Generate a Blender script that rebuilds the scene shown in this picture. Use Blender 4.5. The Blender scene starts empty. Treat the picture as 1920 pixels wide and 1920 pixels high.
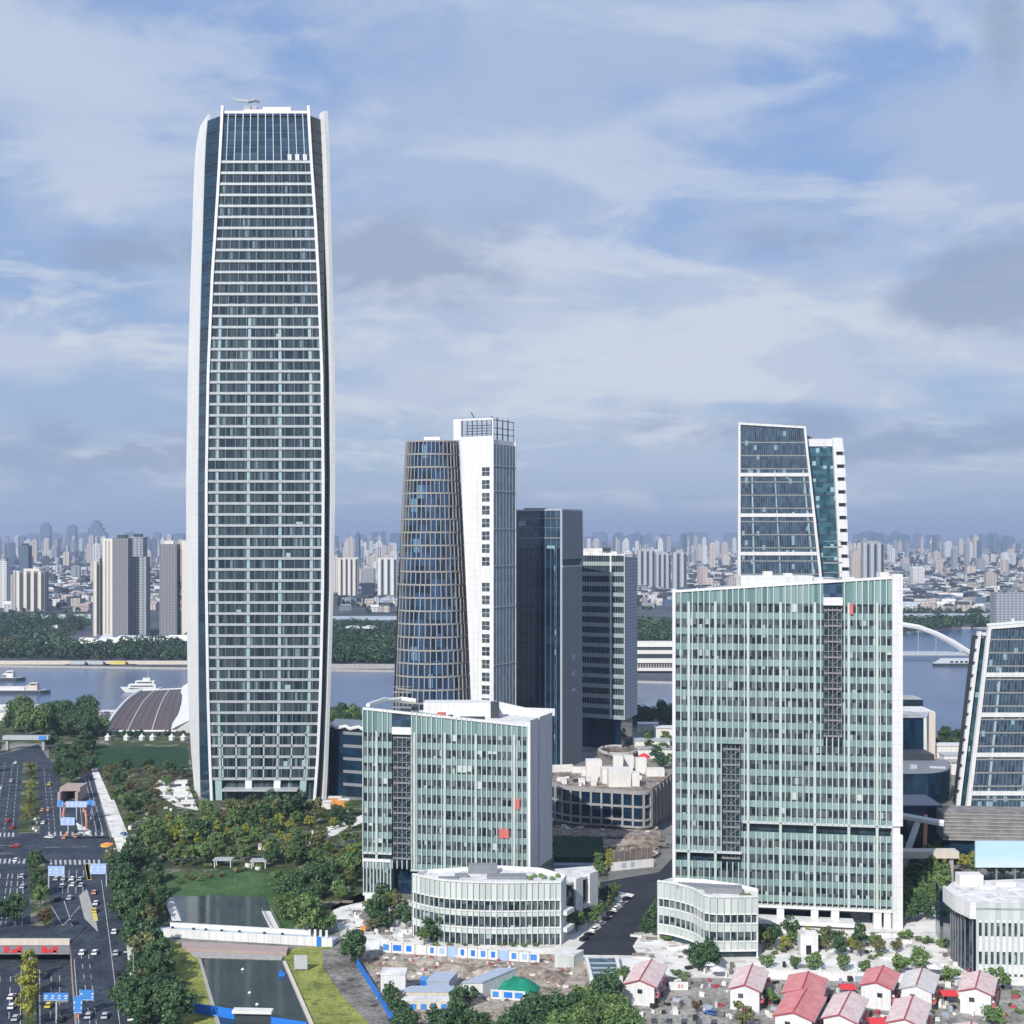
import bpy, bmesh, math, random
from mathutils import Vector, Matrix, noise
from mathutils.geometry import tessellate_polygon
R = random.Random(11)
F, H, CX, HY = 2400.0, 122.0, 960.0, 1005.0       # focal length in photo pixels, camera height in m, principal column, horizon row
scn = bpy.context.scene
COL = scn.collection
SUN = Vector((-.45*.8, -.893*.8, .60)).normalized()

def at(px, py, z=0.0):
    Y = F*(H-z)/(py-HY)
    return Vector(((px-CX)*Y/F, Y, z))
def pxx(px, Y): return (px-CX)*Y/F
def zz(py, Y): return H-(py-HY)*Y/F
def pt(px, py, Y): return Vector((pxx(px, Y), Y, zz(py, Y)))

# ------------------------------------------------------------------ materials
def lin(c):
    return tuple((x/12.92 if x <= .04045 else ((x+.055)/1.055)**2.4) for x in [v/255 for v in c])
class NT:
    def __init__(s, name):
        s.m = bpy.data.materials.new(name); s.m.use_nodes = True
        s.t = s.m.node_tree; s.n = s.t.nodes; s.b = s.n['Principled BSDF']
    def add(s, typ, **kw):
        n = s.n.new(typ)
        for k, v in kw.items(): setattr(n, k, v)
        return n
    def link(s, a, b): s.t.links.new(a, b)
    def math(s, op, a, b=None):
        n = s.add('ShaderNodeMath', operation=op)
        for i, v in enumerate((a, b)):
            if v is None: continue
            if isinstance(v, (int, float)): n.inputs[i].default_value = v
            else: s.link(v, n.inputs[i])
        return n.outputs[0]
    def mix(s, f, a, b):
        n = s.add('ShaderNodeMix', data_type='RGBA')
        for i, v in ((0, f), (6, a), (7, b)):
            if isinstance(v, (int, float)): n.inputs[i].default_value = v
            elif isinstance(v, tuple): n.inputs[i].default_value = (*v[:3], 1)
            else: s.link(v, n.inputs[i])
        return n.outputs[2]
    def noise(s, scale, detail=4, vec=None, rough=.6):
        n = s.add('ShaderNodeTexNoise'); n.inputs['Scale'].default_value = scale
        n.inputs['Detail'].default_value = detail; n.inputs['Roughness'].default_value = rough
        if vec is None: vec = s.pos()
        s.link(vec, n.inputs['Vector']); return n.outputs['Fac']
    def pos(s): return s.add('ShaderNodeNewGeometry').outputs['Position']
    def ramp(s, f, lo, hi):
        n = s.add('ShaderNodeMapRange'); n.inputs[1].default_value = lo; n.inputs[2].default_value = hi
        s.link(f, n.inputs[0]); return n.outputs[0]
    def set(s, col=None, rough=None, metal=None, spec=None, bump=None):
        b = s.b
        if col is not None:
            if isinstance(col, tuple): b.inputs['Base Color'].default_value = (*col, 1)
            else: s.link(col, b.inputs['Base Color'])
        if rough is not None: b.inputs['Roughness'].default_value = rough
        if metal is not None: b.inputs['Metallic'].default_value = metal
        if spec is not None: b.inputs['Specular IOR Level'].default_value = spec
        if bump:
            n = s.add('ShaderNodeBump'); n.inputs['Strength'].default_value = bump[1]; n.inputs['Distance'].default_value = bump[2]
            s.link(bump[0], n.inputs['Height']); s.link(n.outputs[0], b.inputs['Normal'])
        return s.m

def plain(name, c, rough=.6, metal=0, spec=.5, var=.12, sc=.35):
    """painted or cast surface with weathering blotches and vertical streaks"""
    n = NT(name)
    mp = n.add('ShaderNodeMapping'); mp.inputs['Scale'].default_value = (1, 1, .18); n.link(n.pos(), mp.inputs[0])
    a = n.noise(sc*2.5, 6, mp.outputs[0]); f = n.ramp(a, .3, .7)
    return n.set(n.mix(f, tuple(x*(1-var) for x in c), tuple(min(.9, x*(1+var*.6)) for x in c)), rough, metal, spec)
def patchy(name, c1, c2, sc, c3=None, sc3=1., rough=.9, lo=.38, hi=.62, fine=0):
    n = NT(name)
    col = n.mix(n.ramp(n.noise(sc, 6), lo, hi), c1, c2)
    if c3: col = n.mix(n.ramp(n.noise(sc3, 5), .52, .66), col, c3)
    if fine:
        col = n.mix(n.ramp(n.noise(fine, 3), .3, .7), n.mix(.55, col, (0, 0, 0)), col)
    return n.set(col, rough, 0, .2)
def glass(name, c1, c2, cw, ch, frac=.5, c3=None, f3=.08, rough=.08, spec=.6):
    """glazing whose panes differ: blinds, rooms, tints"""
    n = NT(name); s = n.add('ShaderNodeSeparateXYZ'); n.link(n.pos(), s.inputs[0])
    u = n.math('ADD', s.outputs[0], n.math('MULTIPLY', s.outputs[1], .73))
    fx = n.math('FLOOR', n.math('DIVIDE', u, cw)); fz = n.math('FLOOR', n.math('DIVIDE', s.outputs[2], ch))
    cb = n.add('ShaderNodeCombineXYZ'); n.link(fx, cb.inputs[0]); n.link(fz, cb.inputs[2])
    w = n.add('ShaderNodeTexWhiteNoise', noise_dimensions='3D'); n.link(cb.outputs[0], w.inputs['Vector'])
    v = w.outputs['Value']
    col = n.mix(n.math('POWER', v, 1/frac-1 if frac < .5 else 1), c1, c2)
    if c3: col = n.mix(n.math('GREATER_THAN', v, 1-f3), col, c3)
    bn = n.noise(.25, 2)
    return n.set(col, rough, 0, spec, (bn, .02, .3))

M = {}
n = NT('white_cladding'); s_ = n.add('ShaderNodeSeparateXYZ'); n.link(n.pos(), s_.inputs[0])
mp = n.add('ShaderNodeMapping'); mp.inputs['Scale'].default_value = (1, 1, .06); n.link(n.pos(), mp.inputs[0])
jt = n.math('MAXIMUM', n.math('LESS_THAN', n.math('MODULO', n.math('ADD', s_.outputs[2], 500.3), 3.4), .14), n.math('MULTIPLY', n.math('LESS_THAN', n.math('MODULO', n.math('ADD', n.math('ADD', s_.outputs[0], s_.outputs[1]), 900.2), 4.3), .1), .8))
M['white'] = n.set(n.mix(n.math('MULTIPLY', jt, .35), n.mix(n.ramp(n.noise(.9, 7, mp.outputs[0]), .35, .75), (.70, .70, .695), (.54, .55, .555)), (.26, .27, .28)), .5)
M['offwhite'] = plain('off_white_render', (.66, .65, .62), .7)
M['bandgrey'] = plain('light_metal_band', (.47, .50, .53), .4, .2)
M['tband'] = plain('tower_floor_band', (.41, .44, .46), .4, .2)
M['tmull'] = plain('tower_mullion', (.15, .18, .21), .4, .2)
M['fin'] = plain('pale_fin_metal', (.50, .55, .54), .4, .1, .5, .06)
M['concrete'] = plain('concrete', (.36, .35, .34), .85, 0, .3, .25)
M['roofgrey'] = patchy('roof_membrane', (.30, .30, .31), (.42, .42, .42), .15, (.2, .2, .21), .4)
M['roofpale'] = patchy('pale_roof', (.55, .55, .55), (.72, .71, .70), .2, (.4, .4, .4), .5)
M['stone'] = plain('stone_frame', (.285, .285, .28), .7)
M['darkmetal'] = plain('dark_metal', (.05, .06, .07), .5, .3)
M['steel'] = plain('steel', (.25, .26, .27), .5, .3)
M['greymetal'] = plain('grey_cladding', (.20, .215, .24), .5, 0, .5, .1)
M['tglass'] = glass('tower_glass', (.007, .018, .028), (.06, .085, .097), 1.15, 5.1, .45, (.14, .21, .23), .04)
M['tglasstop'] = glass('tower_top_glass', (.012, .035, .075), (.04, .075, .125), 3.45, 3.4, .5)
M['tcorner'] = glass('corner_glass', (.004, .018, .036), (.012, .045, .075), 8, 5.1, .5)
M['tpane'] = plain('pale_blind_panel', (.30, .42, .44), .4)
M['gdark'] = glass('green_block_window', (.006, .015, .021), (.13, .165, .175), .9, 2.0, .4, (.30, .40, .39), .02)
M['gtop'] = glass('green_screen_glass', (.075, .165, .16), (.22, .32, .32), .85, 40, .5, rough=.15)
M['gspan'] = glass('green_spandrel', (.13, .225, .225), (.25, .345, .345), .9, 4.9, .5, rough=.25)
M['gcol'] = plain('pale_green_column', (.44, .51, .48), .5)
M['gvoid'] = glass('dark_recess_glass', (.008, .018, .028), (.03, .06, .08), 1.7, 2.4, .5)
M['screen'] = glass('pale_fritted_glass', (.40, .45, .44), (.56, .60, .58), 1.6, 60, .5, rough=.35)
M['bluewin'] = glass('blue_window', (.004, .009, .018), (.03, .085, .19), 2.3, 6.7, .5, (.09, .21, .34), .07)
M['bwall'] = glass('blue_grey_glass', (.15, .21, .25), (.23, .30, .34), 2.0, 3.3, .5, rough=.18)
M['dglass'] = glass('dark_blue_glass', (.003, .013, .032), (.010, .032, .062), 3., 5., .5)
M['rglass'] = glass('ribbed_glass', (.014, .034, .062), (.055, .10, .155), 1.6, 2.6, .5, (.22, .36, .42), .03)
M['teal'] = glass('teal_glass', (.012, .045, .065), (.05, .14, .18), 2., 2.4, .5, (.26, .42, .46), .07)
M['asphalt'] = patchy('asphalt', (.036, .047, .07), (.074, .09, .118), .11, (.026, .033, .05), .35, .75, fine=.9)
M['newasphalt'] = patchy('fresh_asphalt', (.022, .026, .036), (.036, .04, .05), .12, None, 1, .8)
M['paint'] = patchy('road_paint', (.26, .27, .29), (.50, .50, .5), .5)
M['kerb'] = plain('kerb_stone', (.42, .40, .38), .85)
M['pinkwall'] = plain('pinkish_concrete', (.36, .28, .26), .85)
M['paving'] = patchy('pale_paving', (.56, .55, .53), (.74, .73, .71), .09, (.42, .40, .37), .22)
M['ground'] = patchy('city_ground', (.15, .15, .15), (.26, .25, .23), .03, (.06, .09, .045), .05)
M['farground'] = patchy('far_city_ground', (.05, .06, .08), (.10, .105, .12), .01, (.03, .05, .045), .006)
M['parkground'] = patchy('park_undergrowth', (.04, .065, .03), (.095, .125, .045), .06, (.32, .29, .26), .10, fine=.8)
M['lawn'] = patchy('lawn_with_painted_shade', (.018, .062, .028), (.03, .085, .036), .05, None, 1, fine=.6)  # dark green has the shade over the lawn put into it
M['bank'] = patchy('pond_bank_grass', (.05, .12, .04), (.10, .18, .065), .08, None, 1, fine=.8)
M['grass'] = patchy('sunny_grass', (.25, .28, .065), (.38, .40, .11), .12, (.12, .17, .05), .2, fine=1.3)
M['earth'] = patchy('bare_earth', (.34, .28, .22), (.54, .48, .41), .14, (.16, .115, .09), .25, fine=.7)
M['rough'] = patchy('rough_ground', (.17, .16, .145), (.33, .31, .28), .12, (.09, .095, .08), .3, fine=.7)
M['yard'] = patchy('pale_yard', (.30, .29, .26), (.46, .44, .41), .10, (.20, .20, .18), .25, fine=.9)
M['rubble'] = patchy('rubble', (.26, .20, .17), (.46, .40, .35), .35, (.10, .07, .06), .5, fine=1.)
M['podium'] = patchy('grey_podium', (.16, .155, .15), (.25, .24, .23), .3)
M['brown'] = patchy('brown_cladding', (.13, .11, .10), (.22, .19, .17), .3)
M['redroof'] = patchy('red_sheet_roof', (.50, .17, .18), (.58, .25, .25), .35, (.42, .22, .22), .9, .55)
M['pinkroof'] = patchy('faded_pink_roof', (.54, .42, .42), (.62, .52, .51), .35, (.50, .34, .34), .8, .6)
M['greyroof'] = patchy('grey_sheet_roof', (.46, .45, .45), (.58, .56, .56), .35, (.52, .44, .44), .7, .6)
M['redtrim'] = plain('red_ridge_trim', (.36, .06, .08), .6)
M['hutwall'] = plain('white_prefab_wall', (.64, .64, .65), .6, 0, .4, .14, .6)
M['window'] = glass('small_window', (.015, .025, .035), (.08, .1, .12), 1.2, 1.4, .5)
M['blue'] = plain('blue_hoarding', (.015, .17, .62), .5, 0, .5, .12)
M['skyblue'] = plain('sign_blue', (.06, .24, .62), .4)
M['paleblue'] = plain('pale_blue_panel', (.32, .46, .72), .5)
M['bluesheet'] = plain('blue_grey_sheet', (.36, .42, .52), .5)
M['red'] = plain('red_paint', (.60, .04, .05), .5)
M['redband'] = plain('red_window_sticker', (.52, .13, .12), .6)
M['orange'] = plain('orange_paint', (.72, .27, .06), .5)
M['salmon'] = plain('salmon_paint', (.62, .26, .16), .6)
M['yellow'] = plain('yellow_paint', (.62, .52, .12), .6)
M['tarp'] = plain('green_tarpaulin', (.01, .21, .13), .7, 0, .3, .25, .3)
M['cream'] = plain('cream_wall', (.58, .52, .45), .8)
M['tyre'] = plain('tyre', (.02, .02, .02), .8)
M['carglass'] = plain('car_glass', (.01, .012, .016), .08)
M['bark'] = plain('bark', (.09, .07, .055), .9)
M['skin'] = plain('shell_glass', (.105, .075, .075), .5, 0, .5, .5, .3)
M['billboard'] = None

def leafmat(name, c1, c2, c3):
    n = NT(name); g = n.add('ShaderNodeNewGeometry'); r = g.outputs['Random Per Island']
    col = n.mix(r, c1, c2); col = n.mix(n.ramp(r, .82, .95), col, c3)
    oi = n.add('ShaderNodeObjectInfo').outputs['Random']
    col = n.mix(n.math('MULTIPLY', oi, .35), col, tuple(x*.5 for x in c1))
    n.set(col, .6, 0, .25); return n.m
M['leafdark'] = leafmat('dark_leaves', (.028, .068, .034), (.07, .14, .056), (.125, .19, .065))
M['leafmid'] = leafmat('green_leaves', (.065, .13, .048), (.16, .245, .075), (.24, .31, .09))
M['leafolive'] = leafmat('olive_leaves', (.09, .105, .04), (.19, .20, .08), (.28, .27, .10))
M['leafyellow'] = leafmat('yellow_green_leaves', (.18, .21, .035), (.38, .38, .06), (.5, .43, .08))
M['leafwood'] = leafmat('distant_wood_leaves', (.016, .042, .024), (.034, .074, .034), (.05, .095, .04))
M['leafrust'] = leafmat('rusty_leaves', (.08, .055, .03), (.15, .105, .05), (.22, .15, .06))

n = NT('river_water'); mp = n.add('ShaderNodeMapping'); mp.inputs['Scale'].default_value = (.06, .25, 1); n.link(n.pos(), mp.inputs[0])
h1 = n.noise(1, 5, mp.outputs[0])
M['river'] = n.set(n.mix(n.ramp(n.noise(.012, 4), .35, .65), (.035, .075, .165), (.055, .105, .20)), .22, 0, .5, (h1, .35, .6))
n = NT('pond_water'); M['pond'] = n.set(n.mix(n.ramp(n.noise(.05, 4), .35, .65), (.018, .035, .035), (.032, .05, .05)), .06, 0, .5, (n.noise(.8, 3), .12, .1))
n = NT('billboard_print'); s = n.add('ShaderNodeSeparateXYZ'); n.link(n.pos(), s.inputs[0])
M['billboard'] = n.set(n.mix(n.ramp(n.math('ADD', s.outputs[2], n.math('MULTIPLY', n.noise(.25, 4), 6)), 6, 16), (.68, .74, .78), (.42, .60, .78)), .5)

def aptmat(name, c, dark, pw, ph):
    """distant apartment wall: recessed window rows in a rendered wall"""
    n = NT(name); s = n.add('ShaderNodeSeparateXYZ'); n.link(n.pos(), s.inputs[0])
    u = n.math('ADD', s.outputs[0], n.math('MULTIPLY', s.outputs[1], .8))
    a = n.math('LESS_THAN', n.math('MODULO', n.math('ADD', u, 50000), pw), pw*.5)
    b = n.math('LESS_THAN', n.math('MODULO', n.math('ADD', s.outputs[2], 100), ph), ph*.55)
    return n.set(n.mix(n.math('MULTIPLY', n.math('MULTIPLY', a, b), .85), c, dark), .7, 0, .3)
APT = [aptmat('apartment_cream', (.54, .49, .43), (.12, .12, .13), 5, 3.4), aptmat('apartment_white', (.62, .62, .62), (.14, .16, .19), 6, 3.2),
       aptmat('apartment_pink', (.52, .44, .41), (.13, .12, .12), 5.5, 3.3), aptmat('apartment_grey', (.30, .32, .35), (.08, .09, .11), 5, 3.3),
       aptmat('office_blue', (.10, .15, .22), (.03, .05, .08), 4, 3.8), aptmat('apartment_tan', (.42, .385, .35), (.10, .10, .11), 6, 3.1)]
M['nearapt'] = aptmat('grey_apartment_front', (.225, .23, .245), (.07, .08, .10), 3.6, 3.2)
M['lattice'] = aptmat('white_lattice', (.52, .55, .60), (.16, .19, .25), 1.4, 2.0)
M['creamapt'] = plain('cream_apartment_wall', (.64, .60, .53), .8)

# ------------------------------------------------------------------ mesh helpers
class MB:
    def __init__(s): s.v = []; s.f = []; s.mi = []
    def face(s, pts, mi=0):
        k = len(s.v); s.v.extend(tuple(p) for p in pts); s.f.append(tuple(range(k, k+len(pts)))); s.mi.append(mi)
    def hexa(s, p, mi=0):                      # p: 4 bottom, 4 top
        k = len(s.v); s.v.extend(tuple(q) for q in p)
        for q in ((3, 2, 1, 0), (4, 5, 6, 7), (0, 1, 5, 4), (1, 2, 6, 5), (2, 3, 7, 6), (3, 0, 4, 7)):
            s.f.append(tuple(k+i for i in q)); s.mi.append(mi)
    def box(s, c, d, rz=0, mi=0):              # c: centre of the bottom, d: full sizes
        x, y, z = d[0]/2, d[1]/2, d[2]; ca, sa = math.cos(rz), math.sin(rz)
        P = [(c[0]+ca*a-sa*b, c[1]+sa*a+ca*b) for a, b in ((-x, -y), (x, -y), (x, y), (-x, y))]
        s.hexa([(a, b, c[2]) for a, b in P]+[(a, b, c[2]+z) for a, b in P], mi)
    def prism(s, poly, z0, z1, mi=0, mtop=None, shear=(0, 0)):
        n = len(poly); k = len(s.v)
        f0 = z0 if callable(z0) else (lambda p: z0); f1 = z1 if callable(z1) else (lambda p: z1)
        s.v.extend((p[0], p[1], f0(p)) for p in poly); s.v.extend((p[0]+shear[0], p[1]+shear[1], f1(p)) for p in poly)
        tris = tessellate_polygon([[Vector((p[0], p[1], 0)) for p in poly]])
        for t in tris:
            a, b, c = t
            if (Vector(poly[b][:2])-Vector(poly[a][:2])).cross(Vector(poly[c][:2])-Vector(poly[a][:2])) < 0: b, c = c, b
            s.f.append((k+a, k+c, k+b)); s.mi.append(mi)
            s.f.append((k+n+a, k+n+b, k+n+c)); s.mi.append(mi if mtop is None else mtop)
        area = sum(poly[i][0]*poly[(i+1) % n][1]-poly[(i+1) % n][0]*poly[i][1] for i in range(n))
        for i in range(n):
            j = (i+1) % n
            q = (k+i, k+j, k+n+j, k+n+i) if area > 0 else (k+j, k+i, k+n+i, k+n+j)
            s.f.append(q); s.mi.append(mi)
    def sheet(s, poly, z, mi=0):
        tris = tessellate_polygon([[Vector((p[0], p[1], 0)) for p in poly]]); k = len(s.v)
        s.v.extend((p[0], p[1], z) for p in poly)
        for a, b, c in tris:
            if (Vector(poly[b][:2])-Vector(poly[a][:2])).cross(Vector(poly[c][:2])-Vector(poly[a][:2])) < 0: b, c = c, b
            s.f.append((k+a, k+b, k+c)); s.mi.append(mi)
    def tube(s, pts, r, n=6, mi=0):
        rs = r if isinstance(r, (list, tuple)) else [r]*len(pts); k = len(s.v); pts = [Vector(p) for p in pts]
        for i, p in enumerate(pts):
            d = (pts[min(i+1, len(pts)-1)]-pts[max(i-1, 0)]).normalized()
            a = d.orthogonal().normalized() if abs(d.z) < .99 else Vector((1, 0, 0)); a = (a-d*a.dot(d)).normalized(); b = d.cross(a)
            for j in range(n):
                t = 2*math.pi*j/n; s.v.append(tuple(p+(a*math.cos(t)+b*math.sin(t))*rs[i]))
        for i in range(len(pts)-1):
            for j in range(n):
                a, b = k+i*n+j, k+i*n+(j+1) % n; s.f.append((a, b, b+n, a+n)); s.mi.append(mi)
        s.f.append(tuple(k+j for j in reversed(range(n)))); s.mi.append(mi)
        e = k+(len(pts)-1)*n; s.f.append(tuple(e+j for j in range(n))); s.mi.append(mi)
    def lathe(s, c, prof, n=12, mi=0, sx=1, sy=1):
        k = len(s.v)
        for r, z in prof:
            for j in range(n):
                t = 2*math.pi*j/n; s.v.append((c[0]+r*sx*math.cos(t), c[1]+r*sy*math.sin(t), c[2]+z))
        for i in range(len(prof)-1):
            for j in range(n):
                a, b = k+i*n+j, k+i*n+(j+1) % n; s.f.append((a, b, b+n, a+n)); s.mi.append(mi)
        s.f.append(tuple(k+j for j in reversed(range(n)))); s.mi.append(mi)
        e = k+(len(prof)-1)*n; s.f.append(tuple(e+j for j in range(n))); s.mi.append(mi)
    def panel(s, P, u0, u1, z0, z1, d0, d1, nu=1, nz=1, mi=0):
        """a slab lying on wall P between (u0,z0) and (u1,z1), from depth d0 to d1 along the wall's normal"""
        f0 = z0 if callable(z0) else (lambda u: z0); f1 = z1 if callable(z1) else (lambda u: z1)
        k = len(s.v); W = nu+1
        for d in (d0, d1):
            for j in range(nz+1):
                for i in range(W):
                    u = u0+(u1-u0)*i/nu; a, b = f0(u), f1(u); s.v.append(tuple(P(u, a+(b-a)*j/nz, d)))
        N = W*(nz+1); g = lambda d, i, j: k+d*N+j*W+i
        for j in range(nz):
            for i in range(nu):
                s.f.append((g(1, i, j), g(1, i+1, j), g(1, i+1, j+1), g(1, i, j+1))); s.f.append((g(0, i, j+1), g(0, i+1, j+1), g(0, i+1, j), g(0, i, j)))
            s.f.append((g(0, 0, j), g(1, 0, j), g(1, 0, j+1), g(0, 0, j+1))); s.f.append((g(1, nu, j), g(0, nu, j), g(0, nu, j+1), g(1, nu, j+1)))
        for i in range(nu):
            s.f.append((g(0, i, 0), g(0, i+1, 0), g(1, i+1, 0), g(1, i, 0))); s.f.append((g(1, i, nz), g(1, i+1, nz), g(0, i+1, nz), g(0, i, nz)))
        s.mi += [mi]*(len(s.f)-len(s.mi))
    def mesh(s, name, mats, o=(0, 0, 0)):
        me = bpy.data.meshes.new(name)
        me.from_pydata([(a-o[0], b-o[1], c-o[2]) for a, b, c in s.v], [], s.f)
        for m in (mats if isinstance(mats, list) else [mats]): me.materials.append(M[m] if isinstance(m, str) else m)
        if any(s.mi): me.polygons.foreach_set('material_index', s.mi)
        me.update(); return me
    def build(s, name, mats, parent=None, o=None, smooth=False):
        if parent is not None:
            o, q = Vector((0, 0, 0)), parent
            while q is not None: o = o+q.location; q = q.parent
        o = o or Vector((0, 0, 0))
        ob = bpy.data.objects.new(name, s.mesh(name, mats, o)); COL.objects.link(ob)
        if parent is not None: ob.parent = parent
        else: ob.location = o
        if smooth: ob.data.polygons.foreach_set('use_smooth', [True]*len(ob.data.polygons))
        return ob

def tag(o, label, cat, group=None):
    o['label'] = label; o['category'] = cat
    if group: o['group'] = group
    return o
def thing(name, label, cat, loc, group=None):
    o = bpy.data.objects.new(name, None); COL.objects.link(o); o.location = Vector((loc[0], loc[1], loc[2] if len(loc) > 2 else 0))
    o.empty_display_size = .5
    return tag(o, label, cat, group)
def struct(name, mb, mats):
    o = mb.build(name, mats); o['kind'] = 'structure'; return o
def stuff(name, mb, mats, label, cat, parent=None):
    o = mb.build(name, mats, parent); o['kind'] = 'stuff'
    if parent is None: tag(o, label, cat)
    return o

# walls: P(u, z, d) -> point; u runs left to right as seen from outside
class Flat:
    def __init__(s, A, B):
        s.A = Vector((A[0], A[1], 0)); s.B = Vector((B[0], B[1], 0)); d = s.B-s.A; s.L = d.length; s.d = d.normalized(); s.n = Vector((s.d.y, -s.d.x, 0))
    def __call__(s, u, z, d=0): p = s.A+s.d*u+s.n*d; return Vector((p.x, p.y, z))
def interp(tab, z):
    if z <= tab[0][0]: return tab[0][1]
    for (a, p), (b, q) in zip(tab, tab[1:]):
        if z <= b: return p+(q-p)*(z-a)/(b-a)
    return tab[-1][1]
class Edge:                                      # between two leaning or bowed edges; u in 0..1
    def __init__(s, Lt, Rt): s.Lt, s.Rt = Lt, Rt; s.L = 1
    def q(s, u, z): a = interp(s.Lt, z); b = interp(s.Rt, z); p = a+(b-a)*u; return Vector((p.x, p.y, z))
    def __call__(s, u, z, d=0):
        p = s.q(u, z)
        if d:
            t = (s.q(1, z)-s.q(0, z)).normalized(); p = p+Vector((t.y, -t.x, 0))*d
        return p
class Curve:                                     # along a smooth plan curve; scale(z) shrinks it about a centre
    def __init__(s, pts, centre=None, scale=None, sub=8):
        P = [Vector((p[0], p[1])) for p in pts]; out = []
        for i in range(len(P)-1):
            p0, p1, p2, p3 = P[max(i-1, 0)], P[i], P[i+1], P[min(i+2, len(P)-1)]
            for k in range(sub):
                t = k/sub; out.append(.5*((2*p1)+(-p0+p2)*t+(2*p0-5*p1+4*p2-p3)*t*t+(-p0+3*p1-3*p2+p3)*t**3))
        out.append(P[-1]); s.p = out; s.c = centre; s.s = scale; s.a = [0]
        for a, b in zip(out, out[1:]): s.a.append(s.a[-1]+(b-a).length)
        s.L = s.a[-1]
    def flat(s, u):
        u = min(max(u, 0), s.L)
        for i in range(len(s.p)-1):
            if u <= s.a[i+1]+1e-9:
                t = (u-s.a[i])/(s.a[i+1]-s.a[i]); d = (s.p[i+1]-s.p[i]).normalized()
                da = (s.p[min(i+2, len(s.p)-1)]-s.p[max(i-1, 0)]).normalized()
                return s.p[i].lerp(s.p[i+1], t), Vector((da.y, -da.x))
    def __call__(s, u, z, d=0):
        p, n = s.flat(u)
        if s.s: p = s.c+(p-s.c)*s.s(z)
        p = p+n*d; return Vector((p.x, p.y, z))
HAZE, SKY, SUNP, EXPO = 8.5e-5, .1, 4.4, 0.3
# ------------------------------------------------------------------ buildings
def cut(u0, u1, ex):
    seg = [(u0, u1)]
    for a, b in ex:
        seg = [t for s in seg for t in ((s[0], min(s[1], a)), (max(s[0], b), s[1])) if t[1]-t[0] > .05]
    return seg
def part(name, mats, parent, fn):
    m = MB(); fn(m); return m.build(name, mats, parent) if m.f else None

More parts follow.
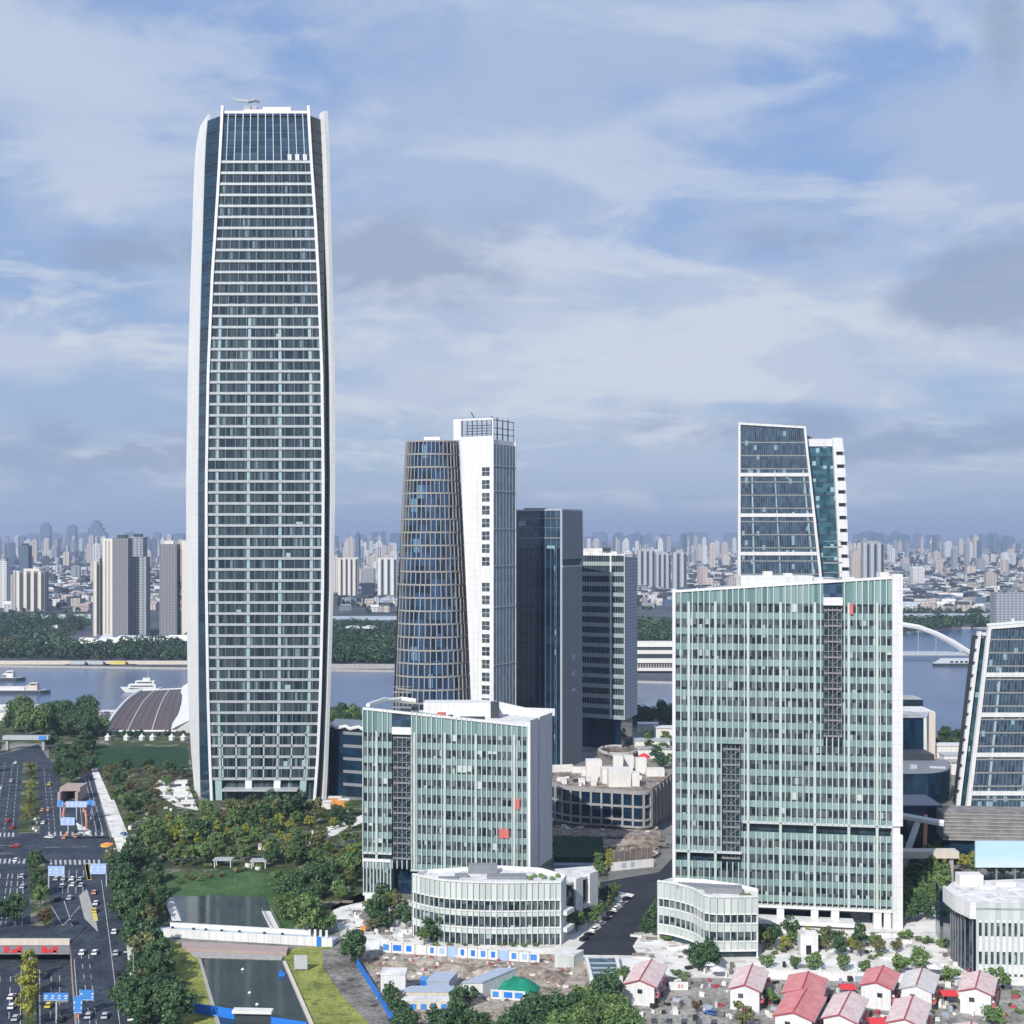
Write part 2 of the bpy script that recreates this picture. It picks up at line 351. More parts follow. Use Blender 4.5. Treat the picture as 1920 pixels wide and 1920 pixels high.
# ---- tall tower
def tall_tower():
    Y0 = 591
    def tab(d, Y, dx=0): return sorted([(zz(y, Y0), Vector((pxx(p, Y)+dx, Y, 0))) for y, p in d], key=lambda t: t[0])
    bl = [(205, 415), (300, 410), (400, 404), (520, 396), (700, 388.5), (900, 385), (1100, 385), (1300, 388), (1420, 391.5), (1505, 395)]
    br = [(205, 581), (300, 586.5), (400, 593.5), (520, 600), (700, 606.5), (900, 609), (1100, 608), (1300, 603.5), (1420, 598.5), (1505, 592)]
    cl = [(205, 391), (235, 387), (300, 384), (400, 381), (520, 377.5), (700, 373.5), (900, 371.5), (1100, 371.5), (1300, 372.5), (1420, 374), (1505, 376)]
    ol = [(205, 376), (250, 367), (300, 365), (400, 361.5), (520, 358), (700, 353), (900, 350), (1100, 350.5), (1300, 353), (1420, 359), (1505, 366)]
    cr = [(205, 606), (300, 611), (400, 613), (520, 616), (700, 619), (900, 620), (1100, 618), (1300, 612.5), (1420, 608), (1505, 604)]
    orr = [(205, 614), (300, 618), (520, 623), (700, 627), (900, 628), (1100, 625), (1300, 619), (1420, 615), (1505, 611)]
    t = thing('glass_skyscraper', 'very tall bowed glass skyscraper with white edges, highest building in view', 'skyscraper', (pxx(487, 600), 605))
    FR = Edge(tab(bl, 591), tab(br, 591)); C1 = Edge(tab(cl, 598), tab(bl, 591)); LW = Edge(tab(ol, 616), tab(cl, 598))
    C2 = Edge(tab(br, 591), tab(cr, 598)); RS = Edge(tab(orr, 594), tab(orr, 624, -12)); BK = Edge(tab(orr, 624, -12), tab(ol, 616))
    zt, zs = zz(213, Y0), zz(304, Y0); p = (zs-zz(1460, Y0))/56
    for i in range(56):
        a, b = zs-(i+1)*p, zs-i*p
        part('window_band', 'tglass', t, lambda m: m.panel(FR, .012, .988, a+.56, b-.56, -.6, 0))
    for i in range(57):
        b = zs-i*p
        part('floor_band', 'tband', t, lambda m: m.panel(FR, .012, .988, b-.56, b+.56, -.6, .5))
    part('crown_glass', 'tglasstop', t, lambda m: m.panel(FR, .012, .988, zs+.62, zt, -.6, 0, 1, 4))
    for k in range(1, 12):
        u = k/12
        part('crown_mullion', 'tband', t, lambda m: m.panel(FR, u-.0045, u+.0045, zs+.7, zt, 0, .4, 1, 4)); part('mullion', 'tmull', t, lambda m: m.panel(FR, u-.003, u+.003, zz(1460, Y0), zs-.7, 0, .3, 1, 24))
    part('crown_transoms', 'tmull', t, lambda m: [m.panel(FR, .012, .988, zs+3.4*k-.05, zs+3.4*k+.05, 0, .08) for k in range(1, 7)])
    for k in range(1, 8):
        u = k/8
        part('base_mullion', 'bandgrey', t, lambda m: m.panel(FR, u-.006, u+.006, zz(1460, Y0), zz(1372, Y0), .02, .5, 1, 3))
    for u in (.096, .36, .627, .89):
        def f(m):
            for i in range(14, 56):
                if R.random() < .06: continue
                z = zs-i*p; m.panel(FR, u-.013, u+.013, z-p+.65, z-.65, -.1, .06+.03*R.random())
        part('column_casing', 'tpane', t, f)
    def panes(m):
        for k in range(7):
            i, j = R.randrange(1, 55), R.randrange(12); z = zs-i*p
            m.panel(FR, j/12+.012, j/12+.04+R.random()*.03, z-p+.7, z-p+1.5+R.random()*2.2, -.05, .04)
    part('pale_blinds', 'tpane', t, panes)
    for k in range(3):
        part('white_louvre', 'white', t, lambda m: m.panel(FR, .735+k*.082, .775+k*.082, zs+.8, zs+3.6, 0, .3))  # plain white panels at the foot of the crown
    def ribs(P, u0, u1):
        def f(m):
            m.panel(P, 0, 1, 0, zt-2, -.4, 0, 1, 30)
        return f
    part('corner_glass', 'tcorner', t, lambda m: m.panel(C1, 0, 1, 0, zt-1, -.4, 0, 1, 30))
    part('corner_glass', 'tcorner', t, lambda m: m.panel(C2, 0, 1, 0, zt-1, -.4, 0, 1, 30))
    def louv(P):
        def f(m):
            for i in range(0, 60):
                z = zs-i*p+5*p
                if 2 < z < zt-3: m.panel(P, .06, .94, z-.2, z+.2, 0, .25)
        return f
    part('corner_louvres', 'darkmetal', t, louv(C1)); part('corner_louvres', 'darkmetal', t, louv(C2))
    zp = zz(205, Y0)
    L1 = Edge(tab(bl, 591), tab(bl, 591, 1.25)); R1 = Edge(tab(br, 591, -1.25), tab(br, 591))
    part('edge_fin', 'white', t, lambda m: m.panel(L1, 0, 1, 0, zz(199, Y0), -.8, 1.0, 1, 36))
    part('edge_fin', 'white', t, lambda m: m.panel(R1, 0, 1, 0, zz(199, Y0), -.8, 1.0, 1, 36))
    part('side_wall', 'white', t, lambda m: m.panel(LW, 0, 1, 0, zp, -.8, .3, 1, 36))
    RR = Edge(tab(cr, 593, .2), tab(orr, 594))
    part('side_wall', 'white', t, lambda m: m.panel(RR, 0, 1, 0, zp, -5, .4, 1, 36))
    part('rear_wall', 'tcorner', t, lambda m: (m.panel(RS, 0, 1, 0, zt-2, -.4, 0, 1, 30), m.panel(BK, 0, 1, 0, zt-2, -.4, 0, 1, 30)))
    zr = zt-1.2
    part('roof', 'roofpale', t, lambda m: m.prism([P(u, zr)[:2] for P, u in ((FR, .01), (FR, .99), (C2, .98), (RS, .9), (BK, .9), (LW, .3))], zr-1, zr))
    part('parapet', 'white', t, lambda m: m.panel(FR, .03, .97, zt, zt+1.2, -.5, .3))
    part('plant_room', 'offwhite', t, lambda m: (m.box((pxx(507, 603), 603, zr), (22, 14, 4.8)), m.box((pxx(523, 603), 602, zr+4.8), (13, 9, 1.6)), m.box((pxx(474, 603), 601, zr+4.8), (5, 6, .7))))
    def ent(m):
        z1 = zz(1460, Y0)-.7
        m.panel(FR, .012, .988, 0, z1, -2.2, -1.6)
    part('entrance_glass', 'tglass', t, ent)
    part('entrance_canopy', 'bandgrey', t, lambda m: m.panel(FR, .13, .83, zz(1480, Y0), zz(1478, Y0)+.3, -1.6, 5.))
    for u in (.08, .36, .627, .87):
        part('entrance_column', 'tpane' if u in (.08, .87) else 'white', t, lambda m: m.panel(FR, u-.03, u+.03, 0 if u in (.08, .87) else zz(1480, Y0)+.5, zz(1462, Y0), -1.5, .2))
    # crane on the roof
    c = thing('roof_crane', 'small lattice crane leaning on top of the tallest tower', 'crane', (pxx(470, 603), 600, zr+6))
    z0 = zr+6
    part('crane_cab', 'steel', c, lambda m: (m.box((pxx(464, 600), 600, z0-1), (3.2, 3, 2.2)), m.box((pxx(478, 600), 600, z0), (2.2, 2, 1.6))))
    part('crane_boom', 'bandgrey', c, lambda m: m.tube([pt(466, 190, 600), pt(441, 187, 600), pt(431, 176, 600)], [.8, .6, .35], 5))
    part('counter_jib', 'steel', c, lambda m: m.tube([pt(466, 191, 600), pt(480, 188, 600), pt(486, 191, 600)], .8, 5))
tall_tower()

# ---- cone tower and white slab
def cone_tower():
    Yc = 648; c = Vector((pxx(810, Yc), Yc)); r = 71.5*Yc/F*.985
    zb, zt = 0, zz(826, Yc-12); rt = 48.5/71.5
    def sc(z):
        k = max(0, min(1, (z-zz(1330, Yc))/(zt-zz(1330, Yc)))); return 1+(rt-1)*(k**1.25)
    t = thing('tapered_tower', 'rounded tapering tower with a beige stone grid and small dark blue windows', 'tower', (c.x, c.y))
    pts = [(c.x+r*math.cos(a), c.y+r*.8*math.sin(a)) for a in [math.pi+math.pi*k/16*1.0 for k in range(-2, 19)]]
    P = Curve(pts, c, sc, 3); ph = 23.3*Yc/F; n = int(zt/ph); NC = 22; pz = zt/n
    for i in range(n):
        part('window_ring', 'bluewin', t, lambda m: m.panel(P, 0, P.L, i*pz+.4, (i+1)*pz-.4, -.5, -.1, 40))
        part('floor_band', 'stone', t, lambda m: m.panel(P, 0, P.L, (i+1)*pz-.4, (i+1)*pz+.4, -.5, .3, 40))
    def posts(m):
        for i in range(n):
            for k in range(NC):
                u = (k+.5*(i % 2)*.25)/NC*P.L+R.uniform(-.28, .28)
                a, b = i*pz+.5, (i+1)*pz-.5
                m.panel(P, u-.26, u+.26, a-.1, b+.1, -.1, .5)
    part('stone_posts', 'stone', t, posts)
    part('core', 'darkmetal', t, lambda m: m.lathe((c.x, c.y+3, 0), [(r*.9, 0), (r*.9, zz(1330, Yc)), (r*.9*rt, zt-.5)], 24, sy=.75))
    part('parapet', 'roofpale', t, lambda m: m.lathe((c.x, c.y, zt-.6), [(r*rt*.9, 0), (r*rt*.9, .8)], 24, sy=.78))
    part('plant_room', 'offwhite', t, lambda m: m.box((c.x, c.y+2, zt), (8, 6, 2.6)))
cone_tower()
def white_slab():
    A, B, C = Vector((pxx(850, 636), 636)), Vector((pxx(925, 627), 627)), Vector((pxx(967, 645), 645)); D = Vector((pxx(905, 660), 660))
    t = thing('white_slab_tower', 'slim tower with blank white wall, single column of windows and bluish glass side', 'tower', B)
    zt = zz(828, 645)
    W, G = Flat(A, B), Flat(B, C)
    LE = lambda z: (0 if z > zt else (12+22*(zt-z)/(zt-zz(1320, 632)))/75*W.L)      # left edge slants along the tapered tower
    SW = Edge([(z, W(LE(z), z)) for z in (0, zz(1320, 632), zt-.01)], [(0, W(W.L-6.2, 0)), (zt, W(W.L-6.2, 0))])
    part('core', 'offwhite', t, lambda m: m.prism([W(W.L*.5, 0, -.9)[:2], B+Vector((0, .9)), C+Vector((-.6, 0)), D], 0, zt-.2))
    def wall(m):
        m.panel(SW, 0, 1, 0, zt, -.6, 0, 1, 6); m.panel(W, W.L-2.0, W.L, 0, zt, -.6, 0)
        ys = [880+23.35*i for i in range(23)]; prev = zt
        for i, y in enumerate(ys):
            if i == 8: continue
            a, b = zz(y, 648), zz(y+16, 648)
            m.panel(W, W.L-6.2, W.L-2, a, prev, -.6, 0); prev = b
        m.panel(W, W.L-6.2, W.L-2, 0, prev, -.6, 0)
    part('white_wall', 'white', t, wall)
    for i in range(19):
        if i == 8: continue
        y = 880+23.35*i; a, b = zz(y, 648), zz(y+16, 648)
        def win(m):
            m.panel(W, W.L-6.2, W.L-2, b, a, -.55, -.4)
        w = part('window', 'window', t, win)
        part('glazing_bar', 'bandgrey', w, lambda m: (m.panel(W, W.L-4.2, W.L-4.0, b, a, -.38, -.1), m.panel(W, W.L-6.2, W.L-2, (a+b)/2-.15, (a+b)/2+.15, -.38, -.15)))
    part('glass_side', 'bwall', t, lambda m: m.panel(G, .4, G.L-.3, 0, zz(838, 650), -.5, 0))
    def lines(m):
        for y in (878, 924, 993, 1060, 1135, 1240):
            z = zz(y, 650); m.panel(G, .4, G.L-.3, z, z+.5, 0, .15)
        for k in range(1, 7): m.panel(G, k*G.L/7-.06, k*G.L/7+.06, 0, zz(838, 650), 0, .1)
    part('glazing_lines', 'bandgrey', t, lines)
    part('corner_strip', 'white', t, lambda m: (m.panel(G, G.L-.3, G.L+.3, 0, zt, -.5, .2), m.panel(G, 0, .4, 0, zt, -.5, .1)))
    zf = zz(791, 650)
    def frame(m):
        for u in (0, W.L*.36, W.L*.7, W.L): m.panel(W, u-.35, u+.35, zt, zf, -1, 0)
        m.panel(W, 0, W.L, zf-1.2, zf, -.8, .1)
    part('roof_screen', 'white', t, lambda m: (m.panel(W, 0, 4.2, zt, zf, -.8, 0), m.panel(W, W.L-.8, W.L, zt, zf, -.8, 0), m.panel(W, 4.2, W.L-.8, zf-.9, zf, -.8, 0), m.panel(W, 4.2, W.L-.8, zt, zt+1.5, -.8, 0)))
    def steel(m):
        for k in range(9):
            u = 4.5+k*(W.L-6)/9; q = W(u, zt, -1.2-2*(k % 3)); m.box(q, (.4, .4, zf-zt-.5+R.random()*1.5))
        for k in range(5): m.panel(W, 4.5, W.L-2, zt+1.5+k*1.4, zt+1.8+k*1.4, -4-k*.3, -3.7-k*.3)
        for k in range(9):
            u = .5+k*(G.L-1)/8; q = G(u, zt, -1-2*(k % 2)); m.box(q, (.35, .35, zf-zt-1+R.random()*2))
        for z in (zt+2.5, zt+5.5, zf-1): m.panel(G, .3, G.L, z, z+.35, -1.2, -.9)
        m.tube([W(W.L*.5, zf-1, -3), W(W.L*.38, zf+3.5, -3)], .25, 5)
    part('roof_steelwork', 'darkmetal', t, steel)
white_slab()

# ---- dark glass tower
def dark_tower():
    A, B, C = Vector((pxx(952, 690), 690)), Vector((pxx(1054, 668), 668)), Vector((pxx(1092, 692), 692)); D = A+C-B
    t = thing('dark_glass_tower', 'dark blue glass tower with a plain grey side wall, right of the white slab', 'tower', B)
    zt = zz(957, 668); W, S = Flat(A, B), Flat(B, C); L = W.L
    part('core', 'darkmetal', t, lambda m: m.prism([A+Vector((.5, 1)), B+Vector((0, 1)), C+Vector((-1, 0)), D], 0, zt-1))
    p = 5.0; n = int((zt-16)/p)
    for i in range(n): part('window_band', 'dglass', t, lambda m: m.panel(W, 0, L-1, i*p+.12, (i+1)*p-.12, -.5, 0))
    part('crown_glass', 'rglass', t, lambda m: m.panel(W, 0, L-1, n*p+.4, zt, -.5, 0))
    def bars(m):
        for k in range(1, 10): m.panel(W, k*L/10-.09, k*L/10+.09, 2, zt, 0, .15)
        z = zz(1010, 668); m.panel(W, 0, L-1, z, z+.7, 0, .25)
        for z in (zz(972, 668), zz(990, 668)): m.panel(W, 0, L-1, z, z+.3, 0, .2)
    part('glazing_bars', 'steel', t, bars)
    part('pale_strip', 'rglass', t, lambda m: m.panel(W, L*.86, L*.89, 0, zt-5, .02, .2))
    part('corner_edge', 'bandgrey', t, lambda m: m.panel(W, L-1, L, 0, zt+.8, -.5, .3))
    za, zb = zz(1048, 680), zz(1060, 680)
    part('grey_side', 'greymetal', t, lambda m: (m.panel(S, 0, S.L, 0, zb-.8, -.5, 0), m.panel(S, 0, S.L, za, zt, -.5, 0), m.panel(S, S.L-.8, S.L, zb-.8, za, -.5, 0)))
    part('side_ledge', 'bandgrey', t, lambda m: m.panel(S, 0, S.L-.8, zb-.8, zb, -.5, .5))
    part('rear_edge', 'bandgrey', t, lambda m: m.panel(S, S.L, S.L+.5, zb, zt+.6, -.5, .3))
    part('parapet', 'bandgrey', t, lambda m: (m.panel(W, 0, L-1, zt, zt+.8, -.5, .15), m.panel(S, 0, S.L, zt, zt+.8, -.5, .1)))
    def signs(m):
        for y, w, h in ((1232, 9, 9), (1263, 9, 8), (1294, 13, 5)):
            z = zz(y+h/2, 680); u = S.L*.55; q = 680/F
            for k in range(3):
                m.panel(S, u-w*q*.7, u+w*q*.7, z+k*h*q/2.6, z+k*h*q/2.6+.45, 0, .2)
            m.panel(S, u-.3, u+.3, z-.3, z+h*q, 0, .22)
    part('pale_side_marks', 'bandgrey', t, signs)  # small pale strokes on the grey side wall
    part('plant_room', 'steel', t, lambda m: m.box((W(L*.35, 0, -8).x, W(L*.35, 0, -8).y, zt-1), (12, 6, 2.6)))
dark_tower()

M['greenband'] = plain('grey_green_band', (.27, .32, .325), .5)
# ---- banded office block
def banded_block():
    A, B, C = Vector((pxx(1082, 741), 741)), Vector((pxx(1172, 728), 728)), Vector((pxx(1195, 752), 752)); D = A+C-B
    t = thing('banded_office_block', 'pale banded office block with latticed side, half shadowed behind the dark tower', 'office block', B)
    W, S = Flat(A, B), Flat(B, C); zt, zs = zz(1042, 728), zz(1350, 728); n = 16; p = (zt-zs)/n
    part('core', 'darkmetal', t, lambda m: m.prism([A+Vector((.5, 1)), B+Vector((0, 1)), C+Vector((-1, 0)), D], zs+.5, zt-1))
    for i in range(n):
        part('window_band', 'gvoid', t, lambda m: m.panel(W, 0, W.L, zs+i*p+2.3, zs+(i+1)*p, -.9, -.5))
        part('floor_band', 'greenband', t, lambda m: m.panel(W, 0, W.L, zs+i*p, zs+i*p+2.3, -.9, .15))
    part('mullions', 'steel', t, lambda m: [m.panel(W, W.L*k/20-.09, W.L*k/20+.09, zs, zt, -.5, -.1) for k in range(1, 20)])
    part('bright_column', 'white', t, lambda m: m.panel(W, W.L*.69, W.L*.72, zs, zt, -.5, .3))
    part('end_fin', 'bandgrey', t, lambda m: m.panel(W, W.L-.6, W.L, zs, zt, -.9, .3))
    part('lattice_side', 'lattice', t, lambda m: m.panel(S, 0, S.L, zs, zt-1, -.5, 0))
    part('base_storey', 'dglass', t, lambda m: m.prism([A+Vector((1, 3)), B+Vector((-2, 4)), C+Vector((-3, 0)), D], 0, zs+.5))
    def roof(m):
        m.prism([A, B, C, D], zt, zt+.6)
        m.box((pxx(1108, 742), 744, zt+.6), (13, 8, 3.4)); m.box((pxx(1143, 742), 743, zt+.6), (8, 6, 1.6))
    part('roof', 'roofpale', t, roof)
    part('roof_plant', 'darkmetal', t, lambda m: m.box((pxx(1137, 742), 741, zt+2.3), (4, 4, 2.2)))
banded_block()

# ---- leaning-edged tower behind the right green block, and its twin at the right border
def rib_tower(name, label, Y, L, Rr, top, bands, storey, second, cap, fin, slots, mirror=False, floor0=0):
    def tab(d, Yq): return sorted([(zz(y, Y), Vector((pxx(p, Yq), Yq, 0))) for y, p in d], key=lambda t: t[0])
    FR = Edge(tab(L, Y), tab(Rr, Y)); zt = lambda u: zz(top[0]+(top[1]-top[0])*u, Y)
    w = (FR(1, 40)-FR(0, 40)).length
    t = thing(name, label, 'tower', (FR(.5, 0).x, Y+10)); bz = sorted(zz(y, Y) for y in bands)
    z = floor0; lv = []
    while z < min(zt(0), zt(1))-storey*.8: lv.append(z); z += storey
    for i, z in enumerate(lv):
        z1 = (lambda u: zt(u)-.4) if i == len(lv)-1 else z+storey
        part('window_band', 'rglass', t, lambda m: m.panel(FR, .01, .99, z+.55, z1, -.5, 0, 2))
        part('spandrel', 'stone', t, lambda m: m.panel(FR, .01, .99, z, z+.55, -.5, .08, 2))
    n = int(w/1.55)
    for k in range(1, n): part('rib', 'steel', t, lambda m: m.panel(FR, k/n-.065/w, k/n+.065/w, lv[0], lambda u: zt(u)-.4, 0, .3, 1, 6))
    for z in bz: part('white_band', 'white', t, lambda m: m.panel(FR, 0, 1, z-.95, z+.95, -.5, .6, 2))
    for u in (.18, .51, .92):
        def f(m):
            for z in lv[:-3]:
                m.panel(FR, u-.45/w, u+.45/w, z+.7, z+storey-.5, 0, .1)
        part('column_casing', 'tpane', t, f)
    e = 1.0/w
    part('edge_frame', 'white', t, lambda m: m.panel(FR, -e, e*.6, 0, lambda u: zt(u)+.8, -1, .8, 1, 14))
    part('edge_frame', 'white', t, lambda m: m.panel(FR, 1-e*.6, 1+e, 0, lambda u: zt(u)+.8, -1, .8, 1, 14))
    part('top_frame', 'white', t, lambda m: m.panel(FR, e*.6, 1-e*.6, lambda u: zt(u)-.4, lambda u: zt(u)+.8, -1, .8))
    Y2 = Y+5; S2 = Edge(tab(second[0], Y2), tab(second[1], Y2)); z2 = zz(cap[1], Y2)
    z = floor0
    while z < z2:
        part('side_window_band', 'teal', t, lambda m: m.panel(S2, 0, 1, z+.5, min(z+storey, z2), -.4, 0)); part('side_spandrel', 'darkmetal', t, lambda m: m.panel(S2, 0, 1, z, z+.5, -.4, .1)); z += storey
    part('white_cap', 'white', t, lambda m: m.panel(S2, 0, 1, z2, zz(cap[0], Y2), -1, .6))
    S3 = Edge(tab(fin[0], Y+3), tab(fin[1], Y+3)); z3 = zz(cap[0]-2, Y+3)
    dp = -6 if not mirror else -1
    def finw(m):
        zs = sorted(zz(y, Y) for y in slots); prev = 0; q = 7*Y/F
        for z in zs:
            m.panel(S3, 0, 1, prev, z, dp, .5); m.panel(S3, 0 if not mirror else .35, .25 if not mirror else 1, z, z+q, dp, .5); prev = z+q
        m.panel(S3, 0, 1, prev, z3, dp, .5)
    part('serrated_fin', 'white', t, finw)
    part('slot_glass', 'darkmetal', t, lambda m: m.panel(S3, .05 if not mirror else .3, .95, 0, z3-1, -6.4 if not mirror else -.95, -1.2 if not mirror else -.8, 1, 12))
    dx = 3 if FR(.5, 0).x > 0 else -3
    a, b, c = FR(0, 10), FR(1, 10), S3(1, 10) if not mirror else S3(0, 10)
    zb = min(zt(0), zt(1), z2+8)-1.5
    def core(m):
        k = []
        for z in (0, zb):
            q0, q1 = FR(0, z), FR(1, z); k += [(q0.x+.6, Y+.7, z), (q1.x-.6, Y+.7, z), (q1.x+10, Y+26, z), (q0.x*(Y+26)/Y+.5, Y+26, z)]
        m.hexa(k)
        k = []
        for z in (0, z2-1):
            q0, q1 = S2(0, z), S2(1, z); k += [(q0.x+.3, Y2+.6, z), (q1.x-.3, Y2+.6, z), (q1.x, Y2+20, z), (q0.x*(Y2+20)/Y2+.5, Y2+20, z)]
        m.hexa(k)
    part('core', 'darkmetal', t, core)
    return t, FR, zt
rib_tower('leaning_edge_tower', 'dark glass tower with slanting white edge, behind the large green slab', 700,
    [(793, 1386.5), (1100, 1386.5), (1700, 1386.5)], [(795, 1507), (1075, 1537), (1400, 1566)], (795, 802), (890, 966, 1038, 1110, 1182), 24.7*700/F/1.0,
    ([(800, 1510), (1075, 1541), (1400, 1570)], [(800, 1559), (1075, 1573), (1400, 1590)]), (823, 837),
    ([(800, 1560), (1075, 1574), (1400, 1591)], [(820, 1579), (860, 1584), (1075, 1592), (1400, 1606)]), [853+24.2*i for i in range(-0, 16)])
t2, FR2, zt2 = rib_tower('white_banded_tower', 'glass office tower with white bands and a wavy white edge at the right border', 563,
    [(1175, 1856), (1520, 1815), (1560, 1811)], [(1175, 2010), (1520, 2010)], (1178, 1166), (1265, 1340, 1415, 1487), 25*563/F,
    ([(1175, 1841), (1520, 1799)], [(1175, 1855), (1520, 1815)]), (1186, 1192),
    ([(1175, 1834), (1520, 1792)], [(1175, 1841), (1520, 1799)]), [1200+24.2*i for i in range(13)], True)
part('roof_frame', 'white', t2, lambda m: (m.panel(FR2, 0, 1, lambda u: zt2(u)+.8, lambda u: zt2(u)+1.8, -4, -3), m.panel(FR2, .3, .33, lambda u: zt2(u)+1.8, lambda u: zt2(u)+3.2, -4, -3)))

# ---- pale green curtain-wall blocks
def green_block(name, label, A, B, C, D, top, ztop0, pitch, hw, n, finp, cols, rec, reveal, zbot, side, rail=None, extra=None):
    t = thing(name, label, 'office block', B); W = Flat(A, B); L = W.L
    ex = lambda z: [(r[0], r[1]) for r in rec if r[2] < z < r[3]]
    bot = zbot
    part('core', 'gvoid', t, lambda m: m.prism([W(.3, 0, -1.6)[:2], W(L-.3, 0, -1.6)[:2], C[:2], *[d[:2] for d in D]], bot, lambda p: min(top(0), top(L))-2.2, mtop=0))
    for i in range(n):
        z1 = ztop0-i*pitch; z0 = z1-hw
        if z0 < bot: break
        rv = [r for r in reveal if r[2] == i]
        e = ex((z0+z1)/2)
        def f(m):
            for a, b in cut(0, L, e+[(r[0], r[1]) for r in rv]): m.panel(W, a, b, z0, z1, -.5, 0)
        part('window_band', 'gdark', t, f)
        def g(m):
            for a, b in cut(0, L, e): m.panel(W, a, b, max(bot, z1-pitch), z0, -.5, .06)
        part('spandrel', 'gspan', t, g)
        for r in rv: part('ledge', 'fin', t, lambda m: m.panel(W, r[0], r[1], z1-.2, z1+.5, -.5, .5))
    zl = max(bot, ztop0-n*pitch)
    def sc(m):
        for a, b in cut(0, L, []):
            m.panel(W, a, b, ztop0, lambda u: top(u)-.6, -.3, .05, 2)
    scr_ex = [(r[0], r[1]) for r in rec if r[3] > ztop0-3]
    part('top_screen', 'gtop', t, lambda m: [m.panel(W, a, b, ztop0+.01, lambda u: top(u)-.6, -.3, .05) for a, b in cut(0, L, scr_ex)])
    for a, b in scr_ex: part('dark_screen', 'rglass', t, lambda m: m.panel(W, a, b, ztop0+2.2, lambda u: top(u)-.6, -.6, -.2)); part('white_lintel', 'white', t, lambda m: m.panel(W, a, b, ztop0-.4, ztop0+2.1, -.6, .1))
    part('top_rail', 'white', t, lambda m: m.panel(W, 0, L, lambda u: top(u)-.6, lambda u: top(u)+.2, -.5, .5))
    nf = int(L/finp)
    def segs(u):
        out = [(bot, 1e9)]
        for r in rec:
            if r[0] < u < r[1]: out = [q for s in out for q in ((s[0], min(s[1], r[2])), (max(s[1] if s[1] < r[3] else r[3], r[3]), s[1])) if q[1]-q[0] > .5]
        for r in reveal:
            if r[0] < u < r[1]:
                a, b = ztop0-r[2]*pitch-hw, ztop0-r[2]*pitch; out = [q for s in out for q in ((s[0], min(s[1], a)), (max(s[0], b), s[1])) if q[1]-q[0] > .5]
        return out
    k = 0
    for j in range(nf+1):
        u = L*j/nf
        if any(abs(u-c) < .7 for c in cols): continue
        def f(m):
            for a, b in segs(u):
                if a > ztop0+3: continue
                m.panel(W, u-.15, u+.15, a, (lambda q: top(q)-.6) if b > 1e8 else b, 0, .5)
        part('fin', 'fin', t, f)
    for u in cols:
        def f(m):
            for a, b in [(bot, ztop0+pitch*.1)]:
                m.panel(W, u-.4, u+.4, a, b, -.2, .5)
        part('column', 'gcol', t, f)
    for r in rec:
        def f(m):
            z = r[2]
            while z < r[3]-.4:
                m.panel(W, r[0]+.1, r[1]-.1, z, z+.5, -1.4, -.7); m.panel(W, r[0]+.1, r[1]-.1, z+2.0, z+2.2, -1.4, -.9); z += pitch
            for k in range(5): u = r[0]+.3+(r[1]-r[0]-.6)*k/4; m.panel(W, u-.1, u+.1, r[2], min(r[3], ztop0)-1, -1.3, -.9)
        part('recess_louvres', 'steel', t, f)
        def g2(m):
            z = r[2]; wd = r[1]-r[0]
            while z < min(r[3], ztop0)-pitch:
                for s in (0, 1):
                    a, b = (r[0]+.4, r[0]+wd*.5) if s == 0 else (r[1]-.4, r[0]+wd*.5); m.tube([W(a, z+.5, -.9), W(b, z+pitch*.6, -.9), W(a, z+pitch, -.9)], .16, 4)
                z += pitch
        part('recess_bracing', 'greymetal', t, g2)
        part('recess_window', 'gvoid', t, lambda m: m.panel(W, r[0], r[1], r[2], min(r[3], ztop0-.4), -1.7, -1.45))
    def blind(m):
        for k in range(14):
            i = R.randrange(n); j = R.randrange(nf); z1 = ztop0-i*pitch
            if z1-hw < bot+1 or any(r[0]-2 < L*j/nf < r[1]+1 for r in rec) or any(r[2] == i for r in reveal): continue
            h = R.uniform(.5, hw); m.panel(W, L*j/nf+.2, L*(j+R.choice((1, 1, 2)))/nf-.2 if j < nf-2 else L*(j+1)/nf-.2, z1-h, z1, -.02, .03)
    part('pale_blinds', 'gcol', t, blind)
    zr = min(top(0), top(L))-1.8
    part('roof', 'roofpale', t, lambda m: m.prism([W(.4, 0, -.7)[:2], W(L-.4, 0, -.7)[:2], (C[0]-.3, C[1]), *[(d[0], d[1]) for d in D]], zr-.6, zr))
    return t, W
def G(px, Y): return Vector((pxx(px, Y), Y))
# left, smaller
A, B, C = G(681, 435), G(989, 425), G(1035, 447); D = [Vector((-4, 478)), Vector((-43, 474))]
L = (B-A).length; uu = lambda px: (px-681)/(989-681)*L
t, W = green_block('green_glass_block', 'lower pale green glass block with grey-white end wall, before the tapered tower', A, B, C, D,
    lambda u: 63.6+(59.3-63.6)*max(0, (u/L-.3)/.7), 55.3, 5.12, 2.9, 10, 1.67, [uu(707), uu(779), uu(836), uu(894), uu(965)],
    [(uu(736), uu(772), 12.5, 70)], [(0, uu(736), 8)], 9.6, None)
S = Flat(B, C)
part('end_wall', 'white', t, lambda m: (m.panel(S, 0, .42*S.L, 9.6, 60.4, -.5, .1), m.panel(S, .46*S.L, S.L, 9.6, 60.4, -.5, .1), m.panel(W, L-.2, L+1.0, 9.6, 60.4, -.5, .3)))
part('end_wall_joint', 'window', t, lambda m: m.panel(S, .42*S.L, .46*S.L, 9.6, 59.6, -.5, -.2))
part('lower_wing', 'gspan', t, lambda m: m.panel(W, .2, uu(734), .4, 12.2, -12, 0))
for k in range(8): part('wing_window', 'gdark', t, lambda m: (m.panel(W, uu(682+k*6.6), uu(682+k*6.6)+.75, 1.2, 9, 0, .06)))
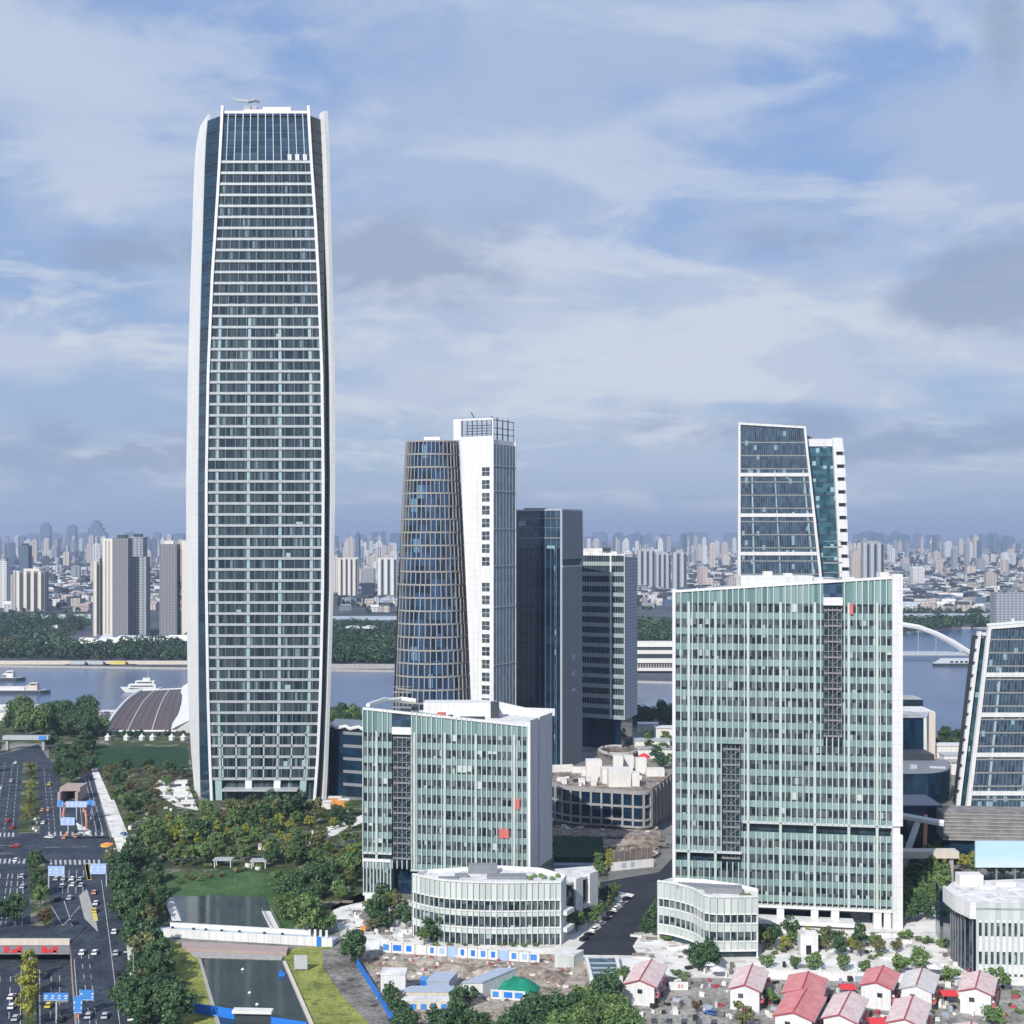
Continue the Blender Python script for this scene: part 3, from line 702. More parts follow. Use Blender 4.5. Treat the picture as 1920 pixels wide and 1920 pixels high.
for k in range(9): part('wing_fin', 'fin', t, lambda m: m.panel(W, uu(681.5+k*6.5), uu(681.5+k*6.5)+.28, .4, 12.2, .061, .5))
part('wing_base', 'white', t, lambda m: (m.panel(W, 0, uu(734), 11.6, 12.5, -.5, .6), m.panel(W, 0, uu(734), 0, .9, -.5, .6)))
part('entrance_glass', 'dglass', t, lambda m: m.panel(W, uu(736), L-.5, 0, 9.4, -12, -4))
part('soffit', 'fin', t, lambda m: m.panel(W, uu(772), L, 9.0, 9.58, -8, .5))
part('plant_room', 'white', t, lambda m: m.box((pxx(860, 457), 460, 57), (25, 8, 5.6)))
part('red_railing', 'redband', t, lambda m: (m.box((pxx(806, 446), 446, 58), (10, .5, 2.0)), m.box((pxx(828, 446), 447, 58), (3, 2, 2.4))))
for p_, d_ in (((pxx(768, 446), 447, 58), (6, 5, 4.6)), ((pxx(928, 455), 455, 57), (3, 4, 6)), ((pxx(885, 444), 445, 57.6), (9, 2, 1.6)), ((pxx(845, 444), 445, 57.6), (1.6, 2, 2.2))): part('roof_plant', 'darkmetal', t, lambda m: m.box(p_, d_))
part('curved_rail', 'white', t, lambda m: m.tube([pt(690, 1322, 445), pt(722, 1311, 464), pt(752, 1310, 470), pt(780, 1314, 470)], .8, 6))
part('rear_parapet', 'white', t, lambda m: (m.panel(Flat((C[0], C[1]), (-4, 478)), 0, 40, 57, 60, -.5, 0), m.box((pxx(985, 462), 464, 57.2), (22, .6, 2.6), -.25)))
part('red_sticker', 'redband', t, lambda m: (m.panel(W, uu(937), uu(955), zz(1570, 427), zz(1553, 427), .02, .62), ))
part('red_sticker', 'redband', t, lambda m: (m.panel(W, uu(966.5), uu(975), zz(1515, 427), zz(1496, 427), .02, .72), ))
# right, larger
A, B, C = G(1266, 408), G(1673, 397.5), G(1680, 422); D = [G(1266.5, 432)]
L2 = (B-A).length; vv = lambda px: (px-1266)/(1673-1266)*L2
tb, W2 = green_block('green_glass_slab', 'large pale green glass office slab with white corner pier and dark vertical recesses', A, B, C, D,
    lambda u: 104.6+(109.3-104.6)*u/L2, 100.7, 4.94, 2.85, 20, 1.8, [vv(p) for p in (1292, 1343, 1405, 1466, 1530, 1593, 1645)],
    [(vv(1546), vv(1582), 59, 120), (vv(1355), vv(1391), 19.5, 57.5)], [(vv(1395), L2, 14), (0, vv(1393), 16)], 5.8, None)
S2 = Flat(B, G(1691, 397.6))
part('corner_pier', 'white', tb, lambda m: (m.panel(S2, 0, S2.L, 32, 110.2, -3, .9), m.panel(S2, 0, S2.L, 0, 29.2, -3, .9), m.panel(S2, .1, S2.L-.6, 29.2, 32, -3, .2), m.panel(W2, -.9, .1, 5.8, 105.2, -1, .6)))
part('soffit_beam', 'white', tb, lambda m: (m.panel(W2, 0, L2, 5.0, 5.79, -6, .5), m.panel(W2, vv(1410), vv(1602), .9, 2.1, -2, 4)))
for px, w in ((1405, 2), (1466, 2.2), (1530, 2.2), (1568, 2.4), (1646, 2.4), (1664, 2.0)): part('ground_pillar', 'white', tb, lambda m: m.panel(W2, vv(px)-w/2, vv(px)+w/2, 0, 5, -2.5, .2))
part('ground_glass', 'dglass', tb, lambda m: m.panel(W2, 1, L2-1, 0, 5, -9, -5))
part('plant_room', 'white', tb, lambda m: (m.box((pxx(1455, 412), 415, 102), (23, 9, 7.2)), m.box((pxx(1530, 412), 415, 102), (12, 7, 6.6))))
part('roof_tank', 'offwhite', tb, lambda m: (m.box((pxx(1440, 412), 413, 109.2), (2.6, 3, 1.4)), m.box((pxx(1478, 412), 413, 109.2), (2.4, 3, .8)), m.box((pxx(1590, 412), 413, 107), (4, 3, 1.8)), m.box((pxx(1650, 412), 409, 107), (3, 4, 3.4))))
part('red_sticker', 'redband', tb, lambda m: m.panel(W2, vv(1594.5), vv(1601), zz(1152, 399), zz(1132, 399), .02, .74))

# ---- low curved pavilions
def pavilion(name, label, roofpts, zt, bands, screen0, step, back, roofbits, n_f=None, glassparts=()):
    pts = [at(px, py, zt) for px, py in roofpts]; P = Curve(pts); L = P.L
    t = thing(name, label, 'pavilion', (pts[0].x*.5+pts[-1].x*.5, pts[0].y))
    bk = [at(px, py, zt)[:2] for px, py in back]; nu = max(8, int(L/2.5))
    part('core', 'gvoid', t, lambda m: m.prism([P(L*k/24, 0, -.9)[:2] for k in range(25)]+bk, .2, screen0-.5))
    part('roof', 'roofpale', t, lambda m: m.prism([P(L*k/24, 0, -.6)[:2] for k in range(25)]+bk, screen0-.5, zt-1.0))
    part('parapet_screen', 'screen', t, lambda m: m.panel(P, 0, L, screen0, zt, -.35, 0, nu))
    part('coping', 'white', t, lambda m: m.panel(P, 0, L, zt, zt+.4, -.5, .35, nu))
    for a, b in bands:
        part('window_band', 'gdark', t, lambda m: m.panel(P, 0, L, a, b, -.6, -.25, nu))
    edges = sorted(bands)
    for i, (a, b) in enumerate(edges):
        c = edges[i+1][0] if i+1 < len(edges) else screen0
        part('floor_band', 'screen', t, lambda m: m.panel(P, 0, L, b, c, -.6, .05, nu)); part('white_sill', 'white', t, lambda m: m.panel(P, 0, L, c-.35 if i+1 < len(edges) else c-.3, c+.02, -.5, .3, nu))
    nf = int(L/step)
    for k in range(nf+1):
        u = L*k/nf; part('fin', 'fin', t, lambda m: m.panel(P, u-.13, u+.13, edges[0][0], zt, -.2, .42))
    bw = [Vector((p[0], p[1])) for p in ([pts[-1][:2]]+bk+[pts[0][:2]])]
    def back_w(m):
        for a, b in zip(bw, bw[1:]): w = Flat(a, b); m.panel(w, 0, w.L, 0, zt, -.4, 0)
    part('rear_wall', 'white', t, back_w)
    return t, P
p1, PP = pavilion('curved_pavilion', 'low curved pavilion with pale fins, at the foot of the smaller green block',
    [(774, 1640), (800, 1646), (830, 1651), (870, 1654), (911, 1655.5), (950, 1656), (990, 1655.5), (1025, 1655), (1052, 1655)], 18.6, [(.2, 3.4), (5.4, 8.6), (10.4, 13.2)], 13.6, 1.75,
    [(1062, 1640), (1015, 1627), (930, 1622), (800, 1630)], 0)
for p_, d_ in (((pxx(905, 396), 397, 17.6), (9, 3, 2.7)), ((pxx(950, 391), 391, 17.6), (12, 4, .9)), ((pxx(865, 391), 392, 17.6), (4, 2, .9)), ((pxx(840, 389), 390, 17.6), (6, 2, .5))): part('roof_plant', 'greymetal', p1, lambda m: m.box(p_, d_))
part('balcony', 'white', p1, lambda m: [m.box((pxx(1050, 385)+1.2, 385.5, z), (4.5, 5, 1.3), -.5) for z in (3.6, 8.6)])
for px in (994, 1002, 1014, 1020, 1035, 1046): part('roof_shrub', 'leafmid', p1, lambda m: m.lathe((pxx(px, 390), 388+R.random()*4, 17.6), [(.1, 0), (.9, .4), (.7, .9), (.1, 1.2)], 7))
p2, PP2 = pavilion('wedge_pavilion', 'low white wedge pavilion with folded roof, at the foot of the large green slab',
    [(1233, 1653), (1262, 1657), (1299, 1667), (1320, 1679), (1340, 1682.5), (1380, 1682.5), (1421, 1682)], 17.6, [(2.6, 2.61), (5.0, 7.6), (10.2, 12.6)], 12.9, 1.9,
    [(1422, 1666), (1385, 1657), (1320, 1648), (1262, 1645)], 0)
part('roof_pit', 'greymetal', p2, lambda m: (m.box((pxx(1355, 380), 379, 16.6), (11, 4, 1.7), -.12), m.box((pxx(1318, 380), 384, 16.6), (14, 5, .6), -.2)))
for px in (1390, 1397, 1404): part('roof_shrub', 'leafolive', p2, lambda m: m.lathe((pxx(px, 375), 374.5, 16.6), [(.1, 0), (.8, .4), (.1, 1.1)], 7))
part('soffit', 'white', p2, lambda m: m.panel(PP2, 0, PP2.L, 2.0, 2.59, -3, .3, 20))
part('red_sticker', 'redband', p2, lambda m: m.panel(PP2, PP2.L*.47, PP2.L*.485, 10.2, 12.6, -.2, .1))
for px, Y in ((1388, 373), (1300, 381), (1250, 388)): part('pillar', 'white', p2, lambda m: m.box((pxx(px, Y), Y+1, 0), (1.6, 1.6, 2.6)))
# side wing with white slabs behind the curved pavilion
t = thing('slab_sided_annex', 'small white annex with upright slab walls and a planted roof, right behind the curved pavilion', 'annex', at(1090, 1690))
q = [at(1066, 1655, 14), at(1120, 1634, 14), at(1112, 1622, 14), at(1040, 1628, 14)]
part('body', 'dglass', t, lambda m: m.prism([p[:2] for p in q], 0, 13))
part('roof', 'roofpale', t, lambda m: m.prism([p[:2] for p in q], 13.0, 13.8))
w = Flat(q[0], q[1])
for a, b in ((.18, .42), (.66, .95)): part('slab_wall', 'white', t, lambda m: m.panel(w, w.L*a, w.L*b, 0 if a < .5 else 3, 14.6, -.3, .8))
part('balcony', 'white', t, lambda m: m.panel(w, w.L*.42, w.L*.66, 4.5, 5.6, -.3, 1.4))
# prow-shaped pavilion at the right border
t = thing('prow_pavilion', 'white pavilion with a sweeping prow roof and dark slot windows at the right border', 'pavilion', at(1830, 1815))
zt = 20; r = [at(p[0], p[1], zt) for p in ((1769, 1664), (1790, 1681), (1812, 1691), (1830, 1696), (1960, 1698))]
bk = [at(1960, 1640, zt)[:2], at(1785, 1648, zt)[:2]]
P = Curve(r); L = P.L; kf = (r[3]-r[0]).length
us = [L*k/30 for k in range(31)]; uk = min(us, key=lambda u: (P(u, 0)-Vector((r[3].x, r[3].y, 0))).length)
wall = Flat(r[3], r[4])
part('roof', 'roofpale', t, lambda m: m.prism([p[:2] for p in r]+bk, zt-1.5, zt-.9))
part('roof_band', 'white', t, lambda m: m.panel(P, 0, uk, zt-4, zt+.5, -.6, .2, 12))
part('upper_screen', 'screen', t, lambda m: m.panel(wall, 0, wall.L, zt-4.2, zt+.4, -.5, 0))
part('front_wall', 'white', t, lambda m: [m.panel(wall, 0, wall.L, a, b, -.8, 0) for a, b in ((zt-5, zt-4.2), (7, 11.2), (.9, 3.4))])
for a, b in ((11.2, zt-5), (3.4, 7), (0, .9)): part('window_band', 'gdark', t, lambda m: m.panel(wall, 0, wall.L, a, b, -.8, -.4))
n = int(wall.L/1.6)
for k in range(n): part('pier', 'fin', t, lambda m: m.panel(wall, k*1.6, k*1.6+.75, .2, zt-4.2, -.4, .15))
part('prow_glass', 'dglass', t, lambda m: m.prism([P(uk*k/8, 0, -1.5)[:2] for k in range(1, 9)]+[r[3][:2], (r[3].x, r[3].y+30), (r[0].x+5, r[0].y+22)], 0, zt-4))
part('prow_bars', 'steel', t, lambda m: [m.box((*P(uk*k/9, 0, -1.4)[:2], 0), (.25, .25, zt-4)) for k in range(1, 9)])
part('roof_plant', 'offwhite', t, lambda m: (m.box((pxx(1815, 380), 379, zt-.9), (7, 4, 3)), m.box((pxx(1880, 378), 377, zt-.9), (6, 3, 1.2)), m.box((pxx(1850, 374), 374, zt-.9), (5, 2, .6))))

# ---- stone-grid building under works
t = thing('gutted_stone_building', 'low stone-grid building with a broken-up white roof, between the green blocks', 'building', at(1140, 1570))
zt = 18.6; r = [at(p[0], p[1], zt) for p in ((1022, 1464), (1045, 1472), (1080, 1477.5), (1120, 1480), (1170, 1483), (1205, 1485), (1222, 1482))]
P = Curve(r); S = Flat(r[-1], at(1262, 1450, zt)); bk = [at(1262, 1450, zt)[:2], at(1200, 1420, zt)[:2], at(1060, 1440, zt)[:2]]
part('body', 'bluewin', t, lambda m: m.prism([P(P.L*k/16, 0, -.8)[:2] for k in range(17)]+bk, 4.6, zt-.6))
for z0, z1 in ((4.6, 6.6), (7.4, 12.), (12.8, 17.4)):
    part('window_row', 'dglass', t, lambda m: m.panel(P, 0, P.L, z0, z1, -.8, -.4, 16))
for z in (3.8, 6.6, 12., 17.4): part('stone_band', 'stone', t, lambda m: m.panel(P, 0, P.L, z, z+(.8 if z < 17 else 1.4), -.6, .25, 16))
for k in range(13): part('stone_post', 'stone', t, lambda m: m.panel(P, P.L*k/12.2, P.L*k/12.2+.8, 4, zt-.4, -.4, .35))
part('side_wall', 'brown', t, lambda m: m.panel(S, 0, S.L, 3.8, zt-.4, -.5, 0))
part('side_frame', 'stone', t, lambda m: [m.panel(S, S.L*k/6, S.L*k/6+.8, 3.8, zt-.4, 0, .4) for k in range(6)])
part('roof', 'rubble', t, lambda m: m.prism([P(P.L*k/16, 0, -.6)[:2] for k in range(17)]+bk, zt-.6, zt+.1))
part('undercroft', 'brown', t, lambda m: m.prism([P(P.L*k/16, 0, -4)[:2] for k in range(17)]+bk, 0, 3.8))
for px, py in ((1065, 1570), (1130, 1572), (1178, 1574), (1214, 1576)): part('pillar', 'offwhite', t, lambda m: m.box(at(px, py), (1.6, 1.6, 3.8)))
for x0, x1, y0, y1 in ((1099, 1128, 1424, 1456), (1128, 1148, 1440, 1468), (1140, 1182, 1440, 1474), (1150, 1168, 1417, 1446), (1170, 1188, 1417, 1440), (1192, 1212, 1421, 1450), (1186, 1200, 1448, 1474), (1212, 1246, 1441, 1456), (1052, 1062, 1462, 1470), (1085, 1097, 1462, 1471), (1108, 1118, 1464, 1473)):
    p = at(x0/2+x1/2, y1, zt+.1); d_ = R.uniform(4, 7); a_ = R.uniform(-.12, .12); part('roof_works', 'offwhite', t, lambda m: m.box((p.x, p.y+2, zt+.1), ((x1-x0)*p.y/F, d_, (y1-y0)*p.y/F*.95), a_))
part('roof_debris', 'darkmetal', t, lambda m: [m.box((at(px, py, zt).x, at(px, py, zt).y, zt), (2.2, 1.5, R.uniform(.6, 2.2)), R.random()) for px, py in ((1166, 1455), (1172, 1458), (1196, 1455), (1190, 1448), (1080, 1466), (1176, 1470), (1195, 1468), (1162, 1436), (1176, 1436))])
for px, py, w_, h_, c_ in [(R.uniform(1050, 1240), R.uniform(1448, 1474), R.uniform(1, 5), R.uniform(.4, 2.2), R.choice(('offwhite', 'roofpale', 'brown', 'offwhite'))) for k in range(26)]:
    part('roof_unit', c_, t, lambda m: m.box((at(px, py, zt).x, at(px, py, zt).y, zt+.1), (w_, R.uniform(1, 3), h_), R.uniform(-.2, .2)))
part('slanted_panels', 'offwhite', t, lambda m: (m.box((at(1055, 1447, zt).x, at(1055, 1447, zt).y, zt), (9, 2, 3.), .2), m.box((at(1088, 1449, zt).x, at(1088, 1449, zt).y, zt), (7, 2, 2.6))))
tr = thing('rubble_terrace', 'stepped brownish terraces with broken edges below the gutted stone building', 'terrace', at(1150, 1600))
for pts_, z_, c_ in ((((1036, 1566), (1238, 1570), (1240, 1556), (1036, 1552)), 3.6, 'rubble'), (((1036, 1578), (1060, 1575), (1100, 1580), (1112, 1590), (1170, 1587), (1236, 1580), (1238, 1569), (1036, 1565)), 2.6, 'earth'), (((1118, 1598), (1150, 1596), (1182, 1603), (1226, 1594), (1236, 1581), (1116, 1586)), 1.6, 'rubble'), (((1150, 1610), (1226, 1604), (1232, 1594), (1150, 1597)), .8, 'earth')):
    part('terrace_slab', c_, tr, lambda m: m.prism([at(x, y, z_)[:2] for x, y in pts_], 0, z_))
    part('broken_edge', 'brown', tr, lambda m: [m.box((*at(x + R.uniform(-3, 3), y, z_)[:2], max(.1, z_-1.0)), (R.uniform(1.5, 5), 1.2, R.uniform(.5, 1.3)), R.uniform(-.3, .3)) for x, y in pts_[:-2] for _k in range(3)])
# broken ring structure behind it
t = thing('concrete_ring', 'round brown concrete ring left standing behind the gutted stone building', 'ruin', at(1160, 1440))
c = at(1158, 1430, 8)
def ring(m):
    for k in range(26):
        a = 2*math.pi*k/26
        m.box((c.x+9*math.cos(a), c.y+12*math.sin(a), 0), (2.6, 2.6, 12+R.uniform(-1.5, 2.5)), a)
part('ring_wall', 'brown', t, ring)
part('ring_rim', 'concrete', t, lambda m: m.tube([(c.x+9*math.cos(a), c.y+12*math.sin(a), 14.2) for a in [i*.25+1.2 for i in range(20)]], 1.0, 6))
t = thing('red_umbrella', 'red canopy beside the brown concrete ring', 'canopy', (c.x+12.5, c.y-8))
part('canopy', 'red', t, lambda m: m.lathe((c.x+12.5, c.y-8, 12), [(3.2, 0), (2.4, 1.1), (.2, 2.2)], 10)); part('pole', 'steel', t, lambda m: m.tube([(c.x+12.5, c.y-8, 0), (c.x+12.5, c.y-8, 12.5)], .2))

# ---- dark blocks behind the green block and beside the skyscraper
t = thing('dark_podium_block', 'low dark block with wavy white roof edge, beside the foot of the skyscraper', 'building', G(650, 600))
A, B = G(616, 603), G(690, 596); W = Flat(A, B); zt = zz(1366, 600)
part('body', 'dglass', t, lambda m: m.prism([A, B, B+Vector((0, 25)), A+Vector((0, 25))], 0, zt))
for i in range(5): part('floor_band', 'greymetal', t, lambda m: m.panel(W, W.L*.38, W.L, 5+i*6, 6.4+i*6, -.2, .3))
part('roof_edge', 'white', t, lambda m: m.tube([W(W.L*k/9, zt+.6+.7*math.sin(k*2.1), .3) for k in range(10)], .8, 6))
part('roof', 'teal', t, lambda m: m.prism([A, B, B+Vector((0, 25)), A+Vector((0, 25))], zt+.1, zt+.7))

def simple_block(name, label, cat, px0, px1, Y, py_top, depth, mat, roofmat='roofgrey', z0=0, bits=None, shear=None):
    A, B = G(px0, Y), G(px1, Y); t = thing(name, label, cat, (A+B)/2); zt = zz(py_top, Y)
    sx = shear if shear is not None else 0
    part('wall', mat, t, lambda m: m.prism([A, B, B+Vector((sx, depth)), A+Vector((sx, depth))], z0, zt))
    part('roof', roofmat, t, lambda m: m.prism([A+Vector((.3, .3)), B+Vector((-.3, .3)), B+Vector((sx-.3, depth-.3)), A+Vector((sx+.3, depth-.3))], zt+.05, zt+.5))
    if bits: bits(t, A, B, zt)
    return t
simple_block('flat_roofed_hall', 'flat grey-roofed riverside hall just right of the large green slab, farthest of its cluster', 'hall', 1640, 1731, 742, 1312, 18, 'dglass', 'roofgrey', 0)
simple_block('cream_hall', 'cream block below the flat-roofed riverside hall, right of the large green slab', 'hall', 1640, 1754, 700, 1336, 22, 'cream', 'roofpale')
simple_block('grey_box_building', 'grey box building with a dark front panel, right of the large green slab', 'building', 1640, 1733, 640, 1346, 22, 'dglass', 'roofgrey', 0,
    lambda t, A, B, zt: (part('pale_frame', 'offwhite', t, lambda m: m.box((B.x+.3, B.y-.2, 0), (1.4, 1, zt))), part('pale_side', 'bandgrey', t, lambda m: m.prism([B+Vector((1.2, 0)), B+Vector((9.5, 22)), B+Vector((1, 22))], 0, zt))))
simple_block('dark_terrace_building', 'low black-roofed building below the grey box building', 'building', 1640, 1752, 612, 1416, 14, 'darkmetal', 'darkmetal')
t = thing('dark_curved_building', 'dark glass building with a rounded corner beside the large green slab', 'building', G(1730, 585))
P = Curve([G(1640, 580), G(1700, 578), G(1755, 580), G(1778, 588), G(1784, 600)]); zt = zz(1448, 582)
part('glass_wall', 'dglass', t, lambda m: m.panel(P, 0, P.L, 0, zt, -.8, 0, 20))
part('roof', 'greymetal', t, lambda m: m.prism([P(P.L*k/12, 0, -.4)[:2] for k in range(13)]+[G(1770, 615)[:], G(1640, 612)[:]], zt-.5, zt+.1))
part('roof_skylight', 'bandgrey', t, lambda m: (m.box((pxx(1712, 592), 592, zt+.1), (3, 3, 1.6)), m.box((pxx(1758, 592), 592, zt+.1), (7, 1.2, .8), -.3)))
t = thing('canopy_roof', 'white slanting canopy on a leaning strut beside the large green slab', 'canopy', G(1730, 468))
part('canopy_beam', 'white', t, lambda m: m.tube([pt(1686, 1529, 470), pt(1770, 1544, 464)], 1.3, 6))
part('strut', 'white', t, lambda m: m.tube([pt(1722, 1537, 468), pt(1703, 1592, 468), Vector((pxx(1697, 468), 468, 0))], 1.1, 6))
part('post', 'salmon', t, lambda m: m.tube([(pxx(1736, 470), 472, 0), pt(1736, 1528, 472)], .7, 6))
t = thing('beige_footbridge', 'beige footbridge deck below the slanting canopy', 'footbridge', G(1742, 452))
part('deck', 'cream', t, lambda m: m.box((pxx(1742, 452), 454, zz(1609, 452)), (21, 5, 2.4)))
for px in (1700, 1785): part('pier', 'concrete', t, lambda m: m.box((pxx(px, 452), 454, 0), (1.4, 3, zz(1609, 452))))
simple_block('dark_glass_hall', 'dark glass hall behind the slanting canopy and the beige footbridge', 'hall', 1660, 1768, 484, 1512, 20, 'dglass', 'greymetal')
t = thing('slatted_podium', 'grey-brown slatted podium under the white banded tower', 'podium', G(1850, 474))
W = Flat(G(1768, 474), G(2010, 470)); za, zb = zz(1577, 472), zz(1527, 472)
part('wall', 'podium', t, lambda m: m.panel(W, 0, W.L, za, zb, -14, 0)); part('base_glass', 'dglass', t, lambda m: m.panel(W, 1, W.L, 0, za, -14, -2))
part('slats', 'concrete', t, lambda m: [m.panel(W, 0, W.L, za+k*1.35, za+k*1.35+.25, 0, .25) for k in range(8)])
t = thing('pale_billboard', 'big pale blue billboard in front of the slatted podium', 'billboard', G(1880, 440))
part('panel', 'billboard', t, lambda m: m.box((pxx(1906, 440), 440, zz(1626, 440)), (28.5, .8, 9)))
part('frame', 'steel', t, lambda m: [m.box((pxx(px, 440), 441, 0), (.6, .6, zz(1580, 440))) for px in (1836, 1870, 1905, 1940)])
# ------------------------------------------------------------------ ground, river, roads
def pp(*pts, z=0): return [at(x, y, z)[:2] for x, y in pts]
NB = pp((-700, 1336), (300, 1336), (660, 1338), (1000, 1342), (1250, 1349), (1500, 1360), (1770, 1382), (2100, 1390), (3200, 1400))
FB = pp((-1200, 1246), (0, 1247), (740, 1256), (1000, 1264), (1190, 1276), (1420, 1281), (1560, 1262), (1650, 1205), (1700, 1184), (1800, 1176), (2400, 1174), (3600, 1172))
SUNK = pp((-260, 1752), (131, 1752), (137, 1840), (149, 1985), (-330, 1985))
ZS = -6.0
m = MB()
def flat_with_hole(outer, holes, z):
    loops = [[Vector((p[0], p[1], 0)) for p in outer]]+[[Vector((p[0], p[1], 0)) for p in h] for h in holes]
    pts = [p for l in loops for p in l]; k = len(m.v); m.v.extend((p.x, p.y, z) for p in pts)
    for a, b, c in tessellate_polygon(loops):
        if (pts[b]-pts[a]).cross(pts[c]-pts[a]).z < 0: b, c = c, b
        m.f.append((k+a, k+b, k+c)); m.mi.append(0)
flat_with_hole([(-9000, -1500), (9000, -1500), (9000, NB[-1][1])]+NB[::-1]+[(-9000, NB[0][1])], [SUNK], 0)
k0 = len(m.f)
flat_with_hole([(-36000, 40000), (-36000, FB[0][1])]+FB+[(36000, FB[-1][1]), (36000, 40000)], [], 0)
for i in range(k0, len(m.f)): m.mi[i] = 1
for a, b in zip(NB, NB[1:]): m.face([(a[0], a[1], 0), (b[0], b[1], 0), (b[0], b[1], -5), (a[0], a[1], -5)], 2)
for a, b in zip(FB, FB[1:]): m.face([(b[0], b[1], 0), (a[0], a[1], 0), (a[0], a[1], -5), (b[0], b[1], -5)], 2)
m.face([(-36000, 500, -5), (36000, 500, -5), (36000, 3000, -5), (-36000, 3000, -5)], 2)
for a, b in zip(SUNK, SUNK[1:]+SUNK[:1]): m.face([(b[0], b[1], 0), (a[0], a[1], 0), (a[0], a[1], ZS), (b[0], b[1], ZS)], 3)
struct('ground', m, ['ground', 'farground', 'concrete', 'pinkwall'])
m = MB(); m.face([(-36000, 505, -2.2), (36000, 505, -2.2), (36000, 2990, -2.2), (-36000, 2990, -2.2)]); struct('river', m, 'river')
LVL = [0]
def zone(name, mat, pts, z=None, lvl=1):
    m = MB(); zz_ = (lvl*.04) if z is None else z; m.sheet(pp(*pts), zz_); return struct(name, m, mat)
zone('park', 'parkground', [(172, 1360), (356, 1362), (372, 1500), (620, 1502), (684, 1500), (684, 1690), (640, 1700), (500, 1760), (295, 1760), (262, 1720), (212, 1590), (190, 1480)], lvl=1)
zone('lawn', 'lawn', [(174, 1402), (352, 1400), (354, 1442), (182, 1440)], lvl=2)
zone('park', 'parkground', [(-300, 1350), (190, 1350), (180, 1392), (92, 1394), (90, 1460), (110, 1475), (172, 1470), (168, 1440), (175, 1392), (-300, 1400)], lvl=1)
zone('plaza', 'paving', [(622, 1700), (684, 1672), (780, 1690), (1060, 1720), (1150, 1660), (1240, 1652), (1300, 1700), (1680, 1700), (1700, 1690), (1960, 1700), (1990, 1990), (1150, 1990), (1090, 1792), (700, 1786), (640, 1760)], lvl=1)
zone('promenade', 'paving', [(-300, 1339), (200, 1339), (360, 1339), (360, 1356), (190, 1356), (60, 1346), (-300, 1350)], lvl=2)
zone('plaza', 'paving', [(284, 1462), (350, 1466), (372, 1520), (330, 1512), (300, 1492)], lvl=2)
zone('path', 'paving', [(192, 1500), (214, 1500), (250, 1590), (222, 1600)], lvl=2)
zone('path', 'paving', [(596, 1563), (684, 1526), (684, 1540), (612, 1574)], lvl=2)
zone('bank', 'bank', [(262, 1640), (430, 1632), (520, 1640), (560, 1690), (545, 1760), (520, 1760), (500, 1690), (420, 1683), (310, 1683), (280, 1690)], lvl=3)
zone('pond', 'pond', [(306, 1683), (420, 1679), (498, 1684), (524, 1752), (322, 1752)], lvl=4)
zone('meadow', 'grass', [(258, 1764), (345, 1768), (378, 1800), (420, 1960), (330, 1960), (305, 1880), (276, 1830)], lvl=3)
zone('meadow', 'grass', [(530, 1790), (560, 1776), (625, 1776), (604, 1812), (640, 1866), (735, 1960), (600, 1960), (545, 1832)], lvl=3)
zone('canal', 'pond', [(360, 1790), (536, 1796), (600, 1960), (424, 1960)], lvl=2)
zone('wasteland', 'rough', [(604, 1782), (668, 1776), (700, 1800), (780, 1960), (730, 1960), (640, 1866), (606, 1812)], lvl=4)
zone('building_site', 'earth', [(676, 1782), (1085, 1792), (1110, 1830), (1000, 1990), (790, 1990), (690, 1830)], lvl=5)
zone('housing_yard', 'yard', [(1150, 1830), (1960, 1850), (1990, 1990), (1140, 1990)], lvl=3)
zone('rubble_ground', 'rubble', [(1030, 1556), (1235, 1560), (1230, 1622), (1180, 1628), (1030, 1600)], lvl=2)
# roads
zone('road', 'newasphalt', [(1192, 1676), (1234, 1672), (1232, 1737), (1200, 1752), (1186, 1775), (1196, 1792), (1068, 1791), (1092, 1772)], lvl=6)
zone('road', 'newasphalt', [(1125, 1655), (1236, 1636), (1270, 1600), (1290, 1600), (1280, 1690), (1236, 1676), (1190, 1678), (1125, 1664)], lvl=5)
zone('road', 'asphalt', [(-300, 1572), (205, 1570), (222, 1622), (-300, 1622)], lvl=3)
zone('road', 'asphalt', [(-60, 1430), (40, 1405), (72, 1395), (88, 1420), (110, 1440), (128, 1560), (208, 1572), (222, 1625), (232, 1720), (252, 1960), (150, 1960), (137, 1840), (131, 1752), (-400, 1752), (-400, 1575), (-200, 1572), (-30, 1480)], lvl=2)
zone('road', 'asphalt', [(150, 1446), (170, 1444), (206, 1572), (120, 1572), (112, 1500), (150, 1500)], lvl=3)
# sunken carriageways
m = MB(); m.sheet(pp((-260, 1752), (131, 1752), (137, 1840), (149, 1985), (-330, 1985), z=0), ZS+.02); struct('underpass_road', m, 'asphalt')
# medians and kerbs
def kerbed(name, pts, mat, top, h=.16, z=0):
    m = MB(); m.prism(pp(*pts, z=z), z, z+h, 0, 1); return struct(name, m, ['kerb', mat])
kerbed('median', [(44, 1428), (70, 1428), (74, 1500), (76, 1562), (34, 1562), (38, 1500)], 'parkground', 0)
kerbed('median', [(53, 1612), (84, 1612), (102, 1740), (58, 1740)], 'parkground', 0)
kerbed('traffic_island', [(148, 1680), (163, 1668), (178, 1715), (184, 1748), (158, 1722)], 'concrete', 0)
kerbed('traffic_island', [(142, 1542), (170, 1558), (172, 1568), (148, 1562)], 'paving', 0)
kerbed('pavement', [(170, 1440), (182, 1440), (208, 1500), (236, 1572), (210, 1570)], 'paving', 0)
kerbed('pavement', [(222, 1628), (238, 1622), (252, 1700), (264, 1800), (272, 1960), (254, 1960), (234, 1730)], 'paving', 0)
kerbed('pavement', [(1192, 1676), (1180, 1674), (1060, 1784), (940, 1782), (940, 1790), (1072, 1790), (1100, 1770)], 'paving', 0)
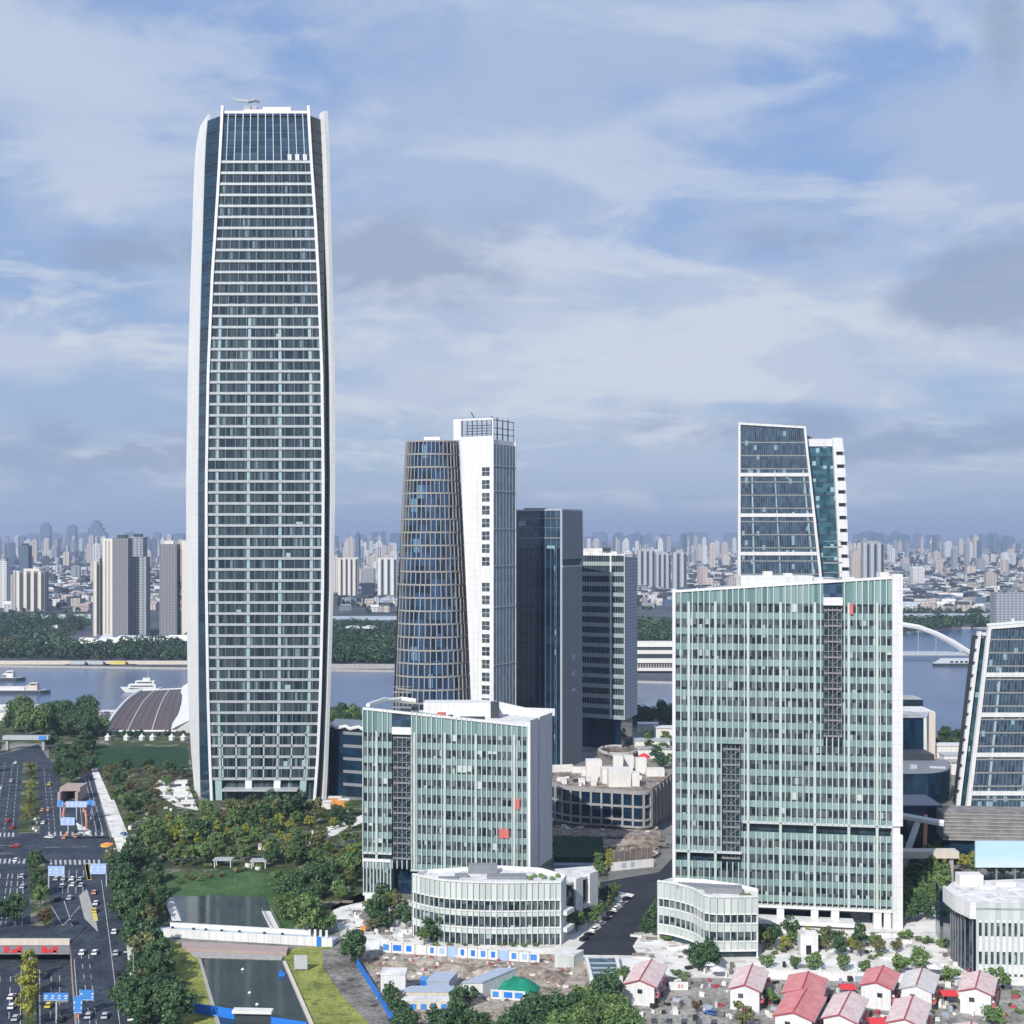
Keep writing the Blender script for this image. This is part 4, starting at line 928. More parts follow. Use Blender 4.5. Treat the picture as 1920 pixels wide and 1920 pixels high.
kerbed('pavement', [(1232, 1738), (1246, 1742), (1300, 1792), (1196, 1792), (1183, 1780), (1202, 1754)], 'paving', 0)
m = MB(); m.prism(pp((46, 1752), (66, 1752), (72, 1985), (40, 1985)), ZS+.02, ZS+.4, 0, 1); struct('median', m, ['kerb', 'parkground'])
# painted markings
def stripe(m, a, b, w, z, dash=None):
    A, B = Vector((*at(*a)[:2], 0)), Vector((*at(*b)[:2], 0)); d = B-A; Lq = d.length; d.normalize(); n = Vector((-d.y, d.x, 0))*w/2
    s = 0
    while s < Lq:
        e = min(Lq, s+(dash[0] if dash else Lq)); p, q = A+d*s, A+d*e
        m.face([(v.x, v.y, z) for v in (p-n, q-n, q+n, p+n)])
        s = e+(dash[1] if dash else 1)
m = MB(); zp = .18
for a, b in (((172, 1950), (152, 1790)), ((184, 1950), (166, 1790))): stripe(m, a, b, .2, zp, (4, 5))
for a, b in (((150, 1950), (139, 1800)), ((228, 1950), (205, 1760)), ((205, 1760), (190, 1650))): stripe(m, a, b, .22, zp)
for x0, x1 in ((104, 119), (127, 130), (142, 144), (155, 157)): stripe(m, (x0 if x0 != 104 else 117, 1676), (x1, 1632), .25, zp)
for k in range(11): stripe(m, (96+k*9, 1622), (95+k*9, 1613), .8, zp)
for k in range(9): stripe(m, (-28+k*9, 1620), (-26+k*9, 1611), .8, zp)
for k in range(10): stripe(m, (92+k*11, 1568), (92+k*11, 1560), .8, zp)
for k in range(7): stripe(m, (-24+k*8, 1570), (-23+k*8, 1562), .8, zp)
for a, b in (((0, 1740), (16, 1636)), ((10, 1740), (24, 1636)), ((28, 1740), (34, 1636)), ((-20, 1740), (2, 1636)), ((41, 1740), (44, 1636))): stripe(m, a, b, .3, zp, (7, 3))
for a, b in (((92, 1556), (82, 1440)), ((103, 1556), (92, 1450)), ((8, 1556), (24, 1430)), ((24, 1556), (34, 1430)), ((-10, 1556), (10, 1430))): stripe(m, a, b, .22, zp, (5, 4))
for a, b in (((182, 1566), (160, 1460)), ((194, 1566), (166, 1460)), ((156, 1566), (150, 1510))): stripe(m, a, b, .25, zp)
for a, b in (((0, 1586), (48, 1586)), ((84, 1590), (195, 1588)), ((0, 1601), (44, 1602))): stripe(m, a, b, .3, zp, (6, 4))
for a, b in (((120, 1690), (140, 1750)), ((96, 1700), (125, 1748)), ((112, 1744), (150, 1700))): stripe(m, a, b, .25, zp)
struct('road_markings', m, 'paint')
m = MB()
def stripe_s(a, b, w, dash=None):
    n = MB(); stripe(n, a, b, w, ZS+.06, dash); k = len(m.v); m.v += n.v; m.f += [tuple(i+k for i in f) for f in n.f]; m.mi += n.mi
for a, b in (((92, 1975), (96, 1790)), ((110, 1975), (112, 1790)), ((12, 1975), (20, 1790)), ((-8, 1975), (0, 1790))): stripe_s(a, b, .22, (5, 5))
stripe_s((78, 1838), (128, 1838), .5); stripe_s((76, 1975), (74, 1780), .2); stripe_s((36, 1975), (40, 1780), .2)
struct('road_markings', m, 'paint')
m = MB()
for a, b in (((162, 1620), (167, 1650)), ((163, 1621), (168, 1651)), ((176, 1708), (180, 1728))): stripe(m, a, b, 1.3, .2)
struct('road_markings', m, 'yellow')

# ------------------------------------------------------------------ road structures and street furniture
t = thing('road_bridge', 'road bridge with a cream parapet and red panels over the sunken carriageway', 'bridge', at(60, 1765))
a, b = at(-280, 1768), at(131, 1768)
W = Flat(a, b)
part('deck', 'asphalt', t, lambda m: m.panel(W, 0, W.L, -1.2, .25, -16, 0)); part('parapet', 'cream', t, lambda m: m.panel(W, 0, W.L, -.6, 1.2, -.6, .4))
part('fascia', 'greymetal', t, lambda m: m.panel(W, 0, W.L, -3.4, -.65, -.9, .1))
for px in (8, 22, 32, 78, 88, 99): part('red_panel', 'red', t, lambda m: m.panel(W, (pxx(px, a.y)-a.x), (pxx(px, a.y)-a.x)+1.5, -2.9, -1.0 if px in (8, 32, 78, 99) else -1.8, .11, .2))
for px in (34, 100): part('pale_panel', 'bandgrey', t, lambda m: m.panel(W, (pxx(px, a.y)-a.x), (pxx(px, a.y)-a.x)+.9, -3.2, -2.2, .11, .2))
for px in (55,): part('pier', 'concrete', t, lambda m: m.box((pxx(px, a.y), a.y+6, ZS), (1.6, 9, 4.8)))
t = thing('underpass_portal', 'dark underpass mouth framed in pinkish concrete among trees', 'tunnel', at(132, 1500))
p0, p1 = at(112, 1502), at(150, 1502); W = Flat(p0, p1)
part('lintel', 'pinkwall', t, lambda m: m.panel(W, .0, W.L, 4.6, 6.4, -10, 0)); part('painted_tunnel_dark', 'tyre', t, lambda m: m.panel(W, 1.2, W.L-1.2, .15, 4.6, -9, -7))  # black sheet across the mouth stands in for the tunnel's darkness
for u in (0, W.L-1.3): part('side_wall', 'pinkwall', t, lambda m: m.panel(W, u, u+1.3, 0, 4.6, -10, 3))
t = thing('grey_footbridge', 'grey footbridge across the far end of the avenue with a blue sign at its end', 'footbridge', at(52, 1404))
q = at(50, 1406); part('deck', 'bandgrey', t, lambda m: m.box((q.x, q.y, 6), (pxx(84, q.y)-pxx(12, q.y)+4, 4, 2.2)))
for px in (14, 82): part('pier', 'concrete', t, lambda m: m.box((pxx(px, q.y), q.y, 0), (1.5, 2, 6)))
part('blue_sign', 'skyblue', t, lambda m: m.box((pxx(82, q.y), q.y-2.3, 6), (4, .3, 2.4)))

def gantry(name, label, px, py, w, h, z, mat='paleblue', marks=True, pole=0, z0=0, group='blue road signs along the avenue', post='bandgrey'):
    """sign centred on photo point (px,py), h and w in metres, its lower edge at z above the ground at z0"""
    zc = z0+z+h/2; q = at(px, py, zc); t = thing(name, label, 'road sign', (q.x, q.y, z0), group)
    part('panel', mat, t, lambda m: m.box((q.x, q.y, z0+z), (w, .25, h)))
    if marks:
        def f(m):
            for k in range(max(2, int(w/1.6))):
                x = q.x-w*.4+k*w*.8/max(1, int(w/1.6)-1); m.box((x, q.y-.15, z0+z+h*.25), (w*.1, .06, h*.16)); m.box((x+.1, q.y-.15, z0+z+h*.58), (w*.13, .06, h*.14))
            m.box((q.x, q.y-.15, z0+z+.1), (w*.94, .05, .1))
        part('lettering', 'white', t, f)
    px_ = q.x+pole*w/2
    part('post', post, t, lambda m: (m.box((px_, q.y+.35, z0), (.4, .35, z+h)), m.box(((px_+q.x)/2, q.y+.35, z0+z+h*.5), (abs(px_-q.x)+.4, .3, .3))))
    return t
gantry('road_sign', 'wide pale blue gantry sign in front of the underpass mouth', 143, 1508, 9, 2.6, 6, 'paleblue', True, 0)
gantry('road_sign', 'square blue sign left of the gantry at the underpass mouth', 113, 1507, 2.6, 2.6, 6, 'skyblue', True, 0)
gantry('road_sign', 'blue sign on the right of the gantry at the underpass mouth', 170, 1506, 3.2, 2.4, 6, 'skyblue', True, 0)
gantry('road_sign', 'pale blue sign standing over the lanes before the cross street', 127, 1540, 5.8, 3.2, 4, 'paleblue')
gantry('road_sign', 'pale blue sign on the left just past the cross street, by the median trees', 106, 1633, 5.6, 3.4, 4.5, 'paleblue', True, -1)
gantry('road_sign', 'white and blue sign on the right just past the cross street, by the tree row', 184, 1629, 5.6, 3.6, 4.5, 'paleblue', True, 1)
gantry('road_sign', 'blue sign over the sunken carriageway at the bottom left', 105, 1869, 6.6, 2.0, 6, 'skyblue', True, 0, ZS)
gantry('road_sign', 'bright blue arrow sign beside the right-hand lanes at the bottom left', 163, 1866, 3.6, 2.6, 3.5, 'skyblue', True, -1)
gantry('road_sign', 'upright blue and white sign on a salmon post beside the sunken road wall', 146, 1884, 2.2, 4.2, 1.5, 'skyblue', True, 0, 0, 'blue road signs along the avenue', 'salmon')
t = thing('toll_canopy_frame', 'salmon pink frame carrying the signs at the underpass mouth', 'gantry', at(140, 1560))
for (x0, y0, x1, y1) in ((122, 1506, 118, 1530), (160, 1504, 156, 1522), (160, 1520, 162, 1540), (128, 1562, 120, 1568)): part('beam', 'salmon', t, lambda m: m.tube([at(x0, y0, 6), at(x1, y1, 5)], .45, 5))
for px, py in ((120, 1545), (162, 1556)): part('post', 'salmon', t, lambda m: m.tube([at(px, py), at(px, py)+Vector((0, 0, 6.3))], .4, 5))
t = thing('mushroom_tower_sign', 'orange disc-topped pole beside the cross street', 'pole sign', at(201, 1613))
q = at(201, 1613)
part('pole', 'offwhite', t, lambda m: m.tube([q, q+Vector((0, 0, 5.2))], .55, 8))
part('disc', 'orange', t, lambda m: m.lathe((q.x, q.y, 4.9), [(1, 0), (2.4, .5), (2.4, 1.2), (.4, 1.8)], 16)); part('rim', 'yellow', t, lambda m: m.lathe((q.x, q.y, 5.5), [(2.44, 0), (2.44, .35)], 16))
# lamps
def lamp(px, py, h=9):
    q = at(px, py); t = thing('street_lamp', 'thin grey street lamp standing beside the avenue', 'street lamp', q, 'street lamps along the avenue')
    part('pole', 'bandgrey', t, lambda m: m.tube([q, q+Vector((0, 0, h)), q+Vector((-1.8, 0, h+.4))], [.16, .12, .09], 5)); part('lamp_head', 'white', t, lambda m: m.box((q.x-2.1, q.y, q.z+h+.3), (.9, .35, .2)))
for px, py in ((281, 1578), (264, 1790), (250, 1850), (238, 1690), (226, 1640), (232, 1590), (276, 1905)): lamp(px, py)

# cars: one built, the rest copied
def car_parts():
    def body(m):
        pr = [(-2.2, .35), (-2.2, .85), (-1.9, .95), (1.0, .95), (2.1, .8), (2.25, .35)]
        for s0, s1 in ((-.88, .88),):
            k = len(m.v)
            for y in (s0, s1): m.v.extend((y, x, z) for x, z in pr)
            n = len(pr); m.f.append(tuple(range(k, k+n))); m.f.append(tuple(reversed(range(k+n, k+2*n))))
            for i in range(n): j = (i+1) % n; m.f.append((k+i, k+n+i, k+n+j, k+j))
            m.mi += [0]*(len(m.f)-len(m.mi))
        m.hexa([(-.72, -1.6, 1.36), (.72, -1.6, 1.36), (.72, .35, 1.36), (-.72, .35, 1.36), (-.66, -1.5, 1.45), (.66, -1.5, 1.45), (.66, .25, 1.45), (-.66, .25, 1.45)])
    def glassb(m): m.hexa([(-.84, -1.95, .95), (.84, -1.95, .95), (.84, 1.0, .95), (-.84, 1.0, .95), (-.74, -1.6, 1.36), (.74, -1.6, 1.36), (.74, .35, 1.36), (-.74, .35, 1.36)])
    b, g, w = MB(), MB(), MB(); body(b); glassb(g); w.tube([(-.11, 0, 0), (.11, 0, 0)], .33, 10)
    return b, g, w
cb, cg, cw = car_parts(); cgm, cwm = cg.mesh('car_windows', 'carglass'), cw.mesh('car_wheel', 'tyre')
paints = {}
for nm, c in (('white', (.75, .75, .75)), ('black', (.02, .02, .025)), ('silver', (.45, .46, .48)), ('red', (.38, .03, .04)), ('orange', (.55, .30, .22)), ('blue', (.04, .12, .35)), ('yellow', (.6, .5, .08))):
    mm = plain(nm+'_car_paint', c, .3, 0, .5, .03); paints[nm] = cb.mesh(nm+'_car_body', mm)
LBL = {}
def car(colour, px, py, hd, where, z=0, s=.86):
    q = at(px, py, z) if z == 0 else at(px, py, z)
    t = thing('parked_car' if 'parked' in where else 'car', f'{colour} car {where}', 'car', q, 'cars '+where); t.rotation_euler = (0, 0, math.radians(hd)); t.scale = (s, s, s)
    t.location.z = z+.12
    for nm, me, lo in (('body', paints[colour], (0, 0, 0)), ('windows', cgm, (0, 0, 0)), *[('wheel', cwm, (x, y, .33)) for x in (-.8, .8) for y in (-1.4, 1.4)]):
        o = bpy.data.objects.new(nm, me); COL.objects.link(o); o.parent = t; o.location = lo
# heading 0: pointing away from the camera
av = 8
for c, px, py, hd, wh in (('white', 154, 1789, av, 'alone in the left lane below the bridge end'), ('white', 178, 1789, av, 'in the right lane beside another white car'), ('black', 138, 1732, 30, 'turning towards the bridge end'), ('white', 117, 1664, 5, 'queuing at the stop line'), ('black', 107, 1688, 10, 'behind the queue near the rusty tree'), ('silver', 131, 1686, 5, 'with two tone paint behind the queue'),
                          ('silver', 120, 1650, 4, 'in the middle of the queue at the crossing'), ('white', 136, 1650, 4, 'in the second lane of the queue at the crossing'), ('silver', 151, 1651, 4, 'in the third lane of the queue at the crossing'), ('white', 137, 1661, 4, 'at the back of the second lane of the queue'), ('silver', 153, 1662, 4, 'at the back of the third lane of the queue'), ('silver', 106, 1650, 4, 'beside the median trees in the queue'),
                          ('red', 29, 1589, 90, 'crossing the junction sideways'), ('red', 15, 1541, 5, 'waiting left of the median, farther one'), ('red', 24, 1554, 5, 'waiting left of the median, nearer one'), ('orange', 80, 1521, 5, 'coming past the end of the median trees'), ('orange', 91, 1520, 5, 'next to an orange car past the median trees'), ('orange', 177, 1676, 8, 'in the slip lane beside the traffic island'), ('white', 180, 1696, 8, 'behind the orange one in the slip lane'),
                          ('yellow', 178, 1710, 8, 'at the tip of the traffic island'), ('white', 30, 1432, 4, 'far up the avenue on the left'), ('silver', 22, 1466, 4, 'half way up the avenue on the left'), ('white', 2, 1480, 4, 'at the left border up the avenue'), ('white', 93, 1572, 80, 'at the far side of the junction'), ('orange', 120, 1573, 10, 'at the foot of the underpass ramp'), ('orange', 142, 1570, 10, 'under the small canopy at the underpass ramp'), ('white', 81, 1545, 10, 'beside the white bollards by the median'), ('yellow', 93, 1472, 6, 'up the avenue right of the median'),
                          ('white', 30, 1615, 5, 'at the stop line left of the median'), ('silver', 42, 1645, 5, 'along the left side of the median, first'), ('silver', 43, 1665, 5, 'along the left side of the median, second'), ('silver', 166, 1908, av, 'near the bottom border, left of two'), ('silver', 197, 1908, av, 'near the bottom border, right of two'), ('blue', 232, 1566, 40, 'by the path into the park')):
    car(c, px, py, hd, wh)
for c, px, py, hd, wh in (('black', 86, 1832, 4, 'in the sunken carriageway before the stop line'), ('white', 22, 1872, 4, 'in the sunken carriageway left of the yellow trees, farther'), ('white', 23, 1890, 4, 'in the sunken carriageway left of the yellow trees, nearer'), ('yellow', 92, 1888, 4, 'in the sunken carriageway under the blue sign'), ('silver', 30, 1912, 4, 'in the sunken carriageway at the bottom, left'), ('black', 115, 1914, 4, 'in the sunken carriageway at the bottom, right')): car(c, px, py, hd, wh, ZS)
for i, (px, py) in enumerate(((214, 1750), (217, 1790), (224, 1826), (228, 1840), (231, 1860), (238, 1888), (246, 1912))): car(('white', 'silver', 'black')[i % 3], px, py, 12, 'parked on the pavement beside the tree row')
for i, (px, py) in enumerate(((1175, 1688), (1166, 1697), (1157, 1706), (1146, 1716), (1137, 1726), (1127, 1735), (1117, 1745), (1104, 1756), (1096, 1764))): car(('black', 'silver', 'white', 'black')[i % 4], px, py, -38, 'parked in the row along the new dark road')
for c, px, py, hd, wh in (('white', 600, 1563, 60, 'parked at the edge of the park near the green block'), ('white', 620, 1555, 60, 'parked close to the smaller green block, by the dark pavement'), ('blue', 1333, 1903, 60, 'parked in the yard between the prefab houses'), ('white', 668, 1744, 80, 'parked before the curved pavilion forecourt'), ('black', 700, 1726, 70, 'parked among the shrubs left of the curved pavilion')): car(c, px, py, hd, wh)
# white bollard-like barrels by the median
for px, py in ((66, 1538), (69, 1545), (63, 1556), (68, 1560)):
    q = at(px, py); t = MB(); t.lathe((q.x, q.y, 0), [(.55, 0), (.6, .5), (.5, 1.0), (.15, 1.15)], 10); tag(t.build('bollard', 'offwhite', None, q), 'white rounded concrete bollard beside the median trees', 'bollard', 'white bollards by the median')

# ------------------------------------------------------------------ pond, canal and fences
def hoarding(name, label, pts, h, mat, z=0, post='offwhite', cap=None, group=None, base=None, step=6, panels=None, inset=None):
    P = [at(x, y, z) for x, y in pts]; t = thing(name, label, 'fence', P[0], group)
    for a, b in zip(P, P[1:]):
        w = Flat(a, b); k = max(1, int(w.L/step))
        for i in range(k):
            mt = mat if not panels else panels[R.randrange(len(panels))]
            part('panel', mt, t, lambda m: m.panel(w, w.L*i/k+.08, w.L*(i+1)/k-.08, z+.1, z+h, -.15, 0))
            if inset and R.random() < .85:
                f0 = R.uniform(.1, .35); part('print', inset[R.randrange(len(inset))], t, lambda m: m.panel(w, w.L*(i+f0)/k, w.L*(i+R.uniform(.65, .9))/k, z+h*.28, z+h*.85, .0, .05))
            part('post', post, t, lambda m: m.panel(w, max(0, w.L*i/k-.08), w.L*i/k+.08, z, z+h+.15, -.3, .12))
        if base: part('base_rail', base, t, lambda m: m.panel(w, 0, w.L, z, z+.5, .02, .2))
    return t
t = thing('pipe_bridge', 'long white walled footbridge between the pond and the canal', 'footbridge', at(450, 1760))
W = Flat(at(288, 1756), at(624, 1776)); Wb = Flat(at(312, 1742), at(560, 1752))
part('front_wall', 'white', t, lambda m: m.panel(W, 3, W.L-.2, 0, 2.6, -.4, 0)); part('deck', 'bluesheet', t, lambda m: m.panel(W, 0, W.L, .2, 1.6, -5, -.4)); part('rear_wall', 'white', t, lambda m: m.panel(W, 3, W.L-9, 0, 3.0, -5.4, -5))
part('joint', 'bandgrey', t, lambda m: [m.panel(W, 3+k*2.5, 3.1+k*2.5, 0, 2.62, 0, .03) for k in range(int(W.L/2.5)-1)])
part('blue_end', 'paleblue', t, lambda m: m.panel(W, -2.5, 3, 0, 2.4, -.4, .05)); part('blue_panel', 'blue', t, lambda m: m.panel(W, W.L-5, W.L-3.6, 0, 2.9, .02, .2))
part('lamp', 'darkmetal', t, lambda m: [m.panel(W, W.L*f, W.L*f+.7, 1.6, 2.5, -3, -2.4) for f in (.08, .2, .27, .36, .46, .6, .7)])
for px in (573, 583, 593, 604): part('bollard', 'white', t, lambda m: m.box((W(0, 0, 0).x+(px-288)/336*W.L, W((px-288)/336*W.L, 0, -4).y, 1.6), (.7, .7, 2)))
t = thing('weir', 'pinkish concrete weir sill at the head of the canal', 'weir', at(440, 1790))
part('sill', 'pinkwall', t, lambda m: m.prism(pp((336, 1772), (541, 1782), (537, 1793), (350, 1786)), 0, 1.2)); part('apron', 'concrete', t, lambda m: m.prism(pp((356, 1787), (532, 1794), (528, 1801), (366, 1796)), 0, .4))
kerbed('canal_edge', [(530, 1806), (536, 1806), (604, 1960), (596, 1960)], 'cream', 0, .7); kerbed('canal_edge', [(372, 1800), (377, 1800), (424, 1960), (416, 1960)], 'concrete', 0, .4)
t = thing('gauge_board', 'blank grey panel standing on the bank beside the canal', 'panel', at(564, 1822)); q = at(564, 1821)
part('panel', 'bandgrey', t, lambda m: m.box((q.x, q.y, .6), (3.7, .3, 3.9))); part('leg', 'steel', t, lambda m: [m.box((q.x+d, q.y+.2, 0), (.25, .25, .7)) for d in (-1.4, 1.4)])
for i, (px, py) in enumerate(((455, 1820), (468, 1864), (482, 1886))):
    q = at(px, py); b = MB(); b.lathe((q.x, q.y, .08), [(.3, 0), (.5, .25), (.3, .55), (.1, .7)], 10); tag(b.build('buoy', 'offwhite', None, q), 'small white buoy floating on the canal', 'buoy', 'buoys on the canal')
q = at(529, 1830); b = MB(); b.box((q.x, q.y, .1), (1.8, 1.2, .8)); b.box((q.x-.3, q.y, .9), (.7, .9, .5)); tag(b.build('float', 'blue', None, q), 'small blue float moored at the right edge of the canal', 'float')
def pier(label, pts):
    t = thing('pond_pier', label, 'jetty', at(*pts[0])); a, b = at(*pts[0], .8), at(*pts[1], .8); d = (b-a); w = Vector((1.4, 0, 0))
    part('deck', 'offwhite', t, lambda m: m.hexa([a-w-Vector((0, 0, .3)), a+w-Vector((0, 0, .3)), b+w-Vector((0, 0, .3)), b-w-Vector((0, 0, .3)), a-w, a+w, b+w, b-w]))
    part('rail', 'steel', t, lambda m: [m.tube([a+w*s+Vector((0, 0, 1)), b+w*s+Vector((0, 0, 1))], .1, 4) for s in (-1, 1)])
    part('pile', 'concrete', t, lambda m: [m.box((*(a+d*f)[:2], 0), (.5, .5, .6)) for f in (.1, .5, .9)])
pier('narrow jetty at the left side of the pond', ((331, 1725), (314, 1682))); pier('narrow jetty at the right side of the pond', ((516, 1742), (499, 1708)))
hoarding('blue_fence', 'bright blue slanting fence right of the canal bank', [(669, 1812), (712, 1880), (752, 1945)], 2.2, 'blue', 0, 'blue', cap=None)
hoarding('blue_fence', 'bright blue hoarding across the canal at the bottom, with a gate in the middle', [(365, 1900), (440, 1912)], 2.6, 'blue', 0, 'blue'); hoarding('blue_fence', 'bright blue hoarding right of the gate across the canal at the bottom', [(508, 1922), (575, 1932)], 2.0, 'blue', 0, 'blue')
t = thing('gate_canopy', 'pale gate canopy between the blue hoardings at the bottom of the canal', 'gate', at(474, 1918)); q = at(474, 1916)
part('canopy', 'offwhite', t, lambda m: m.box((q.x, q.y, 2.4), (10, 2.4, .7), -.06)); part('gate', 'darkmetal', t, lambda m: m.box((q.x, q.y, 0), (9, .3, 2.3), -.06))
hoarding('site_hoarding', 'white and blue printed hoarding along the back of the building site', [(712, 1786), (800, 1792), (1012, 1807)], 3.0, 'white', 0, 'pinkwall', step=3.0, panels=['white', 'white', 'paleblue'], inset=['blue', 'skyblue', 'blue', 'paleblue'])
hoarding('site_hoarding', 'blue and white hoarding in front of the green tarpaulin', [(920, 1874), (985, 1878)], 2.6, 'white', step=2.4, panels=['white'], inset=['blue', 'skyblue'])
hoarding('street_hoarding', 'white printed hoarding with blue blocks at the bend of the new road', [(1146, 1634), (1226, 1626)], 3.2, 'white', 0, step=3.4, panels=['white', 'white', 'paleblue'], inset=['paleblue', 'skyblue', 'bluesheet'])
hoarding('scaffold_screen', 'brown scaffold screen under the rubble terraces', [(1150, 1622), (1224, 1612)], 5, 'brown', 0, 'stone', step=2.2)

# building site
def hut(name, label, px0, px1, pyb, h, depth, wm, rm, dx=0, pitch=0, cat='hut'):
    a, b = at(px0, pyb), at(px1, pyb); t = thing(name, label, cat, (a+b)/2)
    q = [a, b, b+Vector((dx, depth, 0)), a+Vector((dx, depth, 0))]
    part('wall', wm, t, lambda m: m.prism([p[:2] for p in q], 0, h)); part('roof', rm, t, lambda m: m.prism([((q[0]+q[2])/2+(p-(q[0]+q[2])/2)*1.04)[:2] for p in q], h+.02, h+.35))
    return t
t = hut('site_hut', 'plain white site hut at the left of the building site', 714, 760, 1868, 5.6, 5, 'hutwall', 'roofpale')
t = hut('site_shed', 'small grey-roofed shed with blue panels in the middle of the building site', 800, 842, 1862, 3, 7, 'bluesheet', 'bluesheet', 2); t = hut('open_shed', 'long slate-blue sheet-roofed shed beside the green tarpaulin', 868, 905, 1872, 4, 11, 'hutwall', 'bluesheet', 9)
t = hut('blue_cabin', 'little bright blue cabin beside the grey-roofed shed', 788, 802, 1858, 2.6, 3, 'blue', 'skyblue'); t = hut('flat_shed', 'long low grey sheet roof in front of the white site hut', 748, 842, 1878, 2.4, 4, 'cream', 'bluesheet', 3)
t = hut('low_cabin', 'low cream cabin with blue doors above the bottom trees', 752, 842, 1894, 2.2, 3, 'cream', 'roofpale', 1)
for k in range(5): part('door', 'skyblue', t, lambda m: m.box((at(756+k*19, 1894).x, at(756, 1894).y-.1, 0), (1.4, .2, 1.6)))
def heap(name, label, pts, h, mat, cat='heap', seed=0):
    c = sum((at(*p) for p in pts), Vector())/len(pts); m = MB(); n = 18; rings = 7
    P = [at(*p) for p in pts]; out = []
    for i in range(rings):
        f = 1-i/(rings-1)
        for j in range(n):
            k = j/n*len(P); a = P[int(k) % len(P)].lerp(P[(int(k)+1) % len(P)], k-int(k)); q = c.lerp(a, f)
            z = h*(1-f*f)+noise.noise(Vector((q.x*.3, q.y*.3, seed)))*h*.35*(1 if i else 0); m.v.append((q.x, q.y, max(.05, z)))
    for i in range(rings-1):
        for j in range(n): a, b = i*n+j, i*n+(j+1) % n; m.f.append((a, b, b+n, a+n)); m.mi.append(0)
    return tag(m.build(name, mat, None, Vector((c.x, c.y, 0)), True), label, cat)
heap('tarpaulin_mound', 'mound under a bright green tarpaulin in the building site', [(922, 1858), (945, 1838), (985, 1838), (1016, 1852), (1010, 1868), (940, 1866)], 2.6, 'tarp', 'tarpaulin', 3)
for i, (x, y, w, d, h, lb) in enumerate(((745, 1812, 40, 9, 1.6, 'long reddish-brown earth heap at the left back of the building site'), (800, 1806, 26, 7, 1.4, 'small pale earth heap below the printed hoarding'), (850, 1822, 46, 11, 2.2, 'broad brown earth heap in the middle of the building site'), (840, 1842, 30, 8, 1.5, 'low brown earth heap behind the grey-roofed shed'), (915, 1824, 36, 10, 1.8, 'brown earth heap left of the green tarpaulin'), (1000, 1822, 32, 8, 1.6, 'dark earth heap behind the green tarpaulin'), (1040, 1838, 26, 12, 1.6, 'pale rubble heap at the right of the building site'))):
    heap('earth_heap', lb, [(x-w, y), (x-w*.5, y-d), (x+w*.5, y-d), (x+w, y), (x+w*.6, y+d), (x-w*.6, y+d)], h, 'earth' if i != 6 else 'rubble', 'earth heap', i)
m = MB()
for k in range(240):
    q = at(R.uniform(705, 1075), R.uniform(1795, 1880)); m.box((q.x, q.y, .1), (R.uniform(.3, 1.6), R.uniform(.2, 1), R.uniform(.15, .8)), R.random()*3, R.choice((0, 0, 1, 2)))
stuff('site_debris', m, ['offwhite', 'brown', 'redtrim'], 'scattered planks, blocks and scraps lying over the building site', 'debris')
m = MB()
for k in range(620):
    q = at(R.uniform(1038, 1228), R.uniform(1560, 1612)); f = (q.y-440)/90; m.box((q.x, q.y, max(.1, 2.6*f)), (R.uniform(.5, 3.4), R.uniform(.4, 1.4), R.uniform(.2, .9)), R.random()*3, R.choice((0, 1, 1, 2, 2)))
stuff('rubble_blocks', m, ['offwhite', 'brown', 'pinkwall'], 'broken blocks of rubble on the terraces below the gutted stone building', 'rubble')
t = thing('green_roof_terrace', 'dark green planted terrace below the gutted stone building', 'terrace', at(1080, 1612)); part('planting', 'lawn', t, lambda m: m.prism(pp((1038, 1580), (1130, 1576), (1132, 1622), (1038, 1622)), 0, 3)); part('edge', 'bluesheet', t, lambda m: m.prism(pp((1038, 1622), (1132, 1622), (1132, 1627), (1038, 1627)), 0, 1))
t = thing('glazed_ramp_roof', 'sloping glazed ramp roof with two white side walls, at the foot of the new road', 'canopy', at(1132, 1840))
part('glass_roof', 'teal', t, lambda m: m.prism(pp((1102, 1806), (1152, 1806), (1162, 1842), (1112, 1842)), .1, 1.4)); part('bar', 'bandgrey', t, lambda m: [m.prism(pp((1102+2.5*k, 1806+9*k), (1152+2.5*k, 1806+9*k), (1152.4+2.5*k, 1807.6+9*k), (1102.4+2.5*k, 1807.6+9*k)), 1.41, 1.6) for k in range(1, 4)])
for x in (1096, 1152): part('side_wall', 'white', t, lambda m: m.prism(pp((x, 1804), (x+6, 1804), (x+16, 1846), (x+10, 1846)), 0, 2.0))
t = hut('screen_box', 'pale slatted box above the glazed ramp roof', 1040, 1076, 1815, 3.2, 5, 'screen', 'roofpale', 3, 0, 'enclosure')

